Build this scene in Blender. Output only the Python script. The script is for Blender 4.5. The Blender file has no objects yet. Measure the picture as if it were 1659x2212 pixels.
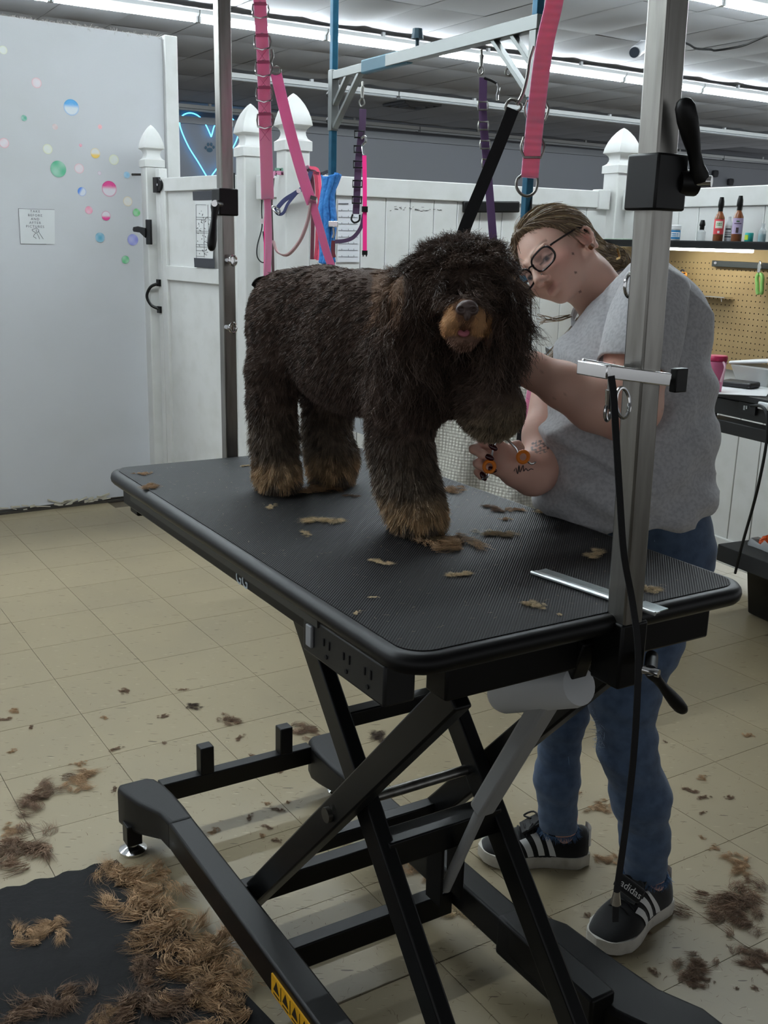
import bpy, math, random
import numpy as np
from mathutils import Vector, Matrix
scene = bpy.context.scene
col = scene.collection
R_ = random.Random(7)
NR = np.random.default_rng(11)

# ------------------------------------------------------------------ camera
FPX, PITCH, ROLL, CAMH = 2228.86, 0.25669, -0.0273349, 1.46968
CAM = np.array([0.0, 0.0, CAMH])
def cam_axes():
    cp, sp = math.cos(PITCH), math.sin(PITCH)
    fw = np.array([0, cp, -sp]); r = np.array([1.0, 0, 0]); d = np.cross(fw, r)
    cr, sr = math.cos(ROLL), math.sin(ROLL)
    return np.array([cr*r+sr*d, -sr*r+cr*d, fw])
RC = cam_axes()
cd = bpy.data.cameras.new('camera')
cd.sensor_fit = 'HORIZONTAL'; cd.sensor_width = 36.0; cd.lens = FPX/1659*36.0
cd.clip_start = 0.05; cd.clip_end = 200
cam = bpy.data.objects.new('camera', cd); col.objects.link(cam)
mw = Matrix.Identity(4)
for i in range(3):
    mw[i][0] = RC[0][i]; mw[i][1] = -RC[1][i]; mw[i][2] = -RC[2][i]; mw[i][3] = CAM[i]
cam.matrix_world = mw
scene.camera = cam

# ------------------------------------------------------------------ world, exposure
w = bpy.data.worlds.new('world'); scene.world = w; w.use_nodes = True
w.node_tree.nodes['Background'].inputs[0].default_value = (0.79, 0.82, 0.85, 1)
w.node_tree.nodes['Background'].inputs[1].default_value = 0.32
vs = scene.view_settings
vs.view_transform = 'Standard'; vs.look = 'None'; vs.gamma = 1.0; vs.use_curve_mapping = False
vs.exposure = 1.38
cy_ = scene.cycles
cy_.use_light_tree = False
cy_.max_bounces = 4; cy_.diffuse_bounces = 2; cy_.glossy_bounces = 3; cy_.transmission_bounces = 3; cy_.transparent_max_bounces = 6
cy_.caustics_reflective = False; cy_.caustics_refractive = False; cy_.sample_clamp_indirect = 4.0
cy_.use_adaptive_sampling = True; cy_.adaptive_threshold = 0.04; cy_.use_denoising = True
TUBE_POWER = 42.0          # emission strength of the lit fluorescent tubes
LIT_ROWS = ((8.89, 1.0), (5.78, 1.0), (3.05, 1.0))   # distance of each lit row across the room, relative power

# measuring helpers: a photo pixel and a depth give a point of the room
def ray(u, v): return RC.T @ np.array([(u-829.5)/FPX, (v-1106)/FPX, 1.0])
def P(u, v, c): return CAM + ray(u, v)*c
def onz(u, v, z): d = ray(u, v); return CAM + d*(z-CAMH)/d[2]
def onplane(u, v, p, n):
    d = ray(u, v); p = np.array(p, float); n = np.array(n, float)
    return CAM + d*((p-CAM) @ n)/(d @ n)

# ------------------------------------------------------------------ materials
def lin(c):
    c = [x/255.0 for x in c]
    return tuple((x/12.92 if x <= 0.04045 else ((x+0.055)/1.055)**2.4) for x in c)
MATS = {}
def M(name, rgb, rough=0.5, metal=0.0, var=None, bump=None, coords='Object', spec=0.5, alpha=None, trans=0.0, emit=None, attr=None, stretch=None, sheen=0.0, ior=1.45, sss=0.0, wave=None, sr=(0.016, 0.006, 0.005)):
    """procedural principled material. var=(scale, rgb2, lo, hi): noise mix to a second colour; bump=(scale,strength,dist)"""
    if name in MATS: return MATS[name]
    m = bpy.data.materials.new(name); m.use_nodes = True
    nt = m.node_tree; b = nt.nodes['Principled BSDF']; L = nt.links
    b.inputs['Base Color'].default_value = (*lin(rgb), 1)
    b.inputs['Roughness'].default_value = rough; b.inputs['Metallic'].default_value = metal
    b.inputs['Specular IOR Level'].default_value = spec
    b.inputs['IOR'].default_value = ior
    if trans: b.inputs['Transmission Weight'].default_value = trans
    if sheen: b.inputs['Sheen Weight'].default_value = sheen
    if sss:
        b.inputs['Subsurface Weight'].default_value = sss
        b.inputs['Subsurface Radius'].default_value = sr
        b.inputs['Subsurface Scale'].default_value = 0.5
    if alpha is not None: b.inputs['Alpha'].default_value = alpha
    if emit:
        b.inputs['Emission Color'].default_value = (*lin(emit[0]), 1); b.inputs['Emission Strength'].default_value = emit[1]
    tc = nt.nodes.new('ShaderNodeTexCoord'); out = tc.outputs[coords] if coords != 'World' else None
    if coords == 'World':
        g = nt.nodes.new('ShaderNodeNewGeometry'); out = g.outputs['Position']
    if stretch:
        mp = nt.nodes.new('ShaderNodeMapping'); mp.inputs['Scale'].default_value = stretch
        L.new(out, mp.inputs['Vector']); out = mp.outputs['Vector']
    src = None
    if attr:
        a = nt.nodes.new('ShaderNodeAttribute'); a.attribute_name = attr; src = a.outputs['Color']
        L.new(src, b.inputs['Base Color'])
    if var:
        n = nt.nodes.new('ShaderNodeTexNoise'); n.inputs['Scale'].default_value = var[0]; n.inputs['Detail'].default_value = 5
        L.new(out, n.inputs['Vector'])
        rmp = nt.nodes.new('ShaderNodeMapRange'); rmp.inputs[1].default_value = var[2]; rmp.inputs[2].default_value = var[3]
        L.new(n.outputs['Fac'], rmp.inputs[0])
        mx = nt.nodes.new('ShaderNodeMix'); mx.data_type = 'RGBA'
        L.new(rmp.outputs[0], mx.inputs[0])
        if src: L.new(src, mx.inputs[6])
        else: mx.inputs[6].default_value = (*lin(rgb), 1)
        mx.inputs[7].default_value = (*lin(var[1]), 1)
        L.new(mx.outputs[2], b.inputs['Base Color'])
    if bump or wave:
        bp_ = nt.nodes.new('ShaderNodeBump')
        if wave:
            n = nt.nodes.new('ShaderNodeTexWave'); n.inputs['Scale'].default_value = wave[0]; n.bands_direction = wave[3]
            bp_.inputs['Strength'].default_value = wave[1]; bp_.inputs['Distance'].default_value = wave[2]
            L.new(out, n.inputs['Vector']); L.new(n.outputs['Fac'], bp_.inputs['Height'])
        else:
            n = nt.nodes.new('ShaderNodeTexNoise'); n.inputs['Scale'].default_value = bump[0]; n.inputs['Detail'].default_value = 4
            bp_.inputs['Strength'].default_value = bump[1]; bp_.inputs['Distance'].default_value = bump[2]
            L.new(out, n.inputs['Vector']); L.new(n.outputs['Fac'], bp_.inputs['Height'])
        L.new(bp_.outputs['Normal'], b.inputs['Normal'])
    MATS[name] = m
    return m

# ------------------------------------------------------------------ objects
BAS = {}
def tag(o, label=None, cat=None, group=None, kind=None):
    if label: o['label'] = label
    if cat: o['category'] = cat
    if group: o['group'] = group
    if kind: o['kind'] = kind
    return o
def thing(name, label, cat, loc=(0, 0, 0), rotz=0.0, group=None):
    o = bpy.data.objects.new(name, None); o.empty_display_size = 0.05; col.objects.link(o)
    o.location = loc; o.rotation_euler = (0, 0, rotz)
    BAS[o] = Matrix.Translation(Vector(loc)) @ Matrix.Rotation(rotz, 4, 'Z')
    return tag(o, label, cat, group)
def link_mesh(name, me, mat, parent=None):
    o = bpy.data.objects.new(name, me); col.objects.link(o)
    if mat is not None and not me.materials: me.materials.append(mat)
    if parent is not None: o.parent = parent
    BAS[o] = BAS[parent] if parent is not None else Matrix.Identity(4)
    return o
def np_mesh(name, V, F, smooth=True, cols=None):
    """fast mesh from arrays; F is an (n,3) or (n,4) array"""
    me = bpy.data.meshes.new(name); V = np.asarray(V, np.float32); F = np.asarray(F, np.int32)
    k = F.shape[1]
    me.vertices.add(len(V)); me.vertices.foreach_set('co', V.ravel())
    me.loops.add(F.size); me.loops.foreach_set('vertex_index', F.ravel())
    me.polygons.add(len(F)); me.polygons.foreach_set('loop_start', np.arange(len(F), dtype=np.int32)*k)
    me.polygons.foreach_set('loop_total', np.full(len(F), k, np.int32))
    me.polygons.foreach_set('use_smooth', np.full(len(F), smooth))
    me.update(calc_edges=True)
    if cols is not None:
        ca = me.color_attributes.new('Col', 'FLOAT_COLOR', 'POINT')
        c4 = np.ones((len(V), 4), np.float32); c4[:, :3] = cols
        ca.data.foreach_set('color', c4.ravel())
    return me
def unit(v): v = np.asarray(v, float); return v/(np.linalg.norm(v)+1e-12)
def rotm(axis, ang):
    return np.array(Matrix.Rotation(ang, 3, Vector(axis)))
def frames(pts, closed=False, up=None):
    pts = np.asarray(pts, float); n = len(pts)
    T = np.zeros_like(pts)
    for i in range(n):
        a = pts[(i-1) % n] if (closed or i > 0) else pts[i]
        b = pts[(i+1) % n] if (closed or i < n-1) else pts[i]
        T[i] = unit(b-a)
    u = np.array([0, 0, 1.0]) if up is None else np.asarray(up, float)
    if abs(T[0] @ u) > 0.95: u = np.array([1.0, 0.2, 0])
    N = np.zeros_like(pts); N[0] = unit(u - T[0]*(u @ T[0]))
    for i in range(1, n):
        v = N[i-1] - T[i]*(N[i-1] @ T[i]); N[i] = unit(v) if np.linalg.norm(v) > 1e-6 else N[i-1]
    B = np.cross(T, N)
    return T, N, B
def smooth_path(pts, sub=6, closed=False):
    """Catmull-Rom through points"""
    pts = [np.asarray(p, float) for p in pts]; n = len(pts); out = []
    rng = range(n if closed else n-1)
    for i in rng:
        p1, p2 = pts[i], pts[(i+1) % n]
        p0 = pts[(i-1) % n] if (closed or i > 0) else 2*p1-p2
        p3 = pts[(i+2) % n] if (closed or i+2 < n) else 2*p2-p1
        for k in range(sub):
            t = k/sub
            out.append(0.5*((2*p1)+(-p0+p2)*t+(2*p0-5*p1+4*p2-p3)*t*t+(-p0+3*p1-3*p2+p3)*t**3))
    if not closed: out.append(pts[-1])
    return np.array(out)
class MB:
    def __init__(s): s.v = []; s.f = []
    def add(s, V, F):
        o = len(s.v); s.v.extend([tuple(map(float, p)) for p in V]); s.f.extend([tuple(i+o for i in f) for f in F]); return s
    def box(s, c, d, R=None):
        c = np.asarray(c, float); h = np.asarray(d, float)/2
        V = np.array([[x, y, z] for z in (-1, 1) for y in (-1, 1) for x in (-1, 1)])*h
        if R is not None: V = V @ np.asarray(R).T
        return s.add(V+c, [(0, 2, 3, 1), (4, 5, 7, 6), (0, 1, 5, 4), (2, 6, 7, 3), (0, 4, 6, 2), (1, 3, 7, 5)])
    def bar(s, a, b, wx, wy, up=(0, 0, 1)):
        """rectangular bar from a to b; wx across, wy along 'up'"""
        a = np.asarray(a, float); b = np.asarray(b, float); t = unit(b-a); up = np.asarray(up, float)
        n = up-t*(up @ t); n = unit(n) if np.linalg.norm(n) > 1e-5 else unit(np.cross(t, [1, 0, 0])); sd = np.cross(n, t)
        V = [p+sd*wx/2*i+n*wy/2*j for p in (a, b) for (i, j) in ((-1, -1), (1, -1), (1, 1), (-1, 1))]
        return s.add(V, [(3, 2, 1, 0), (4, 5, 6, 7), (0, 1, 5, 4), (1, 2, 6, 5), (2, 3, 7, 6), (3, 0, 4, 7)])
    def tube(s, pts, r, n=8, closed=False, cap=True, up=None, flat=1.0):
        pts = np.asarray(pts, float); m = len(pts); T, N, B = frames(pts, closed, up)
        rr = np.full(m, r) if np.isscalar(r) else np.asarray(r, float)
        V = []
        for i in range(m):
            for k in range(n):
                a = 2*math.pi*k/n; V.append(pts[i]+rr[i]*(math.cos(a)*N[i]+flat*math.sin(a)*B[i]))
        F = []
        for i in range(m if closed else m-1):
            j = (i+1) % m
            for k in range(n): F.append((i*n+k, i*n+(k+1) % n, j*n+(k+1) % n, j*n+k))
        if not closed and cap: F.append(tuple(range(n-1, -1, -1))); F.append(tuple((m-1)*n+k for k in range(n)))
        return s.add(V, F)
    def cyl(s, a, b, r, r2=None, n=20): return s.tube([a, b], [r, r if r2 is None else r2], n)
    def strap(s, pts, wd, th, side, closed=False):
        """flat webbing: side = direction(s) of the width"""
        pts = np.asarray(pts, float); m = len(pts); T, _, _ = frames(pts, closed)
        sd = np.asarray(side, float); sd = np.tile(sd, (m, 1)) if sd.ndim == 1 else sd
        V = []
        for i in range(m):
            a = sd[i]-T[i]*(sd[i] @ T[i]); a = unit(a); nn = np.cross(T[i], a)
            for (p, q) in ((-1, -1), (1, -1), (1, 1), (-1, 1)): V.append(pts[i]+a*p*wd/2+nn*q*th/2)
        F = []
        for i in range(m if closed else m-1):
            j = (i+1) % m
            for k in range(4): F.append((i*4+k, i*4+(k+1) % 4, j*4+(k+1) % 4, j*4+k))
        if not closed: F.append((3, 2, 1, 0)); F.append(tuple((m-1)*4+k for k in range(4)))
        return s.add(V, F)
    def lathe(s, prof, o=(0, 0, 0), n=24, R=None, square=False):
        """revolve (r,z) profile about z; square=True gives a four-sided turning"""
        o = np.asarray(o, float); V = []; k = 4 if square else n
        for (r, z) in prof:
            for i in range(k):
                a = 2*math.pi*(i+(0.5 if square else 0))/k; q = r*(math.sqrt(2) if square else 1)
                V.append([q*math.cos(a), q*math.sin(a), z])
        V = np.array(V)
        if R is not None: V = V @ np.asarray(R).T
        F = []
        for j in range(len(prof)-1):
            for i in range(k): F.append((j*k+i, j*k+(i+1) % k, (j+1)*k+(i+1) % k, (j+1)*k+i))
        F.append(tuple(range(k-1, -1, -1))); F.append(tuple((len(prof)-1)*k+i for i in range(k)))
        return s.add(V+o, F)
    def prism(s, poly, o, ex, ey, h):
        """extrude a 2-D outline lying in the plane (o; ex, ey) by h along ex x ey"""
        o = np.asarray(o, float); ex = np.asarray(ex, float); ey = np.asarray(ey, float); nz = np.cross(ex, ey)
        n = len(poly); V = [o+ex*p[0]+ey*p[1] for p in poly]+[o+ex*p[0]+ey*p[1]+nz*h for p in poly]
        F = [tuple(range(n-1, -1, -1)), tuple(range(n, 2*n))]+[(i, (i+1) % n, n+(i+1) % n, n+i) for i in range(n)]
        return s.add(V, F)
    def build(s, name, mat, parent=None, coords='world', smooth=True, bevel=0.0, seg=2, angle=35, sub=0):
        V = np.array(s.v, float)
        if parent is not None and coords == 'world':
            inv = np.array(BAS[parent].inverted()); V = V @ inv[:3, :3].T+inv[:3, 3]
        me = bpy.data.meshes.new(name); me.from_pydata(V.tolist(), [], s.f); me.update()
        if smooth:
            me.polygons.foreach_set('use_smooth', [True]*len(me.polygons)); me.set_sharp_from_angle(angle=math.radians(angle))
        o = link_mesh(name, me, mat, parent)
        if bevel:
            b = o.modifiers.new('bevel', 'BEVEL'); b.width = bevel; b.segments = seg; b.limit_method = 'ANGLE'; b.angle_limit = math.radians(40); b.harden_normals = False
        if sub:
            b = o.modifiers.new('sub', 'SUBSURF'); b.levels = sub; b.render_levels = sub
        return o
def rrect(w_, h_, r, n=5):
    out = []
    for (cx, cy, a0) in ((w_/2-r, h_/2-r, 0), (-w_/2+r, h_/2-r, 90), (-w_/2+r, -h_/2+r, 180), (w_/2-r, -h_/2+r, 270)):
        for k in range(n+1):
            a = math.radians(a0+90*k/n); out.append((cx+r*math.cos(a), cy+r*math.sin(a)))
    return out
def text_mesh(name, body, size, mat, o, ex, ey, parent=None, align='CENTER', depth=0.0004, spacing=1.0):
    cu = bpy.data.curves.new(name, 'FONT'); cu.body = body; cu.size = size; cu.align_x = align; cu.extrude = depth; cu.space_character = spacing; cu.resolution_u = 3
    ob = bpy.data.objects.new(name+'_src', cu); col.objects.link(ob)
    dg = bpy.context.evaluated_depsgraph_get(); me = bpy.data.meshes.new_from_object(ob.evaluated_get(dg))
    col.objects.unlink(ob); bpy.data.objects.remove(ob)
    ex = unit(ex); ey = unit(ey); ez = np.cross(ex, ey)
    Mx = Matrix([[ex[i], ey[i], ez[i], o[i]] for i in range(3)]+[[0, 0, 0, 1]])
    if parent is not None: Mx = BAS[parent].inverted() @ Mx
    me.transform(Mx); me.materials.clear()
    return link_mesh(name, me, mat, parent)
def clone(o, parent=None):
    c = o.copy(); col.objects.link(c); c.parent = parent
    for ch in list(o.children): clone(ch, c)
    return c

# ---- palette
white_vinyl = M('white vinyl', (222, 223, 221), 0.35, var=(9, (212, 213, 209), .45, .75))
black_metal = M('black powder coat', (9, 9, 10), 0.42, spec=.32, bump=(600, .05, .001))
black_plastic = M('black plastic', (12, 12, 13), 0.42, spec=.4)
black_rubber = M('black rubber', (24, 25, 26), 0.65)
steel = M('brushed steel', (158, 156, 151), 0.33, 0.92, var=(60, (134, 132, 127), .4, .7), stretch=(1, 1, .12))
chrome = M('chrome', (225, 225, 225), 0.14, 1.0)
pink_web = M('pink webbing', (255, 168, 196), 0.75, bump=(500, .3, .001), sss=.75, sr=(.016, .011, .0135))
hot_pink = M('hot pink webbing', (250, 40, 140), 0.7, bump=(500, .3, .001))
purple_web = M('purple webbing', (92, 66, 104), 0.75, bump=(500, .3, .001))
black_web = M('black webbing', (20, 20, 22), 0.7, bump=(500, .3, .001))
# ================================================================== THE ROOM
def proj(p):
    c = RC @ (np.asarray(p, float)-CAM); return np.array([829.5+FPX*c[0]/c[2], 1106+FPX*c[1]/c[2], c[2]])
def rad(a): return math.radians(a)
def dirv(a): return np.array([math.cos(rad(a)), math.sin(rad(a)), 0.0])
Z1 = np.array([0, 0, 1.0])

# ---- floor of foot-square vinyl tiles
YT = 0.57155; TX0, TY0, TS = -1.26809, 3.49641, 0.3048
ti = np.array([math.cos(YT), math.sin(YT), 0]); tj = np.array([math.sin(YT), -math.cos(YT), 0])
def floor_mat():
    m = bpy.data.materials.new('vinyl tile'); m.use_nodes = True; nt = m.node_tree; L = nt.links; b = nt.nodes['Principled BSDF']
    b.inputs['Roughness'].default_value = 0.36; b.inputs['Specular IOR Level'].default_value = 0.35
    g = nt.nodes.new('ShaderNodeNewGeometry'); oi = nt.nodes.new('ShaderNodeObjectInfo')
    def noise(sc, stretch, rot, detail=3):
        mp = nt.nodes.new('ShaderNodeMapping'); mp.inputs['Scale'].default_value = stretch; mp.inputs['Rotation'].default_value = (0, 0, rot)
        L.new(g.outputs['Position'], mp.inputs[0]); n = nt.nodes.new('ShaderNodeTexNoise'); n.inputs['Scale'].default_value = sc; n.inputs['Detail'].default_value = detail
        L.new(mp.outputs[0], n.inputs[0]); return n.outputs['Fac']
    def ramp(fac, lo, hi):
        r = nt.nodes.new('ShaderNodeMapRange'); r.inputs[1].default_value = lo; r.inputs[2].default_value = hi; L.new(fac, r.inputs[0]); return r.outputs[0]
    def mix(f, a, c):
        x = nt.nodes.new('ShaderNodeMix'); x.data_type = 'RGBA'; L.new(f, x.inputs[0])
        if isinstance(a, tuple): x.inputs[6].default_value = (*lin(a), 1)
        else: L.new(a, x.inputs[6])
        x.inputs[7].default_value = (*lin(c), 1); return x.outputs[2]
    rr = nt.nodes.new('ShaderNodeMapRange'); rr.inputs[3].default_value = 0.0; rr.inputs[4].default_value = 0.30; L.new(oi.outputs['Random'], rr.inputs[0])
    c0 = mix(rr.outputs[0], (150, 137, 110), (134, 122, 97))
    c1 = mix(ramp(noise(2.2, (1, 1, 1), 0), .45, .75), c0, (140, 128, 104))
    c2 = mix(ramp(noise(120, (.22, 1, 1), .35, 1), .70, .76), c1, (166, 152, 124))
    c3 = mix(ramp(noise(120, (.2, 1, 1), .1, 1), .70, .75), c2, (120, 106, 80))
    c4 = mix(ramp(noise(100, (.18, 1, 1), -.3, 1), .73, .76), c3, (88, 74, 56))
    L.new(c4, b.inputs['Base Color'])
    return m
vt = floor_mat()
fl = MB().box((0.5, 6.0, -0.03), (22, 30, 0.052)).build('floor', M('tile adhesive', (84, 74, 58), 0.8))
tag(fl, kind='structure')
tm = MB().box((0, 0, 0.0), (TS-0.0016, TS-0.0016, 0.004)); tme = None
cands = []
for i in range(-14, 26):
    for j in range(-14, 16):
        p = np.array([TX0, TY0, 0])+ti*TS*(i+.5)+tj*TS*(j+.5)
        if p[1] < 0.6: continue
        q = proj(p)
        if -700 < q[0] < 2500 and q[1] < 3200 and q[2] > .3 and (p-np.array([-1.745, 5.533, 0])) @ np.array([-.559, .829, 0]) < 0.3 and p[1] < 5.6: cands.append(((0 if (-150 < q[0] < 1810 and q[1] < 2400) else 100)+p[1], i, j, p))
cands.sort(key=lambda t: t[0])
for (_, i, j, p) in cands[:300]:
    if tme is None:
        o = tm.build('tile', vt, fl, coords='local'); tme = o.data
    else: o = link_mesh('tile', tme, None, fl)
    o.location = (p[0], p[1], -0.002); o.rotation_euler = (0, 0, YT)
rest = MB()
for (_, i, j, p) in cands[300:]: rest.box((p[0], p[1], -0.002), (TS-.0016, TS-.0016, .004), R=rotm((0, 0, 1), YT))
if rest.v: tag(rest.build('far_tiles', vt, fl, coords='local'), kind='stuff')

# ---- ceiling of sagging lay-in panels
CZ = 3.35; AI = 31.6; ci = dirv(AI); cj = dirv(AI-90); co = np.array([0.216, 9.296, 0])
ceil_mat = M('ceiling panel', (184, 186, 190), 0.9, var=(3, (182, 185, 190), .4, .7), coords='World', bump=(90, .15, .003))
ce = MB().box((3, 9, CZ+0.09), (30, 34, 0.05)).build('ceiling', M('ceiling void', (120, 122, 126), 0.9)); tag(ce, kind='structure')
def panel_mesh(sag, sd):
    r = np.random.default_rng(sd); nx, ny = 6, 9; V = []; F = []
    tw = r.uniform(-.004, .004, 4)
    for a in range(nx+1):
        for b in range(ny+1):
            x, y = a/nx, b/ny
            V.append([(x-.5)*.616, (y-.5)*1.232, -sag*math.sin(math.pi*x)**.8*math.sin(math.pi*y)**.8+tw[0]*x*y+tw[1]*(1-x)*y])
    for a in range(nx):
        for b in range(ny): F.append((a*(ny+1)+b, a*(ny+1)+b+1, (a+1)*(ny+1)+b+1, (a+1)*(ny+1)+b))
    return np_mesh('ceiling_panel', V, F)
pms = [panel_mesh(s, k) for k, s in enumerate((.012, .02, .03, .016))]
for pm in pms: pm.materials.append(ceil_mat)
cl = []
for a in range(-16, 34):
    for b in range(-9, 9):
        p = co+ci*.622*(a+.5)+cj*1.238*(b+.5); q = proj([p[0], p[1], CZ])
        if q[2] > .5 and -900 < q[0] < 2600 and -1500 < q[1] < 420 and p[1] < 21: cl.append(((0 if (-120 < q[0] < 1780 and q[1] > -160) else 100)+q[2], a, b, p))
cl.sort(key=lambda t: t[0])
for k, (_, a, b, p) in enumerate(cl[:300]):
    o = link_mesh('ceiling_panel', pms[(a*7+b*3) % 4], None, ce); o.location = (p[0], p[1], CZ); o.rotation_euler = (0, 0, rad(AI))
RV, RF = [], []
for (_, a, b, p) in cl[300:900]:
    o_ = len(RV); RV += [p+ci*sx*.308+cj*-sy*.616+np.array([0, 0, CZ]) for sx, sy in ((-1, -1), (1, -1), (1, 1), (-1, 1))]; RF.append((o_+3, o_+2, o_+1, o_))
if RV: tag(link_mesh('outer_panels', np_mesh('outer_panels', RV, RF, False), ceil_mat, ce), kind='stuff')
# runners between the panels and plain boards where the photograph does not look
pl = MB().box((3, -3.2, CZ+.04), (26, 14, .03)); pl.build('ceiling_board', ceil_mat, ce, coords='local')

# ---- rows of fluorescent strips
n32 = np.array([-math.sin(rad(32)), math.cos(rad(32)), 0]); i32 = dirv(32)
housing_m = M('strip housing', (205, 208, 208), 0.45)
def tube_mat(k): return M('lit tube %g' % k, (255, 255, 255), .4, emit=((236, 247, 252), TUBE_POWER*k))
dead_tube = M('unlit tube', (190, 195, 198), 0.3)
ORD = ['first', 'second', 'third', 'fourth', 'fifth', 'sixth', 'seventh', 'eighth', 'ninth', 'tenth', 'eleventh', 'twelfth', 'thirteenth', 'fourteenth']
j1 = onz(428, 36, 3.25) @ i32
def strip(row, s, power, label, group, tm_):
    c = n32*row+i32*(s+.61); t = thing('fluorescent_strip', label, 'ceiling light', (c[0], c[1], 3.27), rad(32), group)
    h = MB().prism([(-.055, .03), (-.055, .0), (-.03, -.022), (.03, -.022), (.055, 0), (.055, .03)], (-.605, 0, 0), (0, -1, 0), (0, 0, 1), -1.21)
    hh = h.build('housing', housing_m, t, coords='local')
    MB().box((.0, 0, .055), (.03, .03, .055)).build('hanger', housing_m, t, coords='local')
    MB().tube([(-.585, 0, -.045), (.585, 0, -.045)], .019 if power else .013, 10).build('tube', tm_, t, coords='local')
    for sx in (-.595, .595): MB().box((sx, 0, -.04), (.018, .05, .05)).build('lamp_holder', housing_m, t, coords='local')
vis = [(8.89, 1.0, 'the bright row crossing behind the pink straps')]
k1 = 0
for k in range(-7, 10):
    s = j1+1.22*k; q0 = proj(n32*8.89+i32*s+[0, 0, 3.25]); q1 = proj(n32*8.89+i32*(s+1.22)+[0, 0, 3.25])
    if q1[0] > 150 and q0[0] < 1659 and q1[1] > 0:
        lab = '%s glowing strip from the left in the long bright ceiling row' % ORD[k1]; k1 += 1
    else: lab = 'lit strip continuing the long bright ceiling row past the picture edge'
    strip(8.89, s, LIT_ROWS[0][1], lab, 'lit fluorescent strips', tube_mat(LIT_ROWS[0][1]))
for k in range(-6, 8):
    s = j1+1.22*k+.4; q = proj(n32*5.78+i32*(s+.61)+[0, 0, 3.25])
    lab = ('lit strip cut by the top picture edge just right of the near post' if q[0] < 1620 else 'lit strip running out of the top right picture corner') if (0 < q[0] < 1720 and q[1] > -30) else 'lit strip of the nearer bright row above the picture'
    strip(5.78, s, LIT_ROWS[1][1], lab, 'lit fluorescent strips', tube_mat(LIT_ROWS[1][1]))
for k in range(-6, 5):
    s = j1+1.22*k+.2
    strip(LIT_ROWS[2][0], s, LIT_ROWS[2][1], 'lit strip of the row hung above the grooming table', 'lit fluorescent strips', tube_mat(LIT_ROWS[2][1]))
for row, nm in ((11.9, 'the first dark row behind the bright one'), (15.1, 'the furthest dark row')):
    kk = 0
    for k in range(-2, 10):
        s = j1+2.44*k-1; c = n32*row+i32*(s+1.22); q = proj([c[0], c[1], 3.27])
        if not (250 < q[0] < 1750): continue
        t = thing('unlit_strip', '%s unlit strip from the left in %s' % (ORD[kk], nm), 'ceiling light', (c[0], c[1], 3.27), rad(32), 'unlit fluorescent strips'); kk += 1
        MB().box((0, 0, .01), (2.42, .12, .05)).build('housing', housing_m, t, coords='local')
        for sy in (-.035, .035): MB().tube([(-1.19, sy, -.03), (1.19, sy, -.03)], .014, 8).build('tube', dead_tube, t, coords='local')
        MB().box((0, 0, .06), (.04, .04, .06)).build('hanger', housing_m, t, coords='local')

# ---- far grey wall with its cable rail
fw = np.array([-1.284, 17.62, 0]); fd = unit(np.array([3.507+1.284, 20.278-17.62, 0])); fn = np.array([-fd[1], fd[0], 0])
gw = M('grey wall paint', (128, 130, 135), 0.85, var=(1.2, (128, 130, 137), .4, .7), coords='World')
wb = MB().bar(fw-fd*9+fn*.1+[0, 0, 1.75], fw+fd*16+fn*.1+[0, 0, 1.75], .2, 3.5).build('wall_back', gw); tag(wb, kind='structure')
tr = MB().bar(fw-fd*9-fn*.04+[0, 0, 3.16], fw+fd*16-fn*.04+[0, 0, 3.16], .06, .10).build('trim_2', M('conduit rail', (120, 122, 126), .5)); tag(tr, kind='structure')

# ---- white partition on the left
WA = 34.0; wd = dirv(WA); wn = np.array([-math.sin(rad(WA)), math.cos(rad(WA)), 0]); w0 = np.array([-1.745, 5.533, 0])
def onwall(u, v, off=0.0): return onplane(u, v, w0-wn*off, wn)
ea = onwall(350, 75); WTOP = 2.475
wall_white = M('painted partition', (202, 204, 208), 0.6, var=(1.6, (193, 195, 196), .45, .8), coords='World', bump=(14, .06, .01))
a = np.array([ea[0], ea[1], 0])
wl = MB().bar(a-wd*3.6+wn*.06+[0, 0, WTOP/2+.012], a+wn*.06+[0, 0, WTOP/2+.012], .12, WTOP-.024).build('wall_left', wall_white); tag(wl, kind='structure')
tr = MB().bar(a+wd*.035+wn*.05+[0, 0, WTOP/2+.01], a+wd*.035+wn*.05+[0, 0, WTOP/2+.011+1e-4], .16, .07)
tr = MB().box(a+wd*.037+wn*.045+[0, 0, (WTOP+.01)/2], (.072, .15, WTOP+.01), R=rotm((0, 0, 1), rad(WA))).build('trim_1', white_vinyl, bevel=.004); tag(tr, kind='structure')
# grimy gap and chipped edge along the foot of the partition
gb = MB().bar(a-wd*3.6-wn*.004+[0, 0, .006], a-wn*.004+[0, 0, .006], .02, .012).build('baseboard_left', M('dirty gap', (60, 56, 50), .9)); tag(gb, kind='structure')
r = np.random.default_rng(5); chip = MB()
chip_m = M('chipped paint', (196, 190, 172), .8)
for k in range(26):
    s = r.uniform(-.9, -.02); c = a+wd*(s-.35)-wn*.006+[0, 0, r.uniform(.012, .04)]
    chip.box(c, (r.uniform(.02, .09), .006, r.uniform(.004, .012)), R=rotm((0, 0, 1), rad(WA)) @ rotm((0, 1, 0), r.uniform(-.4, .4)))
tag(chip.build('chipped_paint', chip_m), 'curled chips of paint along the foot of the white partition', 'paint chips', kind='stuff')
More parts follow.
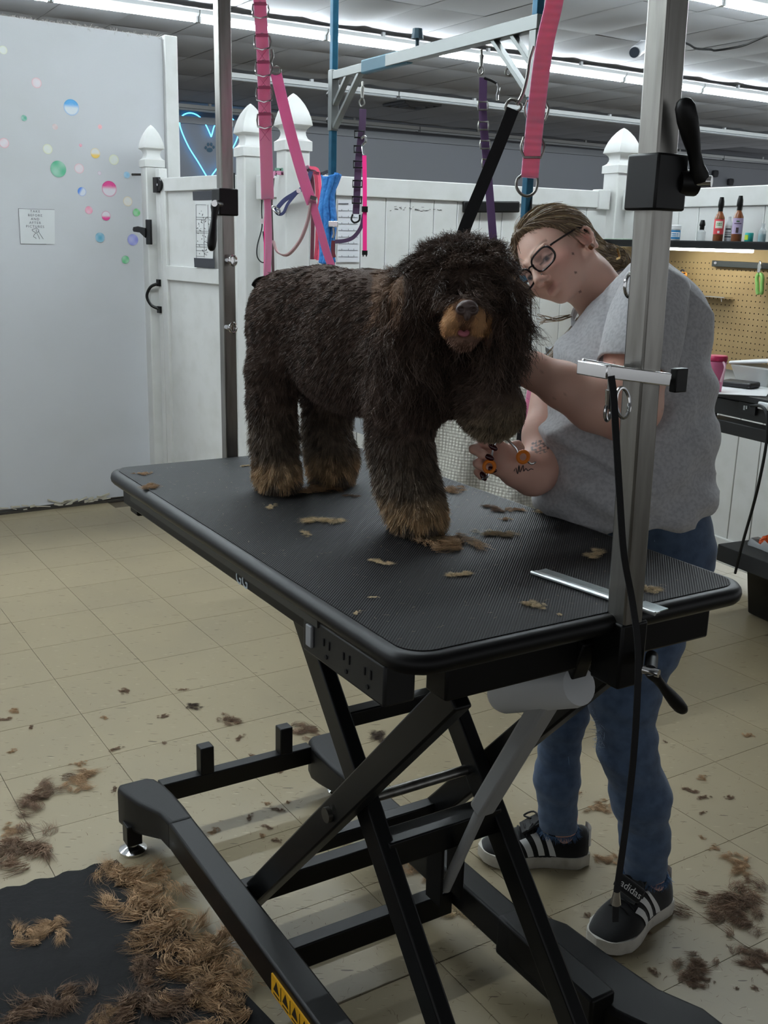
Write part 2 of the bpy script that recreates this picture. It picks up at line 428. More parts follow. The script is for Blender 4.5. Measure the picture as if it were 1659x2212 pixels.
# fluffy dust along the top of the partition
def strands(roots, dirs, length, width, seg=3, bend=None, taper=.25, seed=0, wav=0.0, wf=3.0):
    """ribbon strands -> verts, quads, strand index per vertex"""
    r = np.random.default_rng(seed); n = len(roots); L = np.broadcast_to(np.asarray(length, float), (n,))[:, None]; Wd = np.broadcast_to(np.asarray(width, float), (n,))[:, None]
    d = dirs/np.linalg.norm(dirs, axis=1, keepdims=True)
    rnd = r.normal(size=(n, 3)); side = np.cross(d, rnd); side /= np.linalg.norm(side, axis=1, keepdims=True)+1e-9
    oth = np.cross(d, side); ph = r.uniform(0, 6.28, (n, 1)); V = np.zeros((n, seg+1, 2, 3))
    bend = np.zeros((n, 3)) if bend is None else np.broadcast_to(bend, (n, 3))
    for s in range(seg+1):
        t = s/seg; p = roots+d*L*t+bend*L*t*t
        if wav: p = p+(oth*np.sin(ph+t*wf)+side*np.cos(ph*1.7+t*wf*.8))*wav*L*t
        wv = Wd*(1-(1-taper)*t)*.5
        V[:, s, 0] = p-side*wv; V[:, s, 1] = p+side*wv
    base = (np.arange(n)*(seg+1)*2)[:, None]
    F = []
    for s in range(seg): F.append(np.stack([base[:, 0]+2*s, base[:, 0]+2*s+1, base[:, 0]+2*s+3, base[:, 0]+2*s+2], 1))
    return V.reshape(-1, 3), np.concatenate(F), np.repeat(np.arange(n), (seg+1)*2)
s = NR.uniform(-2.4, 0, 5200); clump = .35+.65*np.clip(np.sin(s*11)+np.sin(s*4.3+1), 0, 1.6)/1.6
rt = a+wd*s[:, None]+wn*NR.uniform(0, .12, 5200)[:, None]+np.array([0, 0, WTOP])
V, F, _ = strands(rt, NR.normal(size=(5200, 3))*[1, 1, .5]+[0, 0, .5], .085*clump*NR.uniform(.4, 1, 5200), .0035, bend=(0, 0, -.3), seed=3, wav=.25)
tag(link_mesh('dust_fringe', np_mesh('dust_fringe', V, F), M('dust', (150, 145, 140), .95)), 'furry dust hanging on the top edge of the white partition', 'dust', kind='stuff')

# ---- vinyl fence: posts with gothic caps
PW = .097
def post(u, vbot, vtop, c, label, rot, PW=.1):
    b = P(u, 600, c); zt = P(u, vbot, c)[2]; ztop = P(u, vtop, c)[2]
    t = thing('fence_post', label, 'post', (b[0], b[1], 0), rad(rot), 'white fence posts')
    MB().box((0, 0, zt/2+.005), (PW, PW, zt-.01)).build('post', white_vinyl, t, coords='local', bevel=.006)
    h = ztop-zt; q = PW/2
    pf = [(q*1.0, -.005), (q*1.13, -.004), (q*1.13, .15*h), (q*1.02, .165*h), (q*.86, .20*h), (q*.76, .26*h), (q*.74, .31*h), (q*.80, .36*h), (q*.95, .405*h), (q*1.12, .43*h), (q*1.14, .445*h), (q*1.06, .55*h), (q*.90, .68*h), (q*.68, .80*h), (q*.42, .90*h), (q*.2, .965*h), (q*.03, h)]
    MB().lathe(pf, (0, 0, zt), square=True).build('cap', white_vinyl, t, coords='local', angle=55)
    return np.array([b[0], b[1], 0])
p1 = post(335, 364, 279, 5.5, 'white post with pointed cap beside the bubble partition', 30, .093)
p2 = post(543, 342, 236, 4.8, 'white post with pointed cap just behind the far steel pole', 30, .104)
p3 = post(632, 330, 215, 4.6, 'white post with pointed cap hung with a bundle of leads', 28, .112)
p4 = post(1322, 377, 285, 5.37, 'white corner post with pointed cap right of the groomer', 26, .118)
def sect(pa, pb, z0, z1, label, rail, plank, name='fence_run', bot=.06, split=None, cat='fence', brackets=(0, 1), off=0.0):
    """a run of privacy fence: rails and single planks"""
    dv = unit(pb-pa); L = np.linalg.norm(pb-pa); ang = math.atan2(dv[1], dv[0])
    t = thing(name, label, cat, (pa[0], pa[1], 0), ang)
    a0, a1 = PW*.5+.026, L-PW*.5-.026
    MB().box(((a0+a1)/2, off, z1-rail/2), (a1-a0, .045, rail)).build('top_rail', white_vinyl, t, coords='local', bevel=.004)
    MB().box(((a0+a1)/2, off, bot+.06), (a1-a0, .045, .12)).build('bottom_rail', white_vinyl, t, coords='local', bevel=.004)
    n = max(1, int(round((a1-a0)/plank))); pw = (a1-a0)/n; me = None
    for k in range(n):
        x = a0+pw*(k+.5)
        if me is None: o = MB().box((0, 0, 0), (pw-.003, .022, z1-rail-bot-.11)).build('plank', white_vinyl, t, coords='local', bevel=.0025, seg=1); me = o.data
        else:
            o = link_mesh('plank', me, None, t); b = o.modifiers.new('bevel', 'BEVEL'); b.width = .0025; b.segments = 1
        o.location = (x, off, (z1-rail+bot+.11)/2)
    for e in brackets:
        x = a0+.035 if e == 0 else a1-.035
        MB().box((x, off, z1-rail/2), (.07, .062, rail+.014)).build('rail_bracket', white_vinyl, t, coords='local', bevel=.004)
    return t
nA = unit(np.array([-(p4-p3)[1], (p4-p3)[0], 0]))
zA1 = onplane(1000, (381+413)/2-1, p3, nA)[2]; zA0 = onplane(1000, 397+39, p3, nA)[2]
sect(p3, p4, .05, zA1, 'long white vinyl fence run behind the dog and groomer', zA1-zA0, .13, brackets=(0, 1))
sect(p2, p3, .05, zA1-.01, 'narrow white fence run between the two close posts', .09, .13, brackets=(0,))
BD = dirv(-64); pB = p4+BD*2.3
nB = np.array([-BD[1], BD[0], 0])
sect(p4, pB, .05, zA1, 'white vinyl fence run behind the shelf and pegboard', zA1-zA0, .135, brackets=(0,))
# the gate
gd = unit(p2-p1); gn = np.array([-gd[1], gd[0], 0]); gpo = p1-gn*0.0
def ong(u, v): return onplane(u, v, gpo, gn)
g0 = (ong(357, 480)-p1) @ gd; g1 = (ong(506, 480)-p1) @ gd
zt, zb, zm1, zm0 = ong(420, 382)[2], ong(420, 412)[2], ong(420, 577)[2], ong(420, 609)[2]
gate = thing('gate', 'white vinyl gate between the partition and the fence, holding a taped plan', 'gate', (p1[0], p1[1], 0), math.atan2(gd[1], gd[0]))
for x in (g0+.025, g1-.025): MB().box((x, 0, (zt+.06)/2), (.05, .05, zt-.06)).build('stile', white_vinyl, gate, coords='local', bevel=.004)
MB().box((g0-.03, .0, (zt+.1)/2), (.045, .045, zt)).build('hinge_stile', white_vinyl, gate, coords='local', bevel=.004)
for z0_, z1_ in ((zb, zt), (zm0, zm1), (.06, .17)): MB().box(((g0+g1)/2, -.002, (z0_+z1_)/2), (g1-g0-.09, .052, z1_-z0_)).build('rail', white_vinyl, gate, coords='local', bevel=.003)
for z0_, z1_ in ((zm1, zb), (.17, zm0)): MB().box(((g0+g1)/2, .0, (z0_+z1_)/2), (g1-g0-.09, .02, z1_-z0_)).build('panel', white_vinyl, gate, coords='local')
for x, sx in ((g0-.005, 1), (g1+.0, -1)):
    hg = MB().box((x-sx*.02, -.03, (zt+zb)/2), (.045, .02, zt-zb+.01)).prism([(0, -(zt-zb)/2)]+[(sx*.04*math.cos(rad(t_)), (zt-zb)/2*math.sin(rad(t_))) for t_ in range(-80, 81, 20)]+[(0, (zt-zb)/2)][::1], (x, -.038, (zt+zb)/2), (1, 0, 0), (0, 0, 1), -.012)
    h_ = hg.build('hinge', black_plastic, gate, coords='local'); MB().cyl((x+sx*.015, -.04, (zt+zb)/2), (x+sx*.015, -.046, (zt+zb)/2), .006).build('screw', chrome, h_, coords='local')
zl = ong(345, 502)[2]; xl = (ong(345, 502)-p1) @ gd
lt = MB().box((xl+.0, -.062, zl), (.05, .012, .125)).prism([(-.02, .02), (-.10, .028), (-.15, .024), (-.158, .01), (-.15, 0), (-.08, -.004), (-.02, -.03)], (xl, -.075, zl), (1, 0, 0), (0, 0, 1), -.008).build('latch', black_plastic, gate, coords='local', bevel=.002)
zh = [ong(352, v)[2] for v in (612, 640, 667)]; xh = (ong(352, 640)-p1) @ gd
MB().tube(smooth_path([(xh+.01, -.03, zh[0]), (xh-.02, -.06, zh[0]-.02), (xh-.035, -.075, zh[1]), (xh-.02, -.06, zh[2]+.02), (xh+.01, -.03, zh[2])]), .008, 8).box((xh+.012, -.03, zh[0]+.003), (.03, .012, .035)).box((xh+.012, -.03, zh[2]-.003), (.03, .012, .035)).build('pull_handle', black_plastic, gate, coords='local')
# ================================================================== GROOMING TABLE
TA = rad(32.0); TO = np.array([-.0233, 1.881, 0]); EX = np.array([math.cos(TA), math.sin(TA), 0]); EY = np.array([-math.sin(TA), math.cos(TA), 0]); TZ = .97
def tloc(p): q = np.asarray(p)-TO; return np.array([q @ EX, q @ EY, p[2]])
def tl(u, v, x): return tloc(onplane(u, v, TO+EX*x, EX))
def tly(u, v, y): return tloc(onplane(u, v, TO+EY*y, EY))
def tlz(u, v, z): return tloc(onz(u, v, z))
def tw(x, y, z): return TO+EX*x+EY*y+np.array([0, 0, z])
tab = thing('grooming_table', 'black electric scissor-lift grooming table carrying the dog', 'grooming table', tuple(TO), TA)
W_, L_ = .65, 1.235; cy = -.008
def slab(mb, w_, l_, r, z0, z1, rim, n=7):
    """rounded slab with a half-round edge"""
    loops = []
    k = 6
    for i in range(k+1):
        a = -90+180*i/k; ins = rim*(1-math.cos(rad(a))); z = (z0+z1)/2+(z1-z0)/2*math.sin(rad(a))
        loops.append([(x, y+cy, z) for (x, y) in rrect(w_-2*ins, l_-2*ins, max(r-ins, .004), n)])
    V = [p for lp in loops for p in lp]; m = len(loops[0]); F = [tuple(range(m-1, -1, -1)), tuple(k*m+q for q in range(m))]
    for i in range(k):
        for q in range(m): F.append((i*m+q, i*m+(q+1) % m, (i+1)*m+(q+1) % m, (i+1)*m+q))
    return mb.add(V, F)
rim_m = M('black vinyl edge', (11, 11, 12), .42, spec=.35)
slab(MB(), W_, L_, .055, TZ-.030, TZ-.001, .012).build('tabletop', rim_m, tab, coords='local')
rib_m = M('ribbed rubber mat', (15, 15, 16), .58, spec=.3, var=(3.2, (30, 30, 29), .50, .85), stretch=(-1, 1, 1), wave=(118, .55, .0012, 'DIAGONAL'))
MB().prism([(x, y) for x, y in rrect(W_-.036, L_-.036, .04, 7)], (0, cy, TZ-.0015), (1, 0, 0), (0, 1, 0), .002).build('ribbed_mat', rib_m, tab, coords='local')
za0, za1 = .872, TZ-.028
fr = MB()
for x in (-.283, .283): fr.box((x, cy, (.905+za1)/2), (.05, 1.08, za1-.905))
fr.build('side_frame', black_metal, tab, coords='local', bevel=.003)
for y in (-.548, .55): MB().box((.03 if y < 0 else 0, y, (za0+za1)/2), (.51 if y < 0 else .56, .05, za1-za0)).build('end_beam', black_metal, tab, coords='local', bevel=.004)
MB().box((-.3095, cy+.06, .930), (.004, .84, .012)).build('edge_strip', M('dull groove strip', (62, 62, 58), .5), tab, coords='local')
# socket box on the long side
p0 = tl(668, 1318, -.298); p1_ = tl(845, 1487, -.298)
ob = MB().box((-.284, (p0[1]+p1_[1])/2, .903), (.050, abs(p1_[1]-p0[1]), .060)).build('socket_box', M('socket box', (24, 25, 26), .45), tab, coords='local', bevel=.004)
MB().box((-.3105, p0[1]-.026, .904), (.006, .018, .034)).build('rocker_switch', M('grey switch', (150, 152, 155), .4), ob, coords='local', bevel=.002)
for k in range(3):
    y = p0[1]-.075-k*.058; sk = MB()
    for dy, dz, h in ((-.008, .008, .013), (.008, .008, .011)): sk.box((-.3094, y+dy, .900+dz), (.002, .003, h))
    sk.cyl((-.3088, y, .888), (-.3104, y, .888), .0035, n=10); sk.build('socket_slots', M('socket slot', (5, 5, 6), .7), ob, coords='local')
text_mesh('logo', 'GG', .034, M('silver print', (190, 200, 205), .4), tw(-.3086, tl(522, 1227, -.3086)[1], .906), -EY, Z1, tab)
# scissor legs
arm_m = M('scissor steel', (11, 12, 13), .36, spec=.35)
xa, xb = .165, .122
for s in (-1, 1):
    o = MB().bar((s*xa, .19, .085), (s*xa, -.518, .853), .03, .052).build('outer_scissor_leg', arm_m, tab, coords='local', bevel=.004)
    b = tl(712, 1748, -.18); yb = (b[1]); zb_ = .085+(.19-yb)*(.915-.085)/(.19+.575)
    MB().cyl((s*(xa+.015), yb, zb_), (s*(xa+.024), yb, zb_), .014).build('pivot_bolt', M('dark bolt', (90, 88, 82), .35, .8), o, coords='local')
    MB().bar((s*xb, .16, .915), (s*xb, -.585, .085), .03, .052).build('inner_scissor_leg', arm_m, tab, coords='local', bevel=.004)
for (y, z, h, x) in ((.19, .10, .05, .2), (-.03, .09, .055, .2)): MB().box((0, y, z), (2*x, .035, h)).build('base_cross_bar', black_metal, tab, coords='local', bevel=.003)
MB().bar((-xb, -.262, .44), (xb, -.262, .44), .05, .05).build('leg_cross_bar', arm_m, tab, coords='local', bevel=.003)
MB().bar((-xa, -.02, .32), (xa, -.02, .32), .03, .03).build('leg_cross_bar', arm_m, tab, coords='local', bevel=.003)
MB().cyl((-.18, -.19, .5), (.18, -.19, .5), .010).build('pivot_rod', steel, tab, coords='local')
MB().bar((-xb, -.1, .62), (xb, -.1, .62), .03, .03).build('leg_cross_bar', arm_m, tab, coords='local', bevel=.003)
for y, z in ((.16, .905), (-.53, .90)): MB().cyl((-.2, y, z), (.2, y, z), .013).build('upper_axle', black_metal, tab, coords='local')
# lifting motor
ac_m = M('actuator grey', (150, 151, 150), .45); mo_m = M('motor grey', (206, 209, 210), .42)
XA = .02
a0, a1, a2 = tl(962, 1918, XA), tl(1040, 1748, XA), tl(1172, 1528, XA)
MB().tube([a0, a1], .0105, 14).build('actuator_rod', ac_m, tab, coords='local')
dv_ = unit(a2-a1)
MB().bar(a1, a2+dv_*.05, .036, .032, up=np.cross(dv_, [1, 0, 0])).build('actuator_tube', ac_m, tab, coords='local', bevel=.006)
m0, m1 = tl(1085, 1498, XA), tl(1255, 1480, XA)
md = unit(m1-m0)
MB().tube([m0-md*.012, m0, m0+md*.01, m1-md*.02, m1-md*.004, m1], [.022, .030, .033, .033, .030, .016], 24).build('motor_housing', mo_m, tab, coords='local')
br = tl(1255, 1500, XA)
MB().bar(br+[0, .03, .0], br+[0, .0, .09], .03, .03).build('motor_bracket', black_metal, tab, coords='local', bevel=.003)
bk = MB()
for x in (XA-.026, XA+.020): bk.prism([(-.02, -.02), (.025, -.02), (.03, .14), (-.02, .14)], (x, a0[1], a0[2]), (0, 1, 0), (0, 0, 1), .006)
bk.build('actuator_bracket', black_metal, tab, coords='local')
MB().cyl((.2, -.03, .10), (.212, -.03, .10), .016).build('base_bolt', M('dark bolt', (90, 88, 82), .35, .8), tab, coords='local')
# base: two long rails with swept feet
def base_rail(s):
    o = MB().box((s*.228, .0, .118), (.058, .96, .07)).build('base_rail', black_metal, tab, coords='local', bevel=.006)
    for e in (1, -1):
        ft = MB(); z0, z1 = .055, .158
        prof = [(.44, .199, .257), (.50, .198, .262), (.57, .20, .292), (.62, .205, .305), (.655, .215, .312), (.672, .235, .305)]
        if s > 0 and e < 0: prof = [(.20, .198, .258), (.29, .20, .315), (.40, .212, .335), (.50, .238, .36), (.575, .275, .40), (.625, .315, .41)]
        V = []; F = []
        for k, (y, xi, xo) in enumerate(prof):
            zb = .08 if k < 2 else (.065 if k == 2 else .055); zt_ = .156 if e > 0 else (.156, .15, .138, .126, .12, .112)[k]
            for (x, z) in ((xi, zb), (xo, zb), (xo, zt_), (xi, zt_)): V.append((s*x*(1.0 if (e > 0 or s > 0) else 1.0+.22*k/5), e*y*(1 if e > 0 else .985), z if z > .1 else (zb if e > 0 else zb*.8)))
        for k in range(len(prof)-1):
            for q in range(4): F.append((k*4+q, k*4+(q+1) % 4, (k+1)*4+(q+1) % 4, (k+1)*4+q))
        F += [(3, 2, 1, 0), tuple((len(prof)-1)*4+q for q in range(4))]
        if s*e < 0: F = [f[::-1] for f in F]
        c_ = ft.add(V, F).build('foot_casting', M('casting black', (13, 13, 14), .5, spec=.35, bump=(300, .1, .001)), tab, coords='local', bevel=.010, seg=3)
        xf, yf = (s*.292, .613) if e > 0 else (s*.345, -.60)
        MB().box((xf, yf, .05), (.038, .038, .055)).build('leg_stub', black_metal, c_, coords='local', bevel=.003)
        MB().lathe([(.034, 0), (.034, .006), (.024, .011), (.012, .016), (.012, .03)], (xf, yf, 0), 22).build('levelling_foot', chrome, c_, coords='local')
    return o
rl = base_rail(-1); rr_ = base_rail(1)
MB().box((0, .64, .125), (.42, .034, .05)).build('base_cross_bar', black_metal, tab, coords='local', bevel=.003)
for u, v in ((435, 1655), (603, 1612)):
    q = tlz(u, v, .15); MB().box((q[0], .64, .185), (.036, .034, .075)).build('stop_tab', black_metal, tab, coords='local', bevel=.003)
for k, xx in enumerate((-.262,)):
    MB().box((-.2585, -.185, .113), (.003, .16, .042)).build('warning_label', M('yellow label', (226, 168, 30), .5, var=(30, (205, 150, 24), .4, .7)), rl, coords='local')
    lb = MB()
    for j in range(4):
        y = -.127-j*.038; lb.prism([(-.012, -.012), (.012, -.012), (.0, .012)], (-.2602, y, .118), (0, -1, 0), (0, 0, 1), .0004); lb.box((-.2603, y, .098), (.0006, .024, .003)); lb.box((-.2603, y-.019, .115), (.0006, .002, .03))
    lb.build('label_print', M('label ink', (40, 28, 10), .6), rl, coords='local')

# ---- overhead grooming arm: two steel posts and a bar clamped to the table
arm = thing('grooming_gantry', 'square steel overhead arm clamped to both ends of the table', 'grooming arm', tuple(tw(0, 0, TZ)), TA)
def ar(mb, name, mat, parent=None, **k):
    p = arm if parent is None else parent
    for i, q in enumerate(mb.v): mb.v[i] = tuple(tw(*q))
    return mb.build(name, mat, p, **k)
PZ = 2.16; pw = .0355
nb, nt_ = np.array([.02, -.622, .90]), np.array([-.014, -.622, PZ])
nbp = tly(1348, 1350, -.622); ntp = tly(1444, 0, -.622)
sl = (ntp-nbp)/(ntp[2]-nbp[2])
nb = nbp+sl*(.885-nbp[2]); nt_ = nbp+sl*(PZ-nbp[2])
ar(MB().bar(nb, nt_, pw, pw, up=(0, 1, 0)), 'post', steel, bevel=.003)
fb = tly(497, 972, .625); ftp = tly(479, 0, .625); sf = (ftp-fb)/(ftp[2]-fb[2]); fb0 = fb+sf*(.885-fb[2]); ft1 = fb+sf*(PZ-fb[2])
ar(MB().bar(fb0, ft1, .030, .030, up=(0, 1, 0)), 'post', steel, bevel=.003)
ar(MB().bar(nt_+[0, -.02, 0], ft1+[0, .02, 0], .03, .03), 'overhead_bar', steel, bevel=.003)
ar(MB().box((nb[0]+.002, -.612, .912), (.050, .058, .098)), 'table_clamp', black_metal, bevel=.004)
ar(MB().box((fb0[0], .60, .90), (.058, .066, .10)), 'table_clamp', black_metal, bevel=.004)
def crank(name, root, tip, side, bolt, rs=1.0):
    """paddle handle: root hub, flat swelling grip"""
    root, tip, side = map(lambda a: np.asarray(a, float), (root, tip, side)); d = tip-root; mb = MB(); pts = [root+d*t for t in (0, .08, .2, .35, .55, .75, .9, .97, 1.0)]
    mb.tube(pts, [.012*rs, .0125*rs, .009*rs, .0085*rs, .0115*rs, .0135*rs, .0125*rs, .009*rs, .004*rs], 14, up=side, flat=.8)
    o = ar(mb, name, black_plastic)
    ar(MB().cyl(root-side*.012*rs, root+side*.0145*rs, .007*rs, n=14), 'handle_bolt', chrome, o)
    return o
# near post: sliding block with its big handle
bz = tly(1415, 395, -.622)
ar(MB().box((bz[0]+.002, -.622, bz[2]), (.054, .054, .068)), 'slide_block', black_plastic, bevel=.003)
k0 = tly(1475, 395, -.64); kh = tly(1512, 392, -.66); kt = tly(1476, 212, -.66)
ar(MB().cyl((bz[0]+.02, -.64, k0[2]), (bz[0]+.044, -.648, k0[2]), .016), 'handle_collar', black_plastic)
ar(MB().cyl((bz[0]+.04, -.648, k0[2]), kh, .006), 'threaded_stud', chrome)
crank('clamp_handle', kh, kt, unit([.5, -.85, 0]), None, 1.0)
# lower clamp handle under the table edge
q0 = tly(1372, 1435, -.66); q1 = tly(1405, 1450, -.69); q2 = tly(1478, 1538, -.70)
ar(MB().cyl((nb[0]+.03, -.65, q0[2]), q1, .009), 'threaded_stud', black_metal)
crank('clamp_handle', q1, q2, unit([.35, -.93, 0]), None, .85)
# far post block and handle
bz = tly(486, 437, .625)
ar(MB().box((bz[0]-.0, .625, bz[2]), (.046, .046, .058)), 'slide_block', black_plastic, bevel=.003)
hk = tly(465, 440, .59); ht = tly(456, 542, .58)
ar(MB().cyl((bz[0]-.02, .605, hk[2]), hk, .008), 'threaded_stud', chrome)
crank('clamp_handle', hk, ht, unit([-.5, -.85, 0]), None, .95)
for v in (562, 707):
    e = tly(494, v, .605); o = ar(MB().cyl(e+[0, .01, 0], e+[.0, -.012, 0], .0085).tube(smooth_path([e+[.004*math.cos(t)*2+.004, -.016, .011*math.sin(t)] for t in np.linspace(0, 6.28, 11)[:-1]], 2, True), .0025, 6, closed=True), 'eye_bolt', chrome)
for (u, v, y) in ((1425, 562, -.60),):
    pass

# ---- chrome clip gripping the near post, with its black lead
cz = tly(1395, 815, -.622); clp = thing('post_clip', 'chrome spring clip with black wing knob squeezed onto the near steel post', 'clamp', tuple(tw(cz[0], -.622, cz[2])), 0)
yc = -.646
A_, B_, C_ = tly(1312, 803, yc), tly(1445, 820, yc), tly(1460, 820, yc)
def br_(mb, name, mat, parent): 
    for i, q in enumerate(mb.v): mb.v[i] = tuple(tw(*q))
    return mb.build(name, mat, parent, bevel=.0015)
br_(MB().bar(A_, B_, .008, .017), 'jaw', chrome, clp)
br_(MB().bar(A_+[0, .048, .004], B_+[0, .048, 0], .006, .015), 'jaw', chrome, clp)
br_(MB().bar(A_+[-.001, -.004, 0], A_+[-.001, .052, 0], .008, .018), 'jaw_bridge', chrome, clp)
br_(MB().cyl(B_+[-.01, .02, 0], C_+[.008, .01, 0], .004), 'screw', chrome, clp)
br_(MB().box(tly(1466, 821, -.64), (.022, .012, .032)), 'wing_knob', black_plastic, clp)
# snap hook and ring hanging from the clip
hk0, hk1 = tly(1318, 815, yc), tly(1312, 905, yc)
sh = thing('snap_hook', 'small chrome snap hook dangling from the post clip', 'snap hook', tuple(tw(*hk1)))
def W(pts): return [tw(*p) for p in pts]
MB().tube(W([hk0, hk0*.7+hk1*.3]), .003, 8).tube(W([hk0*.7+hk1*.3, hk0*.25+hk1*.75]), [.0055, .004], 10).build('body', chrome, sh)
MB().tube(W([hk1+[.0045*math.cos(t), 0, .009+.011*math.sin(t)] for t in np.linspace(1.7, 7.3, 14)]), .0026, 8).build('hook', chrome, sh)
rg = tly(1345, 870, -.64); MB().tube(W([rg+[.010*math.cos(t), .0, .019*math.sin(t)] for t in np.linspace(0, 6.28, 21)[:-1]]), .0026, 8, closed=True)
tag(MB().tube(W([rg+[.012*math.cos(t), .004*math.sin(t), .019*math.sin(t)] for t in np.linspace(0, 6.28, 21)[:-1]]), .0026, 8, closed=True).build('lead_ring', chrome), 'steel ring half hidden behind the near post beside the clip', 'ring')
tag(MB().tube(W([tly(1362, 616, -.60)+[.010*math.cos(t), .0, .015*math.sin(t)] for t in np.linspace(0, 6.28, 21)[:-1]]), .0026, 8, closed=True).build('eye_ring', chrome), 'steel ring beside the near post over the grey shirt shoulder', 'ring')
cab = thing('hanging_lead', 'long black cord lead hanging from the post clip to above the near shoe', 'lead', tuple(tw(*tly(1330, 1985, -.70))))
cpts = [tly(u, v, y) for u, v, y in ((1320, 812, -.655), (1326, 860, -.66), (1331, 950, -.66), (1339, 1080, -.665), (1348, 1200, -.668), (1366, 1300, -.672), (1378, 1400, -.69), (1376, 1520, -.70), (1368, 1640, -.70), (1355, 1760, -.70), (1343, 1850, -.70), (1332, 1925, -.70))]
MB().strap(smooth_path(W(cpts), 5), .0085, .004, RC[0]).build('cord', black_web, cab)
e0, e1 = tly(1332, 1925, -.70), tly(1330, 1952, -.70)
MB().tube(W([e0, e1]), [.0045, .0075], 12).build('metal_ferrule', chrome, cab)
MB().strap(W([e1, tly(1329, 1990, -.70)]), .009, .004, RC[0]).build('cord_end', black_web, cab)
# ---- steel comb lying on the table
cb = thing('comb', 'long steel grooming comb lying across the table corner', 'comb', tuple(onz(1290, 1275, TZ)))
c0, c1 = onz(1148, 1236, TZ+.004), onz(1415, 1326, TZ+.004); cdv = unit(c1-c0); csd = unit(np.cross([0, 0, 1], cdv)); 
if (proj(c0+csd*.03)[1] > proj(c0)[1]): csd = -csd
cbm_ = M('comb steel', (206, 212, 212), .34, .55)
MB().tube([c0, c1], .0032, 10).build('spine', cbm_, cb)
MB().box((c0+c1)/2+csd*.006, (np.linalg.norm(c1-c0), .012, .002), R=np.array([cdv, csd, [0, 0, 1]]).T).build('tooth_base', cbm_, cb)
Lc = np.linalg.norm(c1-c0); tv = MB(); nteeth = 62
for k in range(nteeth):
    q = c0+cdv*Lc*((k+.5)/(nteeth)*.80+.005); tv.bar(q+csd*.01, q+csd*.032, .0014, .0016)
q = c0+cdv*Lc*.91; 
MB().box(q+csd*.018, (Lc*.17, .03, .0018), R=np.array([cdv, csd, [0, 0, 1]]).T).build('handle_plate', M('comb plate', (200, 212, 214), .28, .85), cb)
tv.build('teeth', cbm_, cb)
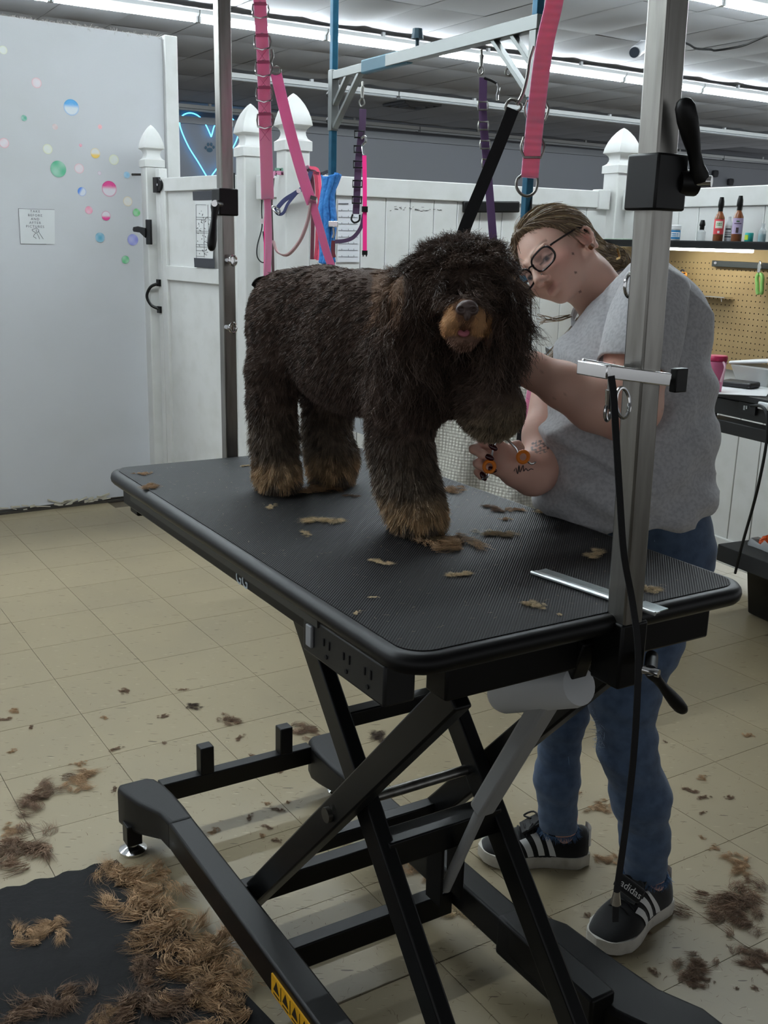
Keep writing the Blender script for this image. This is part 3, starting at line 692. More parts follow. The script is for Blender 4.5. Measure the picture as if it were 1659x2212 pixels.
# ================================================================== ORGANIC SHAPES: smooth unions meshed by surface nets
class SDF:
    def __init__(s, lo, hi, h):
        s.lo = np.asarray(lo, float); s.h = h; s.n = np.ceil((np.asarray(hi, float)-s.lo)/h).astype(int)+1
        s.D = np.full(s.n, 1.0, np.float32)
        s.ax = [s.lo[i]+h*np.arange(s.n[i]) for i in range(3)]
    def _region(s, lo, hi):
        a = np.clip(np.floor((lo-s.lo)/s.h).astype(int), 0, s.n); b = np.clip(np.ceil((hi-s.lo)/s.h).astype(int)+1, 0, s.n)
        if np.any(b <= a): return None, None
        sl = tuple(slice(a[i], b[i]) for i in range(3))
        X, Y, Z = np.meshgrid(s.ax[0][sl[0]], s.ax[1][sl[1]], s.ax[2][sl[2]], indexing='ij')
        return sl, np.stack([X, Y, Z], -1)
    def _merge(s, sl, d, k, mode):
        D = s.D[sl]
        if mode == 'sub': d = -d; h = np.clip(.5-.5*(d-D)/k*-1, 0, 1); 
        if mode == 'add':
            h = np.clip(.5+.5*(D-d)/k, 0, 1); s.D[sl] = D*(1-h)+d*h-k*h*(1-h)
        else:
            h = np.clip(.5-.5*(D-d)/k, 0, 1); s.D[sl] = D*(1-h)+d*h+k*h*(1-h)
    def cap(s, a, b, ra, rb=None, k=.02, mode='add'):
        a = np.asarray(a, float); b = np.asarray(b, float); rb = ra if rb is None else rb; m = max(ra, rb)+k+3*s.h
        sl, G = s._region(np.minimum(a, b)-m, np.maximum(a, b)+m)
        if sl is None: return s
        ba = b-a; t = np.clip(((G-a) @ ba)/(ba @ ba+1e-12), 0, 1); d = np.linalg.norm(G-a-t[..., None]*ba, axis=-1)-(ra+(rb-ra)*t)
        s._merge(sl, d, k, mode); return s
    def chain(s, pts, k=.02, mode='add'):
        for (p, r), (q, t) in zip(pts, pts[1:]): s.cap(p, q, r, t, k, mode)
        return s
    def ell(s, c, r, ax=None, k=.02, mode='add'):
        """ellipsoid, ax = rows of unit axes"""
        c = np.asarray(c, float); r = np.asarray(r, float)*np.ones(3); m = r.max()+k+3*s.h
        sl, G = s._region(c-m, c+m)
        if sl is None: return s
        q = G-c
        if ax is not None: q = q @ np.asarray(ax, float).T
        k0 = np.linalg.norm(q/r, axis=-1); k1 = np.linalg.norm(q/(r*r), axis=-1)+1e-9
        s._merge(sl, k0*(k0-1)/k1, k, mode); return s
    def half(s, p, n, k=.004):
        """cut away everything on the side n points to"""
        p = np.asarray(p, float); n = unit(n); X, Y, Z = np.meshgrid(*s.ax, indexing='ij')
        d = (X-p[0])*n[0]+(Y-p[1])*n[1]+(Z-p[2])*n[2]; s.D = np.maximum(s.D, d.astype(np.float32)); return s
    def mesh(s):
        D = s.D; h = s.h; S = D < 0
        c = [D[i:D.shape[0]-1+i, j:D.shape[1]-1+j, k:D.shape[2]-1+k] for i in (0, 1) for j in (0, 1) for k in (0, 1)]
        cnt = sum((x < 0).astype(np.int8) for x in c); mask = (cnt > 0) & (cnt < 8)
        idx = np.full(mask.shape, -1, np.int64); I = np.argwhere(mask); idx[mask] = np.arange(len(I))
        cv = np.stack([x[mask] for x in c], 1); off = np.array([[i, j, k] for i in (0, 1) for j in (0, 1) for k in (0, 1)], float)
        acc = np.zeros((len(I), 3)); num = np.zeros(len(I))
        for a in range(8):
            for b in range(a+1, 8):
                if np.abs(off[a]-off[b]).sum() != 1: continue
                m = (cv[:, a] < 0) != (cv[:, b] < 0); t = cv[m, a]/(cv[m, a]-cv[m, b])
                acc[m] += off[a]+(off[b]-off[a])*t[:, None]; num[m] += 1
        V = s.lo+h*(I+acc/num[:, None]); F = []
        for axis in range(3):
            A = S.take(range(S.shape[axis]-1), axis); B = S.take(range(1, S.shape[axis]), axis); ch = A != B
            o1, o2 = [(1, 2), (2, 0), (0, 1)][axis]
            e = np.argwhere(ch); e = e[(e[:, o1] > 0) & (e[:, o2] > 0) & (e[:, o1] < mask.shape[o1]) & (e[:, o2] < mask.shape[o2])]
            if not len(e): continue
            q = []
            for d1, d2 in ((-1, -1), (0, -1), (0, 0), (-1, 0)):
                f = e.copy(); f[:, o1] += d1; f[:, o2] += d2; q.append(idx[f[:, 0], f[:, 1], f[:, 2]])
            q = np.stack(q, 1); ins = S[e[:, 0], e[:, 1], e[:, 2]]; q[~ins] = q[~ins][:, ::-1]; F.append(q)
        F = np.concatenate(F); F = F[(F >= 0).all(1)]; us = np.unique(F); rm = np.zeros(len(V), np.int64); rm[us] = np.arange(len(us))
        return V[us], rm[F]
def vnormals(V, F):
    n = np.cross(V[F[:, 2]]-V[F[:, 0]], V[F[:, 3]]-V[F[:, 1]]); N = np.zeros_like(V)
    for k in range(4): np.add.at(N, F[:, k], n)
    return N/(np.linalg.norm(N, axis=1, keepdims=True)+1e-12)
def relax(V, F, it=2, lam=.5):
    for _ in range(it):
        A = np.zeros_like(V); c = np.zeros(len(V))
        for a, b in ((0, 1), (1, 2), (2, 3), (3, 0)):
            np.add.at(A, F[:, a], V[F[:, b]]); np.add.at(c, F[:, a], 1); np.add.at(A, F[:, b], V[F[:, a]]); np.add.at(c, F[:, b], 1)
        V = V+(A/np.maximum(c, 1)[:, None]-V)*lam
    return V
def sample(V, F, N, n, rng, wt=None):
    """n random surface points with their normals"""
    a = np.linalg.norm(np.cross(V[F[:, 2]]-V[F[:, 0]], V[F[:, 3]]-V[F[:, 1]]), axis=1)
    if wt is not None: a = a*wt
    f = rng.choice(len(F), n, p=a/a.sum()); u = rng.random((n, 1)); v = rng.random((n, 1)); q = F[f]
    bl = lambda A: (A[q[:, 0]]*(1-u)+A[q[:, 1]]*u)*(1-v)+(A[q[:, 3]]*(1-u)+A[q[:, 2]]*u)*v
    nn = bl(N); return bl(V), nn/(np.linalg.norm(nn, axis=1, keepdims=True)+1e-9), f
def projn(Pn):
    c = (Pn-CAM) @ RC.T; return np.stack([829.5+FPX*c[:, 0]/c[:, 2], 1106+FPX*c[:, 1]/c[:, 2]], 1)
def smst(x, a, b): t = np.clip((x-a)/(b-a), 0, 1); return t*t*(3-2*t)
CR, CD, CF = RC   # camera-side measuring axes: right, down, depth
def px(n, c): return n*c/FPX
# ================================================================== THE DOG
def build_dog():
    r = np.random.default_rng(21)
    g = onz(715, 1060, TZ); dog = thing('dog', 'chocolate brown spaniel with tan muzzle and paws standing on the grooming table', 'dog', (g[0], g[1], TZ))
    S = SDF((-.50, 1.45, TZ-.02), (.42, 2.42, 1.53), .006)
    Q = lambda u, v, c, rp: (P(u, v, c), px(rp, c))
    # trunk
    S.chain([Q(628, 668, 2.14, 86), Q(705, 680, 2.06, 92), Q(800, 728, 1.97, 132), Q(880, 745, 1.89, 128)], k=.05)
    S.chain([Q(640, 720, 2.12, 86), Q(745, 775, 2.02, 88), Q(840, 800, 1.92, 90)], k=.05)
    # hind legs
    S.chain([Q(612, 715, 2.09, 70), Q(592, 800, 2.08, 51), Q(588, 870, 2.09, 44), Q(593, 950, 2.10, 40), Q(598, 1018, 2.105, 40), Q(604, 1035, 2.085, 38)], k=.03)
    S.chain([Q(690, 740, 2.14, 75), Q(712, 850, 2.17, 52), Q(704, 935, 2.19, 42), Q(718, 990, 2.175, 46), Q(718, 1022, 2.16, 42)], k=.03)
    # standing front leg, chest and shoulder
    S.chain([Q(885, 800, 1.84, 92), Q(868, 890, 1.84, 66), Q(864, 960, 1.85, 56), Q(880, 1040, 1.845, 56), Q(901, 1105, 1.83, 50), Q(908, 1118, 1.815, 46)], k=.035)
    S.chain([Q(930, 760, 1.83, 100), Q(950, 830, 1.83, 62)], k=.04)
    # lifted front leg ending in a round pom
    S.chain([Q(960, 800, 1.84, 66), Q(1020, 850, 1.79, 46), Q(1062, 880, 1.75, 60)], k=.03)
    S.ell(P(1066, 882, 1.75), (px(64, 1.75), px(58, 1.75), px(54, 1.75)), RC, k=.03)
    # neck and skull
    S.chain([Q(920, 720, 1.86, 105), Q(975, 645, 1.79, 84), Q(998, 612, 1.76, 72)], k=.05)
    S.ell(P(998, 600, 1.755), (px(78, 1.75), px(62, 1.75), px(80, 1.75)), RC, k=.03)
    # brow above the muzzle
    S.ell(P(1005, 620, 1.70), (px(58, 1.7), px(30, 1.7), px(40, 1.7)), RC, k=.03)
    # ears
    S.chain([Q(930, 590, 1.76, 36), Q(896, 650, 1.75, 48), Q(888, 740, 1.755, 54), Q(896, 805, 1.77, 40)], k=.03)
    S.chain([Q(1056, 580, 1.73, 34), Q(1078, 640, 1.715, 32), Q(1082, 720, 1.71, 34), Q(1070, 775, 1.715, 28)], k=.03)
    # muzzle with hanging lips and lower jaw
    mz = P(1002, 680, 1.66)
    S.ell(P(1004, 672, 1.675), (px(42, 1.66), px(34, 1.66), .055), RC, k=.02)
    S.ell(P(1006, 680, 1.655), (px(37, 1.65), px(32, 1.65), .042), RC, k=.012)
    S.ell(P(976, 704, 1.66), (px(25, 1.65), px(26, 1.65), .036), RC, k=.012)
    S.ell(P(1030, 706, 1.662), (px(19, 1.65), px(30, 1.65), .036), RC, k=.012)
    S.ell(P(1000, 738, 1.672), (px(30, 1.66), px(19, 1.66), .036), RC, k=.008)
    S.ell(P(1000, 718, 1.640), (px(14, 1.64), px(7, 1.64), .018), RC, k=.006, mode='sub')
    S.half((0, 0, TZ+.001), (0, 0, -1))
    V, F = S.mesh(); V = relax(V, F, 2); V[:, 2] = np.maximum(V[:, 2], TZ+.0005); N = vnormals(V, F)
    def muzzle_w(X):
        u = projn(X); c = (X-CAM) @ CF
        return ((np.abs(u[:, 0]-1002) < 62) & (u[:, 1] > 645) & (u[:, 1] < 768) & (c < 1.70)).astype(float)
    def paint(X, rnd):
        u = projn(X); n = len(X); z = X[:, 2]; c = np.tile(np.array(lin((88, 72, 63))), (n, 1))
        leg = smst(-z, -1.17, -1.05)*(u[:, 0] < 985); c = c*(1-leg[:, None])+np.array(lin((114, 101, 87)))*leg[:, None]
        tan = smst(-z, -(TZ+.085), -(TZ+.035))*(u[:, 0] < 985)*(z > TZ+.022+.01*np.sin(u[:, 0]*.13)); c = c*(1-.8*tan[:, None])+np.array(lin((196, 164, 124)))*.8*tan[:, None]
        pom = (u[:, 0] > 985)*smst(u[:, 1]+.25*(u[:, 0]-1060), 858, 935)*(u[:, 1] > 830); c = c*(1-.85*pom[:, None])+np.array(lin((138, 122, 98)))*.85*pom[:, None]
        rg = (np.abs(u[:, 0]-838) < 34)*smst(-np.abs(u[:, 1]-630), -70, -20); c = c*(1-.5*rg[:, None])+np.array(lin((150, 118, 92)))*.5*rg[:, None]
        m = muzzle_w(X); up = (u[:, 1] > 648)*(np.abs(u[:, 0]-1006) > 14+.4*np.maximum(700-u[:, 1], 0)*(u[:, 1] > 650))*(u[:, 1] < 731)
        mc = np.where(up[:, None] > 0, np.array(lin((198, 150, 106))), np.array(lin((140, 104, 80))))
        mc = np.where((u[:, 1] > 727)[:, None], np.array(lin((140, 108, 92))), mc)
        c = np.where(m[:, None] > 0, mc, c)
        return np.clip(c*rnd[:, None], 0, 1)
    me = np_mesh('body', V-np.array([g[0], g[1], TZ]), F, True, paint(V, np.ones(len(V))*.85))
    body = link_mesh('body', me, M('dog skin', (50, 42, 38), .8, attr='Col', spec=.2, bump=(220, .5, .003)), dog)
    # coat
    fc = V[F].mean(1); fu = projn(fc); wt = np.where(muzzle_w(fc) > 0, .25, 1.0)
    view = unit(np.array([0, 0, 0])-np.array([.0, 1.9, .1])); fn = np.cross(V[F[:, 2]]-V[F[:, 0]], V[F[:, 3]]-V[F[:, 1]]); fn /= np.linalg.norm(fn, axis=1, keepdims=True)+1e-12
    wt = wt*np.where(fn @ view < -.35, .35, 1.0)
    hd = np.hypot((fu[:, 0]-1000)/150, (fu[:, 1]-620)/160) < 1; ear = (((np.abs(fu[:, 0]-885) < 80) & (fu[:, 1] < 850)) | ((np.abs(fu[:, 0]-1080) < 48) & (fu[:, 1] < 800))) & (fu[:, 1] > 545) & (((fc-CAM) @ CF) < 1.80)
    wt = wt*np.where(hd | ear, 1.5, 1)
    n = 215000; p, nn, f = sample(V, F, N, n, r, wt); u = projn(p); dep = (p-CAM) @ CF
    ism = muzzle_w(p) > 0; ish = hd[f] & ~ism; ise = ear[f] & ~ism & ~(ish & (np.abs(u[:, 0]-1000) < 70)); leg = (p[:, 2] < 1.13) & (u[:, 0] < 985)
    down = np.array([0, 0, -1.0]); back = unit(P(600, 640, 2.16)-P(880, 700, 1.88)); out = CR[None, :]*np.sign(u[:, 0]-1000)[:, None]
    comb = np.tile(back*.55+down*.75, (n, 1)); comb[leg] = down
    comb[ise] = down*1.15; comb = comb+np.where(ise[:, None], out*.04, 0)
    top = ish & (u[:, 1] < 585); comb[top] = 0; comb = comb+np.where(top[:, None], out*np.clip(np.abs(u[:, 0]-1000)/70, 0, 1)[:, None]*.75+np.array([0, 0, .22]), 0)
    face = ish & ~top & ~ise; comb[face] = down*.6; comb = comb+np.where(face[:, None], out*.55, 0)
    ln = r.uniform(.007, .012, n); ln[leg] = r.uniform(.010, .017, leg.sum()); ln[ism] = r.uniform(.003, .006, ism.sum())
    ln[ise] = r.uniform(.024, .05, ise.sum()); ln[top] = r.uniform(.014, .032, top.sum()); ln[face] = r.uniform(.018, .036, face.sum())
    pom = (u[:, 0] > 985) & (u[:, 1] > 815) & ~ise; ln[pom] = r.uniform(.006, .010, pom.sum())
    bl = r.uniform(.75, 1.25, n); ln *= bl
    nw = np.where(leg, .55, .42); nw[ise] = .20; nw[top] = .55; nw[face] = .35; nw[ism] = .25
    # locks: neighbouring strands share a direction
    cell = np.floor(p/np.where((ise | top | face)[:, None], .014, .010)).astype(int); key = (cell[:, 0]*73856093 ^ cell[:, 1]*19349663 ^ cell[:, 2]*83492791) & 4095
    lock = r.normal(size=(4096, 3))[key]; lr = np.where(ise | top | face, .30, .14)
    d = nn*nw[:, None]+comb*.8+lock*lr[:, None]+r.normal(size=(n, 3))*.07
    bend = np.where((ise | face)[:, None], down*.35, down*.12); bend = bend+np.where(top[:, None], down*.25+nn*.1, 0)
    wdt = np.where(ise | top | face, .0013, .00105); wdt[ism] = .0008
    lockv = r.uniform(.5, 1.6, 4096)[key]; rnd = lockv*r.uniform(.75, 1.3, n)
    colr = paint(p, rnd)
    parts = []
    for msk, seg, wav, wf in ((ise | top | face, 5, .19, 8), (~(ise | top | face), 2, .04, 4)):
        i = np.where(msk)[0]; VV, FF, si = strands(p[i], d[i], ln[i], wdt[i], seg, bend[i], .3, 5, wav, wf); parts.append((VV, FF, colr[i][si]))
    o = 0; Vs = []; Fs = []; Cs = []
    for VV, FF, cc in parts: Vs.append(VV); Fs.append(FF+o); Cs.append(cc); o += len(VV)
    Vs = np.concatenate(Vs); Vs[:, 2] = np.maximum(Vs[:, 2], TZ+.001)
    me = np_mesh('coat', Vs-np.array([g[0], g[1], TZ]), np.concatenate(Fs), True, np.concatenate(Cs))
    coat = link_mesh('coat', me, M('dog hair', (60, 50, 45), .55, attr='Col', spec=.35), dog); coat['kind'] = 'stuff'
    # nose, nostrils, tongue
    nose_m = M('nose leather', (98, 82, 78), .38, bump=(900, .4, .001), spec=.6)
    S2 = SDF(P(1010, 668, 1.63)-.035, P(1010, 668, 1.63)+.035, .0016)
    S2.ell(P(1010, 662, 1.616), (px(22, 1.62), px(14, 1.62), .013), RC, k=.004).ell(P(996, 669, 1.616), (px(12, 1.62), px(11, 1.62), .012), RC, k=.004).ell(P(1023, 670, 1.616), (px(11, 1.62), px(11, 1.62), .012), RC, k=.004).ell(P(1009, 680, 1.618), (px(8, 1.62), px(13, 1.62), .010), RC, k=.005)
    S2.ell(P(996, 668, 1.606), (px(7.5, 1.61), px(5.5, 1.61), .006), RC, k=.002, mode='sub').ell(P(1023, 669, 1.606), (px(6.5, 1.61), px(5.5, 1.61), .006), RC, k=.002, mode='sub').cap(P(1010, 674, 1.604), P(1009, 694, 1.606), .0011, k=.001, mode='sub')
    v, f_ = S2.mesh(); link_mesh('nose', np_mesh('nose', v-np.array([g[0], g[1], TZ]), f_), nose_m, dog)
    tg = MB(); tg.tube(smooth_path([P(991, 716, 1.648), P(998, 721, 1.643), P(1005, 721.5, 1.643), P(1012, 716, 1.648)], 4), [.003]+[.0045]*11+[.003], 10)
    tg.build('tongue', M('tongue', (196, 120, 132), .35), dog)
    # dark eyes nearly lost under the fringe
    for uu in (972, 1036): MB().lathe([(.0001, -.009), (.005, -.0075), (.0085, -.003), (.0085, .003), (.005, .0075), (.0001, .009)], P(uu, 632, 1.70), 14).build('eye', M('dog eye', (16, 11, 9), .5, spec=.2), dog)
    return dog
build_dog()
# ================================================================== THE GROOMER
def build_person():
    r = np.random.default_rng(4)
    base = np.array([.50, 2.10, 0.0])
    per = thing('person', 'woman in grey t-shirt, jeans and glasses bending to trim the dog', 'person', tuple(base))
    Q = lambda u, v, c, rp: (P(u, v, c), px(rp, c))
    # ---- head frame
    hs = .88; Hc = P(1216, 567, 2.08); f = unit(CR*-.656+CD*.397+CF*-.642); l = CR*.443+CD*-.487+CF*-.753; l = unit(l-f*(l @ f)); up = np.cross(f, l)
    H = lambda x, y, z: Hc+hs*(f*x+l*y+up*z)
    AX = np.array([f, l, up]); I3 = np.eye(3); G_ = lambda x, y, z: np.array([x, y, z], float); inv_ = lambda p: ((p-Hc) @ AX.T)/hs
    pieces = []   # skin islands
    # ---- head and neck
    S = SDF((-.19, -.13, -.20), (.15, .13, .15), .0030)
    E_ = lambda x, y, z, a, b, c, k=.012, mode='add', ax=I3: S.ell(G_(x, y, z), (a, b, c), ax, k, mode)
    E_(-.012, 0, .045, .094, .072, .083); E_(.038, 0, .005, .062, .064, .075, .02); E_(.048, 0, -.034, .046, .048, .044, .02)
    for s in (1, -1):
        S.cap(G_(.0, s*.054, -.035), G_(.060, s*.020, -.062), .022, .016, .02)
        E_(.062, s*.036, -.018, .028, .026, .026, .02)
        E_(.088, s*.032, .016, .015, .014, .011, .012, 'sub')
        E_(.076, s*.031, .016, .016, .0145, .0125, .003)
        S.cap(G_(.095, s*.012, .036), G_(.084, s*.048, .036), .006, .005, .012)
        E_(.108, s*.0105, -.022, .0095, .007, .0075, .006)
    E_(.074, 0, -.066, .020, .023, .017, .016)
    S.cap(G_(.094, 0, .026), G_(.116, 0, -.012), .0075, .0095, .010); E_(.116, 0, -.016, .0115, .0105, .0095, .006)
    for s in (1, -1): E_(.113, s*.007, -.0275, .0045, .0032, .004, .002, 'sub')
    for (za, ra) in ((-.0440, .0042), (-.0525, .0050)): S.chain([(G_(.086, -.022, -.0475), .0022), (G_(.0965, -.010, za), ra), (G_(.0985, 0, za-.0005), ra*.95), (G_(.0965, .010, za), ra), (G_(.086, .022, -.0475), .0022)], .006)
    S.chain([(G_(.090, -.019, -.0478), .0004), (G_(.1022, 0, -.0480), .0006), (G_(.090, .019, -.0478), .0004)], .0008, 'sub')
    # neck down into the shirt
    nb_ = inv_(P(1335, 690, 2.10))
    S.chain([(G_(-.03, 0, -.02), .056), (G_(-.028, 0, -.07), .055), (nb_*.6+G_(-.028, 0, -.07)*.4, .058), (nb_, .07)], .025)
    # near ear
    for s in (1, -1):
        eo = G_(-.012, s*.070, -.002); ea_ = unit([-.45, 0, .80]); eb = unit([.85, s*-.25, 0])
        S.ell(eo+I3[1]*s*.006, (.018, .0055, .029), np.array([eb, unit(np.cross(ea_, eb)), ea_]), .005)
        arc = [(eo+I3[1]*s*.011+eb*(-.017*math.sin(t))+ea_*(.030*math.cos(t)), .0036) for t in np.linspace(-.9, 2.9, 9)]
        S.chain(arc, .004); S.ell(eo+I3[1]*s*.008+ea_*-.027+eb*.003, (.009, .005, .009), np.array([eb, I3[1], ea_]), .005)
        S.ell(eo+I3[1]*s*.0125+eb*.003+ea_*-.003, (.0075, .004, .011), np.array([eb, I3[1], ea_]), .004, 'sub')
    V, F = S.mesh(); V = relax(V, F, 1); V = Hc+hs*(V @ AX)
    q = (V-Hc) @ AX.T/hs; sk = np.tile(np.array(lin((238, 196, 176))), (len(V), 1))
    def blend(w_, rgb): nonlocal sk; sk = sk*(1-w_[:, None])+np.array(lin(rgb))*w_[:, None]
    blend(.55*np.exp(-(((q[:, 0]-.065)/.03)**2+((np.abs(q[:, 1])-.045)/.022)**2+((q[:, 2]+.008)/.024)**2)), (228, 140, 130))
    lip = np.exp(-(((q[:, 0]-.099)/.016)**2+(q[:, 1]/.016)**2+((q[:, 2]+.0475)/.0068)**4)); blend(np.clip(lip*1.0, 0, .5), (206, 134, 126))
    brow = np.exp(-(((q[:, 2]-.040-.010*np.sin(np.clip((np.abs(q[:, 1])-.012)*60, 0, 3.1))+.004)/.0042)**2))*(np.abs(q[:, 1]) > .012)*(np.abs(q[:, 1]) < .05)*(q[:, 0] > .05); blend(.7*brow, (132, 98, 78))
    eyw = np.exp(-(((np.abs(q[:, 1])-.031)/.011)**4+((q[:, 2]-.0105)/.0042)**4))*(q[:, 0] > .06); blend(.8*eyw, (206, 196, 196)); blend(.95*np.exp(-(((np.abs(q[:, 1])-.033)/.0052)**4+((q[:, 2]-.0105)/.0045)**4))*(q[:, 0] > .06), (52, 62, 80))
    lash = np.exp(-((q[:, 2]-.0160+.35*(np.abs(np.abs(q[:, 1])-.031)))/.0022)**2)*(np.abs(np.abs(q[:, 1])-.031) < .016)*(q[:, 0] > .06); blend(.85*lash, (46, 36, 36))
    blend(.3*np.exp(-(((q[:, 2]-.022)/.006)**2))*(np.abs(np.abs(q[:, 1])-.031) < .018)*(q[:, 0] > .06), (150, 112, 108))
    er = np.exp(-(((q[:, 0]+.012)/.02)**2+((np.abs(q[:, 1])-.078)/.012)**2+(q[:, 2]/.03)**2)); blend(.5*er, (206, 128, 112))
    for (mu, mv) in ((1238, 548), (1253, 630), (1244, 588)):
        pm = projn(V); blend(.8*((np.hypot(pm[:, 0]-mu, pm[:, 1]-mv) < 2.6) & (((V-CAM) @ CF) < 2.1)).astype(float), (110, 70, 58))
    pieces.append((V, F, sk))
    # ---- near arm reaching under the dog's ear
    S = SDF(P(1230, 850, 1.9)-np.array([.28, .3, .3]), P(1230, 700, 1.85)+np.array([.33, .3, .26]), .0045)
    S.chain([Q(1402, 660, 1.93, 66), Q(1378, 780, 1.88, 68), Q(1366, 880, 1.845, 60), Q(1345, 893, 1.835, 56), Q(1285, 872, 1.83, 57), Q(1215, 832, 1.835, 47), Q(1150, 800, 1.845, 36), Q(1118, 788, 1.85, 31)], .02)
    S.ell(P(1080, 772, 1.86), (px(38, 1.86), px(30, 1.86), .018), RC, .012)
    for k, (du, dv) in enumerate(((-62, -30), (-70, -8), (-66, 12), (-52, 28))): S.chain([Q(1062, 764+k*9, 1.865, 11), Q(1080+du*.7, 770+dv*.8, 1.87, 10), Q(1080+du, 772+dv+8, 1.885, 8.5)], .004)
    S.chain([Q(1100, 755, 1.85, 13), Q(1078, 735, 1.845, 11), Q(1060, 728, 1.85, 9)], .005)
    V, F = S.mesh(); V = relax(V, F, 1); sk = np.tile(np.array(lin((236, 190, 170))), (len(V), 1)); pm = projn(V)
    blend(.35*np.exp(-((pm[:, 0]-1340)/30)**2-((pm[:, 1]-930)/26)**2), (200, 116, 108))
    fr_ = ((np.sin(V[:, 0]*310+V[:, 2]*170)+np.sin(V[:, 1]*420-V[:, 2]*260)+np.sin(V[:, 0]*190+V[:, 1]*333)) > 2.75).astype(float); blend(.35*fr_, (150, 100, 82))
    pieces.append((V, F, sk))
    # ---- far arm and the hand on the scissors
    S = SDF(P(1095, 985, 1.9)-np.array([.10, .12, .11]), P(1130, 950, 1.95)+np.array([.11, .16, .14]), .0024)
    S.chain([Q(1200, 850, 2.06, 52), Q(1178, 940, 2.01, 46), Q(1168, 1012, 1.955, 44), Q(1150, 1025, 1.935, 42), Q(1118, 1013, 1.905, 36), Q(1098, 1003, 1.89, 32)], .02)
    S.ell(P(1080, 990, 1.88), (px(30, 1.88), px(38, 1.88), .017), RC, .012)
    fing = [[(1074, 958, 1.885, 12.5), (1049, 950, 1.87, 11), (1053, 957, 1.855, 10), (1068, 967, 1.85, 8)],
            [(1068, 975, 1.88, 12.5), (1036, 962, 1.865, 11.5), (1024, 970, 1.85, 11), (1042, 981, 1.84, 10), (1060, 989, 1.845, 7.5)],
            [(1068, 996, 1.88, 12), (1042, 992, 1.865, 11.5), (1032, 1001, 1.85, 10.5), (1048, 1011, 1.845, 9.5), (1068, 1015, 1.85, 7)],
            [(1070, 1014, 1.885, 11), (1044, 1012, 1.875, 10), (1033, 1019, 1.865, 9.5), (1040, 1028, 1.858, 8.5), (1048, 1030, 1.856, 7)]]
    for ch in fing: S.chain([Q(*c_) for c_ in ch], .0035)
    S.chain([Q(1102, 985, 1.885, 15), Q(1108, 966, 1.895, 12), Q(1118, 962, 1.89, 10), Q(1126, 968, 1.885, 8)], .006)
    V, F = S.mesh(); V = relax(V, F, 1); sk = np.tile(np.array(lin((232, 184, 165))), (len(V), 1)); pm = projn(V); dp = (V-CAM) @ CF
    tat = ((np.hypot((pm[:, 0]-1166)/20, (pm[:, 1]-965)/15) < 1) & (np.sin(pm[:, 0]*.75)+np.sin(pm[:, 1]*.9+pm[:, 0]*.3)+np.sin(pm[:, 0]*.31-pm[:, 1]*.45) > .1) & (dp < 2.02)).astype(float); blend(.8*tat, (52, 56, 62))
    pieces.append((V, F, sk))
    # ---- ankles
    for an in ([(np.array([.622, 2.060, .22]), .034), (np.array([.630, 2.066, .12]), .030), (np.array([.630, 2.066, .05]), .032)], [(np.array([.455, 2.262, .24]), .034), (np.array([.463, 2.260, .12]), .030), (np.array([.463, 2.258, .05]), .032)]):
        ce_ = an[1][0]; S = SDF(ce_-.13, ce_+.13, .006); S.chain(an, .01); V, F = S.mesh(); pieces.append((V, F, np.tile(np.array(lin((232, 184, 165))), (len(V), 1))))
    # core torso and legs inside the clothes
    S = SDF((.05, 1.7, .02), (.85, 2.6, 1.42), .02)
    S.chain([Q(1372, 690, 2.05, 80), Q(1365, 850, 2.05, 110), Q(1385, 1060, 2.08, 110), Q(1400, 1160, 2.12, 100)], .05)
    S.chain([Q(1430, 1200, 2.11, 70), Q(1350, 1480, 2.17, 48), Q(1362, 1640, 2.21, 36), (np.array([.622, 2.06, .2]), .03)], .04).chain([Q(1340, 770, 2.07, 50), Q(1200, 850, 2.06, 45)], .03).chain([Q(1372, 705, 2.05, 78), Q(1402, 672, 1.94, 58)], .03).chain([Q(1370, 1210, 2.18, 70), Q(1215, 1560, 2.40, 38), (np.array([.455, 2.262, .22]), .03)], .04)
    V, F = S.mesh(); pieces.append((V, F, np.tile(np.array(lin((232, 184, 165))), (len(V), 1))))
    o = 0; Vs = []; Fs = []; Cs = []
    for V, F, c_ in pieces: Vs.append(V); Fs.append(F+o); Cs.append(c_); o += len(V)
    skin = M('skin', (212, 166, 146), .48, attr='Col', spec=.4, bump=(420, .12, .001), sss=.12)
    link_mesh('body', np_mesh('body', np.concatenate(Vs)-base, np.concatenate(Fs), True, np.clip(np.concatenate(Cs), 0, 1)), skin, per)
    # nails, ear plug, nose stud
    nail = M('dark nail polish', (58, 14, 22), .12)
    for (u, v, c, a) in ((1065, 966, 1.841, 35), (1057, 988, 1.835, 28), (1063, 1014, 1.840, 20), (1044, 1029, 1.848, 60)):
        d1 = unit(CR*math.cos(rad(a))+CD*math.sin(rad(a))); d2 = np.cross(CF, d1); V = []
        S = SDF(P(u, v, c)-.016, P(u, v, c)+.016, .0012).ell(P(u, v, c), (.0095, .0052, .0035), np.array([d1, unit(d2), CF]), .001)
        v_, f_ = S.mesh(); link_mesh('fingernail', np_mesh('fingernail', v_-base, f_), nail, per)
    lobe = H(-.012, .070, -.002)+l*.0135+unit(up*.8-f*.45)*-.026+f*.003
    MB().cyl(lobe-l*.004, lobe+l*.004, .0052, n=18).build('ear_plug', M('wood plug', (118, 72, 44), .45), per)
    MB().cyl(H(.1185, .0165, -.013), H(.121, .019, -.012), .0012, n=8).build('nose_stud', chrome, per)
    # tattoo lettering on the inner wrist
    tp = [P(u, v, 1.866) for u, v in ((1110, 1018), (1114, 1010), (1118, 1024), (1121, 1005), (1123, 1020), (1130, 1005), (1131, 1018), (1136, 1012), (1140, 1017), (1146, 1013), (1152, 1014))]
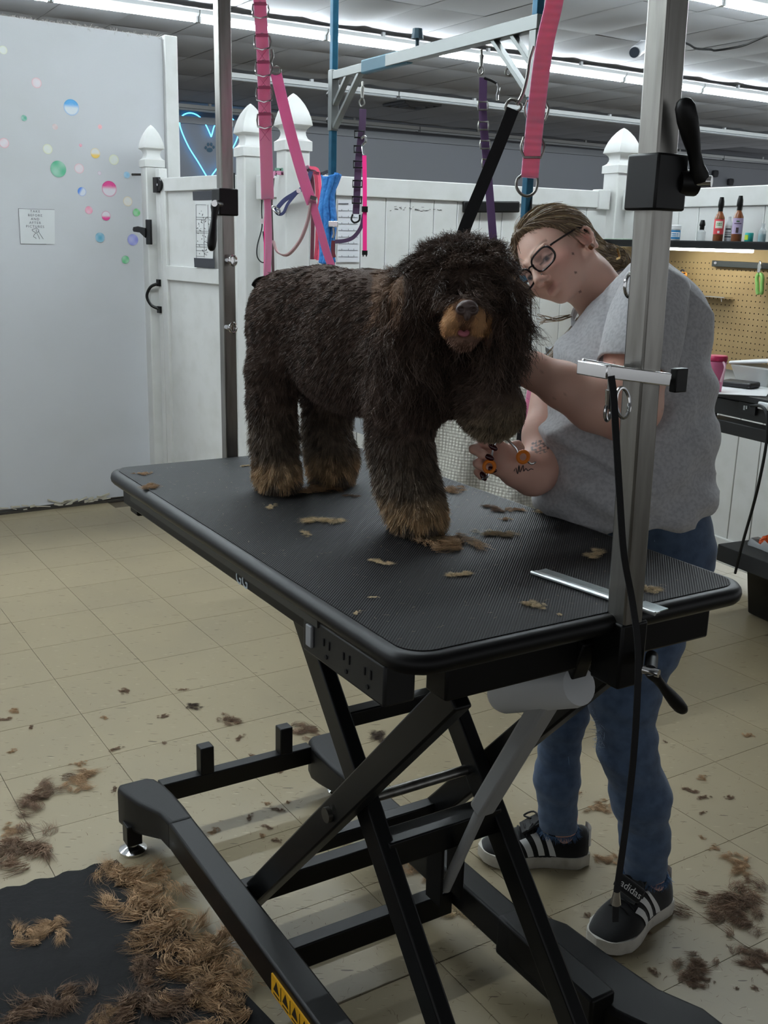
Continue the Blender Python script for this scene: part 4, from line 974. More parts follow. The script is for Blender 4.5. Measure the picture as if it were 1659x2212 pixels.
    MB().tube(smooth_path([p_+CF*-.001 for p_ in tp], 4), .0007, 5).build('wrist_tattoo', M('tattoo ink', (40, 40, 46), .7), per)
    # ---- hair
    S = SDF((-.22, -.13, -.12), (.13, .13, .17), .0042)
    S.ell((-.014, 0, .050), (.107, .084, .091), None, .01)
    S.ell((-.075, 0, .0), (.045, .055, .05), None, .03)
    bun = P(1322, 562, 2.16); S.chain([(G_(-.09, .0, .0), .04), (inv_(bun), .034)], .03)
    x, y, z = np.meshgrid(*S.ax, indexing='ij')
    rem = np.minimum(.016-(x-.38*z)+.010*np.sin(y*38+1.2), np.maximum(-.022-x, z-.030)); rem = np.minimum(rem, np.maximum(z+.035, -.06-x))
    S.D = np.maximum(S.D, -rem.astype(np.float32)); V, F = S.mesh(); V = relax(V, F, 2); V = Hc+hs*(V @ AX); N = vnormals(V, F)
    hm = M('dark blond hair', (124, 106, 84), .42, attr='Col', spec=.5)
    hb = np.array(lin((136, 118, 95)))
    hair = link_mesh('hair', np_mesh('hair', V-base, F, True, np.tile(hb*.8, (len(V), 1))), hm, per)
    n = 9000; p, nn, _ = sample(V, F, N, n, r); tgt = bun-p; d = tgt-nn*(tgt*nn).sum(1)[:, None]; d /= np.linalg.norm(d, axis=1, keepdims=True)+1e-9
    qq = (p-Hc) @ AX.T/hs; d = d+np.where((qq[:, 2] > .02)[:, None], up*.0, 0)+nn*.05+r.normal(size=(n, 3))*.035
    key = np.floor(qq[:, 1]*90+qq[:, 2]*90).astype(int) % 64; tone = r.uniform(.7, 1.5, 64)[key]*r.uniform(.8, 1.25, n)
    VV, FF, si = strands(p+nn*.0008, d, np.minimum(r.uniform(.03, .07, n), np.linalg.norm(tgt, axis=1)*.6+.004), .0014, 4, -nn*.35, .5, 9, .02, 3)
    cc = hb*tone[:, None]; cc = np.where((tone > 1.35)[:, None], np.array(lin((198, 178, 140))), cc)
    # loose locks: far cheek, wisps and the tail over the far shoulder
    pth = []
    for k in range(260):
        a = r.random(); pth.append(([H(.052, -.03, .098), H(.085, -.062, .07), H(.085, -.074, .03), H(.062, -.078, -.008)], .006))
    for k in range(300): pth.append(([P(1262, 690, 2.12), P(1235, 735, 2.10), P(1208, 770, 2.08), P(1190, 800, 2.08)], .010))
    for k in range(14): pth.append(([P(1232, 682, 2.08), P(1205, 690, 2.06), P(1180, 690+r.normal()*4, 2.05), P(1165, 688+r.normal()*4, 2.05)], .003))
    for k in range(60): pth.append(([bun, bun+CR*.02-CD*.02, bun+CR*.035+CD*.01, bun+CR*.01+CD*.03], .005))
    Vl = []; Fl = []; Cl = []; o = len(VV)
    for pts, sp in pth:
        jit = r.normal(size=3)*sp; q = smooth_path([p_+jit*(.5+.5*i/3)+r.normal(size=3)*.0012 for i, p_ in enumerate(pts)], 3); sd = unit(np.cross(q[-1]-q[0], r.normal(size=3))); w_ = .0007
        for p_ in q: Vl += [p_-sd*w_, p_+sd*w_]
        Fl += [(o+2*i, o+2*i+1, o+2*i+3, o+2*i+2) for i in range(len(q)-1)]; o += 2*len(q); Cl += [hb*r.uniform(.8, 1.9)]*(2*len(q))
    link_mesh('hair_strands', np_mesh('hair_strands', np.concatenate([VV, np.array(Vl)])-base, np.concatenate([FF, np.array(Fl)]), True, np.clip(np.concatenate([cc[si], np.array(Cl)]), 0, 1)), hm, hair)['kind'] = 'stuff'
    MB().bar(P(1334, 537, 2.10), P(1339, 556, 2.10), .003, .004).bar(P(1339, 556, 2.10), P(1331, 560, 2.10), .003, .004).build('hair_clip', M('gold clip', (226, 190, 130), .25, .9), per)
    # ---- glasses
    gl = MB(); frm = M('dark glasses frame', (24, 16, 20), .25)
    lens = []
    for s in (1, -1):
        c0 = H(.1035, s*.036, .012); tilt = unit(up*.98+f*.12); sdv = unit(l*s*.97-f*.20*1)
        lp = [c0+sdv*x_+tilt*y_ for x_, y_ in [(.0255*math.copysign(abs(math.cos(t))**.65, math.cos(t)), .0175*math.copysign(abs(math.sin(t))**.75, math.sin(t))) for t in np.linspace(0, 2*math.pi, 29)[:-1]]]
        gl.tube(lp, .0021, 6, closed=True); lens.append(lp)
        hg = c0+sdv*.0285+tilt*.008; gl.tube(smooth_path([hg, hg+l*s*.006-f*.008, H(.03, s*.078, .026), H(-.012, s*.080, .028), H(-.03, s*.078, .012)], 5), .0022, 6, flat=1.6)
    gl.tube(smooth_path([H(.1085, .0105, .018), H(.1115, 0, .021), H(.1085, -.0105, .018)], 4), .0019, 6)
    g_ = gl.build('glasses', frm, per)
    lm = MB()
    for lp in lens: lm.add(lp, [tuple(range(len(lp)))])
    lm.build('lenses', M('lens', (250, 250, 250), .02, alpha=.10, spec=.8), g_)
    # ---- t-shirt
    shirt_m = M('heather grey jersey', (196, 196, 198), .92, var=(150, (178, 178, 181), .42, .62), bump=(320, .25, .001), sheen=.25)
    S = SDF((.06, 1.62, .80), (.80, 2.42, 1.50), .0075)
    S.chain([Q(1395, 655, 2.03, 84), Q(1385, 730, 2.03, 124), Q(1362, 850, 2.03, 166), Q(1348, 970, 2.02, 174), Q(1345, 1060, 2.03, 172), Q(1356, 1150, 2.05, 168)], .05)
    S.chain([Q(1312, 700, 2.10, 46), Q(1262, 780, 2.06, 58)], .05)
    S.chain([Q(1268, 745, 2.15, 46), Q(1212, 860, 2.11, 44)], .04)     # far shoulder and sleeve
    S.chain([Q(1415, 640, 1.96, 70), Q(1440, 680, 1.97, 70)], .05)
    S.ell(P(1245, 960, 1.98), (px(70, 2), px(110, 2), .08), RC, .05)
    hemn = unit(CD*1.0+CR*-.02); hp = P(1400, 1140, 2.0); S.half(hp, unit(CD*.97-CR*.0+CR*.17))
    # open the neck
    S.cap(P(1272, 600, 2.07), P(1306, 646, 2.10), .080, .076, .006, 'sub')
    V, F = S.mesh(); V = relax(V, F, 3); N = vnormals(V, F); u = projn(V)
    t1 = u[:, 1]*.05+u[:, 0]*.018; fold = .007*np.sin(t1+2*np.sin(u[:, 0]*.017))*smst(u[:, 1], 760, 900)+.0045*np.sin(u[:, 0]*.055-u[:, 1]*.03+np.sin(u[:, 1]*.02)*2)
    fold += .010*np.exp(-((u[:, 1]-(930+.55*(u[:, 0]-1180)))/16)**2)*(u[:, 0] < 1420)*(u[:, 0] > 1165)-.008*np.exp(-((u[:, 1]-(962+.5*(u[:, 0]-1180)))/14)**2)*(u[:, 0] < 1420)
    ridg = lambda a_, p_: (1-np.abs(np.sin(a_)))**p_
    wx, wy = u[:, 0]+22*np.sin(u[:, 1]*.013+1), u[:, 1]+18*np.sin(u[:, 0]*.016)
    fold += .008*ridg(wx*.012+wy*.021, 3)*smst(u[:, 1], 840, 980)+.007*ridg(wx*.026-wy*.013+.7, 3)*smst(u[:, 0], 1380, 1470)+.006*ridg(wx*.018+wy*.006, 3)*smst(-u[:, 1], -900, -760)
    V = V+N*fold[:, None]
    Vs, Fs = [V], [F]; o = len(V)
    shirt = link_mesh('t_shirt', np_mesh('t_shirt', V-base, F), shirt_m, per)
    sl_ = [Q(1416, 628, 1.955, 76), Q(1402, 680, 1.92, 84), Q(1390, 730, 1.895, 86), Q(1378, 775, 1.878, 86), Q(1372, 800, 1.87, 85)]
    pts = smooth_path([a_[0] for a_ in sl_], 5); rr = np.interp(np.linspace(0, 1, len(pts)), np.linspace(0, 1, 5), [a_[1] for a_ in sl_])
    tb = MB(); T_, N_, B_ = frames(pts, up=-CF); m = 36; VV = []
    for i in range(len(pts)):
        for k in range(m):
            a_ = 2*math.pi*k/m; t_ = i/(len(pts)-1); rad_ = rr[i]*(1+.05*t_*math.sin(3*a_+1)+.02*math.sin(7*a_+5*t_)); sh_ = T_[i]*(.018*t_*math.cos(a_+.4))
            VV.append(pts[i]+N_[i]*rad_*math.cos(a_)+B_[i]*rad_*math.sin(a_)+sh_)
    FF_ = [(i*m+k, i*m+(k+1) % m, (i+1)*m+(k+1) % m, (i+1)*m+k) for i in range(len(pts)-1) for k in range(m)]
    tb.add(VV, FF_); so = tb.build('sleeve', shirt_m, shirt); md_ = so.modifiers.new('thick', 'SOLIDIFY'); md_.thickness = .004
    # collar band around the neck
    cc_ = P(1308, 645, 2.10); e1 = (P(1372, 584, 2.12)-P(1246, 704, 2.09))/2; e2 = unit(-CF*.92+CD*.28+CR*.22)*.076; nd = unit(np.cross(e1, e2)); nd = nd if nd @ Z1 < 0 else -nd
    ring = [cc_+e1*math.cos(t)+e2*math.sin(t)+nd*(.004*math.sin(t)) for t in np.linspace(0, 2*math.pi, 49)[:-1]]
    sdv = np.array([nd+.55*unit(p_-cc_) for p_ in ring]); cl_ = MB(); cl_.strap(ring, .020, .005, sdv, closed=True); cl_.build('collar', M('collar rib', (160, 161, 164), .92, bump=(400, .3, .001)), shirt)
    bp_ = [P(1522+dx, 766+dy, 2.0) for dx, dy in ((2, 0), (8, 3), (8, 14), (12, 24), (12, 34), (6, 36), (3, 26), (5, 14), (1, 6))]
    MB().tube(smooth_path(bp_, 4, True), .0016, 6, closed=True).build('back_print', M('shirt print', (70, 70, 76), .8), shirt)
    # ---- jeans
    jm = M('blue denim', (80, 100, 128), .85, var=(38, (64, 82, 108), .4, .7), bump=(500, .35, .0012), sheen=.15)
    S = SDF((.1, 1.75, .10), (.86, 2.62, 1.06), .0075)
    S.chain([Q(1400, 1110, 2.07, 128), Q(1410, 1180, 2.09, 126)], .04)
    S.chain([Q(1432, 1200, 2.09, 104), Q(1385, 1380, 2.12, 84), Q(1346, 1490, 2.16, 74), Q(1356, 1620, 2.20, 58), Q(1384, 1720, 2.25, 60), Q(1393, 1810, 2.30, 49), Q(1394, 1905, 2.34, 45)], .03)
    S.chain([Q(1360, 1190, 2.16, 100), Q(1272, 1400, 2.28, 66), Q(1214, 1550, 2.38, 48), Q(1203, 1680, 2.45, 45), Q(1206, 1800, 2.515, 41)], .03)
    S.half((0, 0, .985), (0, 0, 1)); 
    X, Y, Z = np.meshgrid(*S.ax, indexing='ij')
    z1_, z2_ = P(1394, 1886, 2.34)[2], P(1206, 1787, 2.515)[2]
    nearleg = (Y < 2.155); cut = np.where(nearleg, z1_-Z, z2_-Z); S.D = np.maximum(S.D, cut.astype(np.float32))
    V, F = S.mesh(); V = relax(V, F, 2); N = vnormals(V, F); u = projn(V)
    V = V+N*(.0011*np.sin(V[:, 2]*75+4*np.sin(V[:, 0]*14))*np.exp(-((V[:, 2]-.47)/.09)**2)*2+.001*np.sin(V[:, 2]*140+V[:, 0]*50))[:, None]
    jeans = link_mesh('jeans', np_mesh('jeans', V-base, F), jm, per)
    st = M('denim stitch', (110, 136, 168), .8)
    for pa in ([(1393, 1148, 1.965), (1440, 1140, 1.985), (1490, 1130, 2.02), (1531, 1112, 2.06)], [(1412, 1168, 1.965), (1460, 1160, 1.985), (1500, 1150, 2.02), (1534, 1138, 2.06)]):
        MB().tube(smooth_path([P(*a_) for a_ in pa], 5), .0025, 6).build('waist_seam', st, jeans)
    MB().tube(smooth_path([P(1495, 1204, 2.005), P(1515, 1196, 2.02), P(1538, 1190, 2.05)], 4), .003, 6).build('pocket_edge', st, jeans)
    MB().tube(smooth_path([P(1374, 1570, 2.135), P(1380, 1620, 2.15), P(1400, 1660, 2.175), P(1412, 1720, 2.195), P(1415, 1800, 2.25), P(1412, 1880, 2.295)], 5), .0014, 5).build('side_seam', st, jeans)
    MB().tube(smooth_path([P(1219, 1570, 2.334), P(1228, 1640, 2.37), P(1232, 1720, 2.43), P(1230, 1785, 2.472)], 5), .0014, 5).build('side_seam', st, jeans)
    fm = M('frayed denim', (92, 122, 160), .9)
    for (ct, rad_, nn_) in ((P(1394, 1888, 2.34), px(46, 2.34), 900), (P(1206, 1789, 2.515), px(42, 2.515), 700)):
        t = r.uniform(0, 6.283, nn_); rt = ct+np.stack([np.cos(t)*rad_, np.sin(t)*rad_, np.zeros(nn_)], 1); dd = np.stack([np.cos(t)*.35, np.sin(t)*.35, -np.ones(nn_)], 1)+r.normal(size=(nn_, 3))*.35
        VV, FF, _ = strands(rt+[0, 0, .004], dd, r.uniform(.006, .02, nn_), .0012, 2, None, .4, 2, .2); link_mesh('frayed_hem', np_mesh('frayed_hem', VV-base, FF), fm, jeans)['kind'] = 'stuff'
    tr_ = P(1297, 1560, 2.15); tt = r.normal(size=(260, 3))*[.005, .005, .03]+tr_
    VV, FF, _ = strands(tt, r.normal(size=(260, 3))+[0, 0, -.5], r.uniform(.008, .02, 260), .0013, 2, None, .4, 2, .2); link_mesh('knee_rip', np_mesh('knee_rip', VV-base, FF), M('rip thread', (150, 168, 190), .9), jeans)['kind'] = 'stuff'
    # ---- trainers
    black_suede = M('black suede', (17, 17, 18), .85, bump=(500, .25, .001), sheen=.3); rub = M('white rubber sole', (206, 202, 192), .55, var=(25, (176, 170, 158), .5, .75)); stripe_m = M('white leather', (222, 222, 220), .4)
    def shoe(heel, toe, side, name_txt):
        """heel, toe: floor points under the sole's ends; side = +1 when the striped flank faces the shoe's left"""
        heel = np.array([heel[0], heel[1], 0]); toe = np.array([toe[0], toe[1], 0]); fx = unit(toe-heel); L = np.linalg.norm(toe-heel); ly_ = np.array([-fx[1], fx[0], 0]); K = lambda x, y, z: heel+fx*x*L+ly_*y+np.array([0, 0, z])
        hw = lambda x: .028+.022*smst(np.array(x), .0, .12)-.008*math.exp(-((x-.42)/.16)**2)+.006*math.exp(-((x-.72)/.18)**2) if x < .8 else (.050)*math.sqrt(max(0.0, 1-((x-.80)/.2)**2))*.96+.001
        outl = [(x, hw(x)) for x in np.linspace(0, 1, 25)]; ring = [(x, y) for x, y in outl]+[(x, -y) for x, y in outl[::-1]]
        sh = MB(); n_ = len(ring); zs = ((0, .95), (.003, 1.0), (.028, 1.0), (.032, .97)); V = []
        for z, sc in zs: V += [K(.5+(x-.5)*(1+.0*sc), y*sc, z+.010*max(0, x-.85)/.15*(1 if z < .01 else .6)) for x, y in ring]
        F = [tuple(range(n_-1, -1, -1)), tuple(3*n_+i for i in range(n_))]+[(j*n_+i, j*n_+(i+1) % n_, (j+1)*n_+(i+1) % n_, (j+1)*n_+i) for j in range(3) for i in range(n_)]
        top = [(0.0, .084), (.06, .094), (.14, .086), (.26, .076), (.36, .088), (.44, .100), (.52, .092), (.62, .078), (.72, .066), (.82, .056), (.90, .050), (.95, .043), (.975, .034)]
        V2 = []; m_ = 17
        for x, h in top:
            w_ = hw(min(x, .985))*(.97 if x < .8 else .97-.35*(x-.8)); base_w = w_
            for k in range(m_):
                a_ = math.pi*k/(m_-1); cx = math.cos(a_); sx = math.sin(a_)
                tn = .62 if x < .3 else (.55 if x < .55 else .72)
                prof = (abs(cx)**.55)*math.copysign(1, cx); yy = base_w*prof*(1-(1-tn)*sx**1.5); zz = .030+(h-.030)*sx**.75
                V2.append(K(x, yy, zz))
        F2 = [(i*m_+k, i*m_+k+1, (i+1)*m_+k+1, (i+1)*m_+k) for i in range(len(top)-1) for k in range(m_-1)]
        F2 += [tuple(range(m_-1, -1, -1)), tuple((len(top)-1)*m_+k for k in range(m_))]
        root = MB().add(V2, F2).build('trainer', black_suede, per, angle=80, sub=1)
        MB().add(V, F).build('sole', rub, root, angle=50)
        def flank(x, t):   # point on the visible flank, t from sole (0) to top (1)
            i = np.interp(x, [a_[0] for a_ in top], [a_[1] for a_ in top]); w_ = hw(min(x, .985))*.97; a_ = math.pi/2*t; cx = math.cos(a_); sx = math.sin(a_)
            tn = .62 if x < .3 else (.55 if x < .55 else .72); yy = w_*(cx**.55)*(1-(1-tn)*sx**1.5)+.0022; return K(x, side*yy, .030+(i-.030)*sx**.75+.001)
        for x0 in (.33, .43, .53):
            V3 = []; 
            for k in range(7):
                t = .02+.60*k/6; V3 += [flank(x0+.045+.075*k/6, t), flank(x0-.010+.075*k/6, t)]
            MB().add(V3, [(2*i, 2*i+1, 2*i+3, 2*i+2) for i in range(6)]).build('stripe', stripe_m, root)
        V3 = []
        for k in range(9):
            a_ = math.pi*(k/8-.5); V3 += [K(-.012-.006*math.cos(a_)+.03*(1-math.cos(a_)), .024*math.sin(a_), .050), K(-.008-.004*math.cos(a_)+.03*(1-math.cos(a_)), .021*math.sin(a_), .092)]
        hto = MB().add(V3, [(2*i, 2*i+1, 2*i+3, 2*i+2) for i in range(8)]).build('heel_tab', stripe_m, root)
        tg = [K(x, 0, z) for x, z in ((.62, .082), (.54, .097), (.47, .108), (.42, .117), (.39, .123))]
        MB().strap(smooth_path(tg, 3), .046, .006, ly_).build('tongue', black_suede, root)
        lc = MB()
        for k in range(5):
            x = .47+.055*k; z = np.interp(x, [a_[0] for a_ in top], [a_[1] for a_ in top])+.004; lc.tube(smooth_path([K(x, -.026, z-.010), K(x+.01, -.01, z+.003), K(x+.01, .01, z+.003), K(x, .026, z-.010)], 3), .0028, 6)
        for sg in (1, -1): lc.tube(smooth_path([K(.45, 0, .11), K(.50, sg*.025, .115), K(.58, sg*.035, .098), K(.53, sg*.012, .104)], 4), .0024, 6)
        lc.build('laces', black_web, root)
        return root, flank, fx, ly_
    r1, K1, fx1, ly1 = shoe((.672, 2.108), (.480, 1.908), 1, True)
    # white wordmark on the outer side of the near tongue
    ex_ = unit(CR*.80+CD*.60); ey_ = unit(CR*.52-CD*.80+CF*.25); ey_ = unit(ey_-ex_*(ex_ @ ey_)); tc_ = P(1362, 1924, 2.232); nz_ = np.cross(ex_, ey_)
    MB().box(tc_-nz_*.010+ey_*.004, (.066, .034, .016), R=np.array([ex_, ey_, nz_]).T).build('tongue_patch', black_suede, r1, bevel=.006)
    text_mesh('wordmark', 'adidas', .022, stripe_m, tc_-ey_*.004-nz_*.001, ex_, ey_, r1)
    r2, K2, fx2, ly2 = shoe((.527, 2.262), (.255, 2.256), 1, False)
    text_mesh('wordmark', 'a', .016, black_web, P(1257, 1803, 2.497), unit(CR*.55-CD*.8), unit(-CR*.8-CD*.55), r2)
    return per
build_person()
# ---- scissors in her hand
sc_ = thing('grooming_scissors', 'curved steel scissors with orange finger rings held under the raised paw', 'scissors', tuple(P(1100, 975, 1.84)))
org = M('orange rubber', (240, 132, 30), .45)
blade = M('scissor steel blade', (214, 214, 216), .16, 1.0)
def ring_(u, v, c, rx, ry, tilt):
    return [P(u+rx*math.cos(t)*math.cos(tilt)-ry*math.sin(t)*math.sin(tilt), v+rx*math.cos(t)*math.sin(tilt)+ry*math.sin(t)*math.cos(tilt), c) for t in np.linspace(0, 2*math.pi, 25)[:-1]]
for (u, v, c, t_) in ((1057, 1008, 1.838, .3), (1130, 987, 1.842, .5)):
    MB().tube(ring_(u, v, c, 11.2, 12, t_), .0034, 10, closed=True).build('finger_ring', org, sc_)
    MB().tube(ring_(u, v, c+.003, 8.5, 9.5, t_), .0012, 8, closed=True).build('ring_liner', blade, sc_)
MB().tube(smooth_path([P(1120, 979, 1.843), P(1115, 968, 1.843), P(1104, 957, 1.842), P(1093, 948, 1.84), P(1080, 945, 1.84)], 5), .0024, 8).build('shank', blade, sc_)
MB().tube(smooth_path([P(1062, 997, 1.84), P(1063, 985, 1.842), P(1066, 965, 1.842), P(1075, 950, 1.841), P(1083, 943, 1.84)], 5), .0022, 8).build('shank', blade, sc_)
MB().tube(smooth_path([P(1139, 996, 1.842), P(1148, 1002, 1.842), P(1158, 998, 1.842)], 4), [.0020]*8+[.0012], 8).build('finger_rest', blade, sc_)
MB().tube(smooth_path([P(1056, 1020, 1.838), P(1052, 1030, 1.838), P(1040, 1036, 1.838)], 4), [.0020]*8+[.0012], 8).build('finger_rest', blade, sc_)
for k in (0, 1): MB().prism([(-.006, 0), (.006, 0), (.004, .08), (0, .125), (-.003, .08)], P(1083, 946, 1.842+.003*k), unit(CR*.98+CF*.1), unit(-CD*.88-CR*.1*(k*2-1)+CF*.45), .002).build('blade', blade, sc_)
# ================================================================== LEADS ON THE OVERHEAD ARM
def loop_ring(c, rx, ry, ax, ay, r, mat, name, parent, squash=0):
    pts = [c+ax*rx*math.cos(t)+ay*ry*math.sin(t) for t in np.linspace(0, 2*math.pi, 22)[:-1]]
    return MB().tube(pts, r, 7, closed=True).build(name, mat, parent)
def dring(c, w_, h, ax, ay, r, mat, name, parent):
    pts = [c-ax*w_+ay*0*h]+[c+ax*w_*-math.cos(t)-ay*h*math.sin(t) for t in np.linspace(0, math.pi, 11)]+[c+ax*w_]
    return MB().tube(pts, r, 7, closed=True).build(name, mat, parent)
def px_strap(name, pts, wpx, mat, parent, th=.0022, side=None, sub=5):
    q = smooth_path([P(*p) for p in pts], sub); c = np.mean([p[2] for p in pts])
    return MB().strap(q, px(wpx, c), th, CR if side is None else side).build(name, mat, parent)
cross_m = M('pink stitch', (214, 104, 140), .8)
def barp(u0):
    ss = np.linspace(0, 1, 400); q = np.array([tw(*(ft1*(1-s_)+nt_*s_)) for s_ in ss]); return q[np.argmin(np.abs(projn(q)[:, 0]-u0))]
def hang(name, u0, first, wpx, mat, parent):
    """loop of webbing over the overhead bar joining the strap below"""
    b = barp(u0); e = P(*first); sd = unit(CR-unit(e-b)*(CR @ unit(e-b))); nn = unit(np.cross(e-b, sd)); nn = nn if nn @ CF > 0 else -nn
    MB().strap(smooth_path([e, b-nn*.019+[0, 0, -.03], b-nn*.019, b+[0, 0, .019], b+nn*.019, b+nn*.019+[0, 0, -.03], e*.8+b*.2+nn*.004], 4), px(wpx, first[2]), .003, sd).build(name, mat, parent)
# left pink loop: long strap holding the dog's loin, with D rings along it
ld = thing('pink_belly_lead', 'long pink webbing strap from the overhead arm down to the dog rump', 'lead', tuple(P(568, 600, 2.14)))
st = [(557, -110, 2.20), (561, 0, 2.20), (568, 120, 2.19), (572, 250, 2.19), (575, 330, 2.18), (578, 430, 2.17)]
px_strap('strap', st, 27, pink_web, ld, .004); hang('bar_loop', 552, st[0], 27, pink_web, ld)
px_strap('strap_tail', [(577, 420, 2.175), (580, 500, 2.165), (579, 560, 2.15), (576, 606, 2.14)], 15, pink_web, ld, .003)
px_strap('strap_edge', [(575, 430, 2.18), (573, 500, 2.17), (573, 560, 2.155), (572, 604, 2.145)], 6, hot_pink, ld, .003, side=unit(CR*.5+CF*.8))
for k, v in enumerate((22, 90, 148, 203, 260)):
    x = np.interp(v, [p[1] for p in st], [p[0] for p in st])
    rg = MB().tube([P(x+sx*15, v+dy, 2.183) for sx, dy in ((-1.05, -12), (-1.15, 0), (-1.05, 13), (0, 18), (1.05, 13), (1.25, 0), (1.05, -12), (0, -17))], .0021, 7, closed=True).build('d_ring', chrome, ld)
    MB().bar(P(x-13, v-14, 2.178), P(x+13, v-14, 2.178), .003, .006).build('fold_seam', cross_m, ld)
    if k > 0:
        for a, b in (((-10, 18), (10, 44)), ((10, 18), (-10, 44))): MB().bar(P(x+a[0], v+a[1], 2.1775), P(x+b[0], v+b[1], 2.1775), .0008, .0008).build('cross_stitch', cross_m, ld)
lp = MB().strap(smooth_path([P(573, 606, 2.14), P(556, 612, 2.13), P(556, 630, 2.125), P(585, 650, 2.06)], 5), .02, .004, Z1).build('black_loop', black_web, ld)
l2 = thing('pink_cross_lead', 'second pink strap clipped to the first and slanting down behind the dog back', 'lead', tuple(P(712, 562, 2.25)))
MB().tube(smooth_path([P(587, 108, 2.19), P(589, 122, 2.185), P(585, 135, 2.185), P(588, 148, 2.185)], 4), .003, 8).build('snap_hook', steel, l2)
loop_ring(P(596, 152, 2.185), .010, .008, CR, CD, .0022, steel, 'ring', l2)
px_strap('strap', [(596, 158, 2.19), (618, 250, 2.21), (642, 340, 2.23), (660, 400, 2.24), (674, 440, 2.25)], 24, pink_web, l2, .003)
px_strap('strap', [(672, 430, 2.25), (690, 490, 2.26), (704, 540, 2.27), (716, 575, 2.275)], 17, pink_web, l2, .003)
px_strap('strap', [(672, 440, 2.252), (664, 480, 2.255), (648, 520, 2.26), (622, 550, 2.26), (600, 545, 2.26), (590, 520, 2.26)], 10, M('faded pink web', (240, 205, 205), .8), l2, .003, side=unit(CR*.4+CF))
MB().box(P(678, 432, 2.243), (.014, .008, .030), R=RC.T @ rotm((0, 0, 1), .3)).build('slide_buckle', chrome, l2)
# right pink lead with rings, in front of the groomer's head
l3 = thing('pink_ring_lead', 'pink ribbed strap with steel rings hanging left of the near post', 'lead', tuple(P(1141, 400, 1.75)))
s3 = [(1212, -120, 1.70), (1198, 0, 1.71), (1178, 90, 1.72), (1164, 190, 1.73), (1153, 290, 1.74), (1144, 384, 1.75)]
rpw = M('ribbed pink webbing', (255, 164, 190), .75, wave=(26, .5, .002, 'Z'), coords='World', sss=.75, sr=(.016, .011, .0135)); px_strap('strap', s3, 38, rpw, l3, .005); hang('bar_loop', 1235, s3[0], 38, rpw, l3)
for v in (238, 318):
    x = np.interp(v, [p[1] for p in s3], [p[0] for p in s3]); MB().tube([P(x+sx*20, v+dy, 1.742) for sx, dy in ((-1.0, -20), (-1.25, -4), (-1.2, 8), (-.9, 22), (.9, 22), (1.2, 8), (1.3, -4), (1.0, -20))], .0023, 7, closed=True).build('ring', steel, l3)
MB().tube(smooth_path([P(1128, 378, 1.75), P(1117, 388, 1.75), P(1116, 405, 1.75), P(1127, 420, 1.75), P(1143, 423, 1.75), P(1157, 412, 1.75), P(1161, 392, 1.75), P(1158, 378, 1.75)], 4), .0025, 8).build('end_ring', steel, l3)
# black noose from the hook down to the dog's neck
l4 = thing('black_noose', 'black loop lead slanting down to the top of the dog head', 'lead', tuple(P(1000, 520, 1.76)))
px_strap('strap', [(1108, 236, 1.745), (1075, 320, 1.755), (1040, 405, 1.76), (1005, 490, 1.765), (994, 530, 1.77)], 27, black_web, l4, .004)
MB().tube(smooth_path([P(1092, 232, 1.745), P(1103, 215, 1.74), P(1124, 222, 1.74), P(1124, 236, 1.745), P(1104, 246, 1.748)], 3, True), .0026, 7, closed=True).build('buckle_ring', steel, l4)
MB().tube(smooth_path([P(1153, 100, 1.73), P(1144, 130, 1.735), P(1138, 170, 1.735), P(1128, 205, 1.738), P(1116, 226, 1.74)], 5), .0032, 8).build('hook_wire', steel, l4)

# ================================================================== SECOND TABLE BEHIND: blue poles and grey bar
blu = M('blue anodised pole', (34, 92, 118), .42, .4, var=(20, (27, 78, 102), .4, .7)); galv = M('galvanised bar', (128, 131, 130), .42, .85)
bl0, br0 = P(715, 600, 3.95), P(1146, 300, 2.88)
t2 = thing('wall_grooming_frame', 'second overhead arm with blue poles and a galvanised bar behind the dog', 'grooming arm', (bl0[0], bl0[1], 0))
zt2 = P(709, 176, 3.95)[2]
pl_, pr_ = np.array([bl0[0], bl0[1], 0]), np.array([br0[0], br0[1], 0]); d2 = unit(pr_-pl_)
Rb = np.array([d2, np.cross(Z1, d2), Z1]).T
for pp, u in ((pl_, 716), (pr_, 1146)): MB().box(pp+[0, 0, (.86+2.75)/2], (.024, .024, 2.75-.86), R=Rb).build('pole', blu, t2, bevel=.003)
zl2, zr2 = P(709, 180, 3.95)[2], P(1150, 62, 2.88)[2]
a_ = pl_+[0, 0, zl2]+d2*.0; b_ = pr_+[0, 0, zr2]; mid = a_*.45+b_*.55
MB().bar(a_-d2*.02, mid, .026, .030).build('bar', galv, t2, bevel=.002); MB().bar(mid-d2*.25, b_+d2*.02, .034, .038).build('bar_sleeve', galv, t2, bevel=.002)
MB().bar(mid-d2*.42, mid-d2*.12, .028, .046).build('blue_grip', M('grip blue', (70, 110, 128), .5), t2, bevel=.006)
MB().cyl(mid-d2*.08+[0, 0, .01], mid-d2*.08+[0, 0, .045], .006).cyl(mid-d2*.08+[0, 0, .045], mid-d2*.08+[0, 0, .075], .02, .016, 8).build('knob', M('knob blue', (58, 84, 96), .5), t2)
for e, s in ((a_, 1), (b_, -1)):
    MB().bar(e+[0, 0, -.19], e+[0, 0, .02], .03, .03, up=d2).build('corner_sleeve', galv, t2, bevel=.002)
    MB().bar(e+d2*s*.015+[0, 0, -.18], e+d2*s*.20+[0, 0, -.01], .022, .012).build('brace', galv, t2, bevel=.001)
    MB().bar(e+d2*s*.015+[0, 0, -.10], e+d2*s*.11+[0, 0, -.01], .022, .012).build('brace', galv, t2, bevel=.001)
    for dz in (-.06, -.15): MB().cyl(e-d2*s*.015+[0, 0, dz], e-d2*s*.035+[0, 0, dz], .012, n=8).build('clamp_knob', black_plastic, t2)
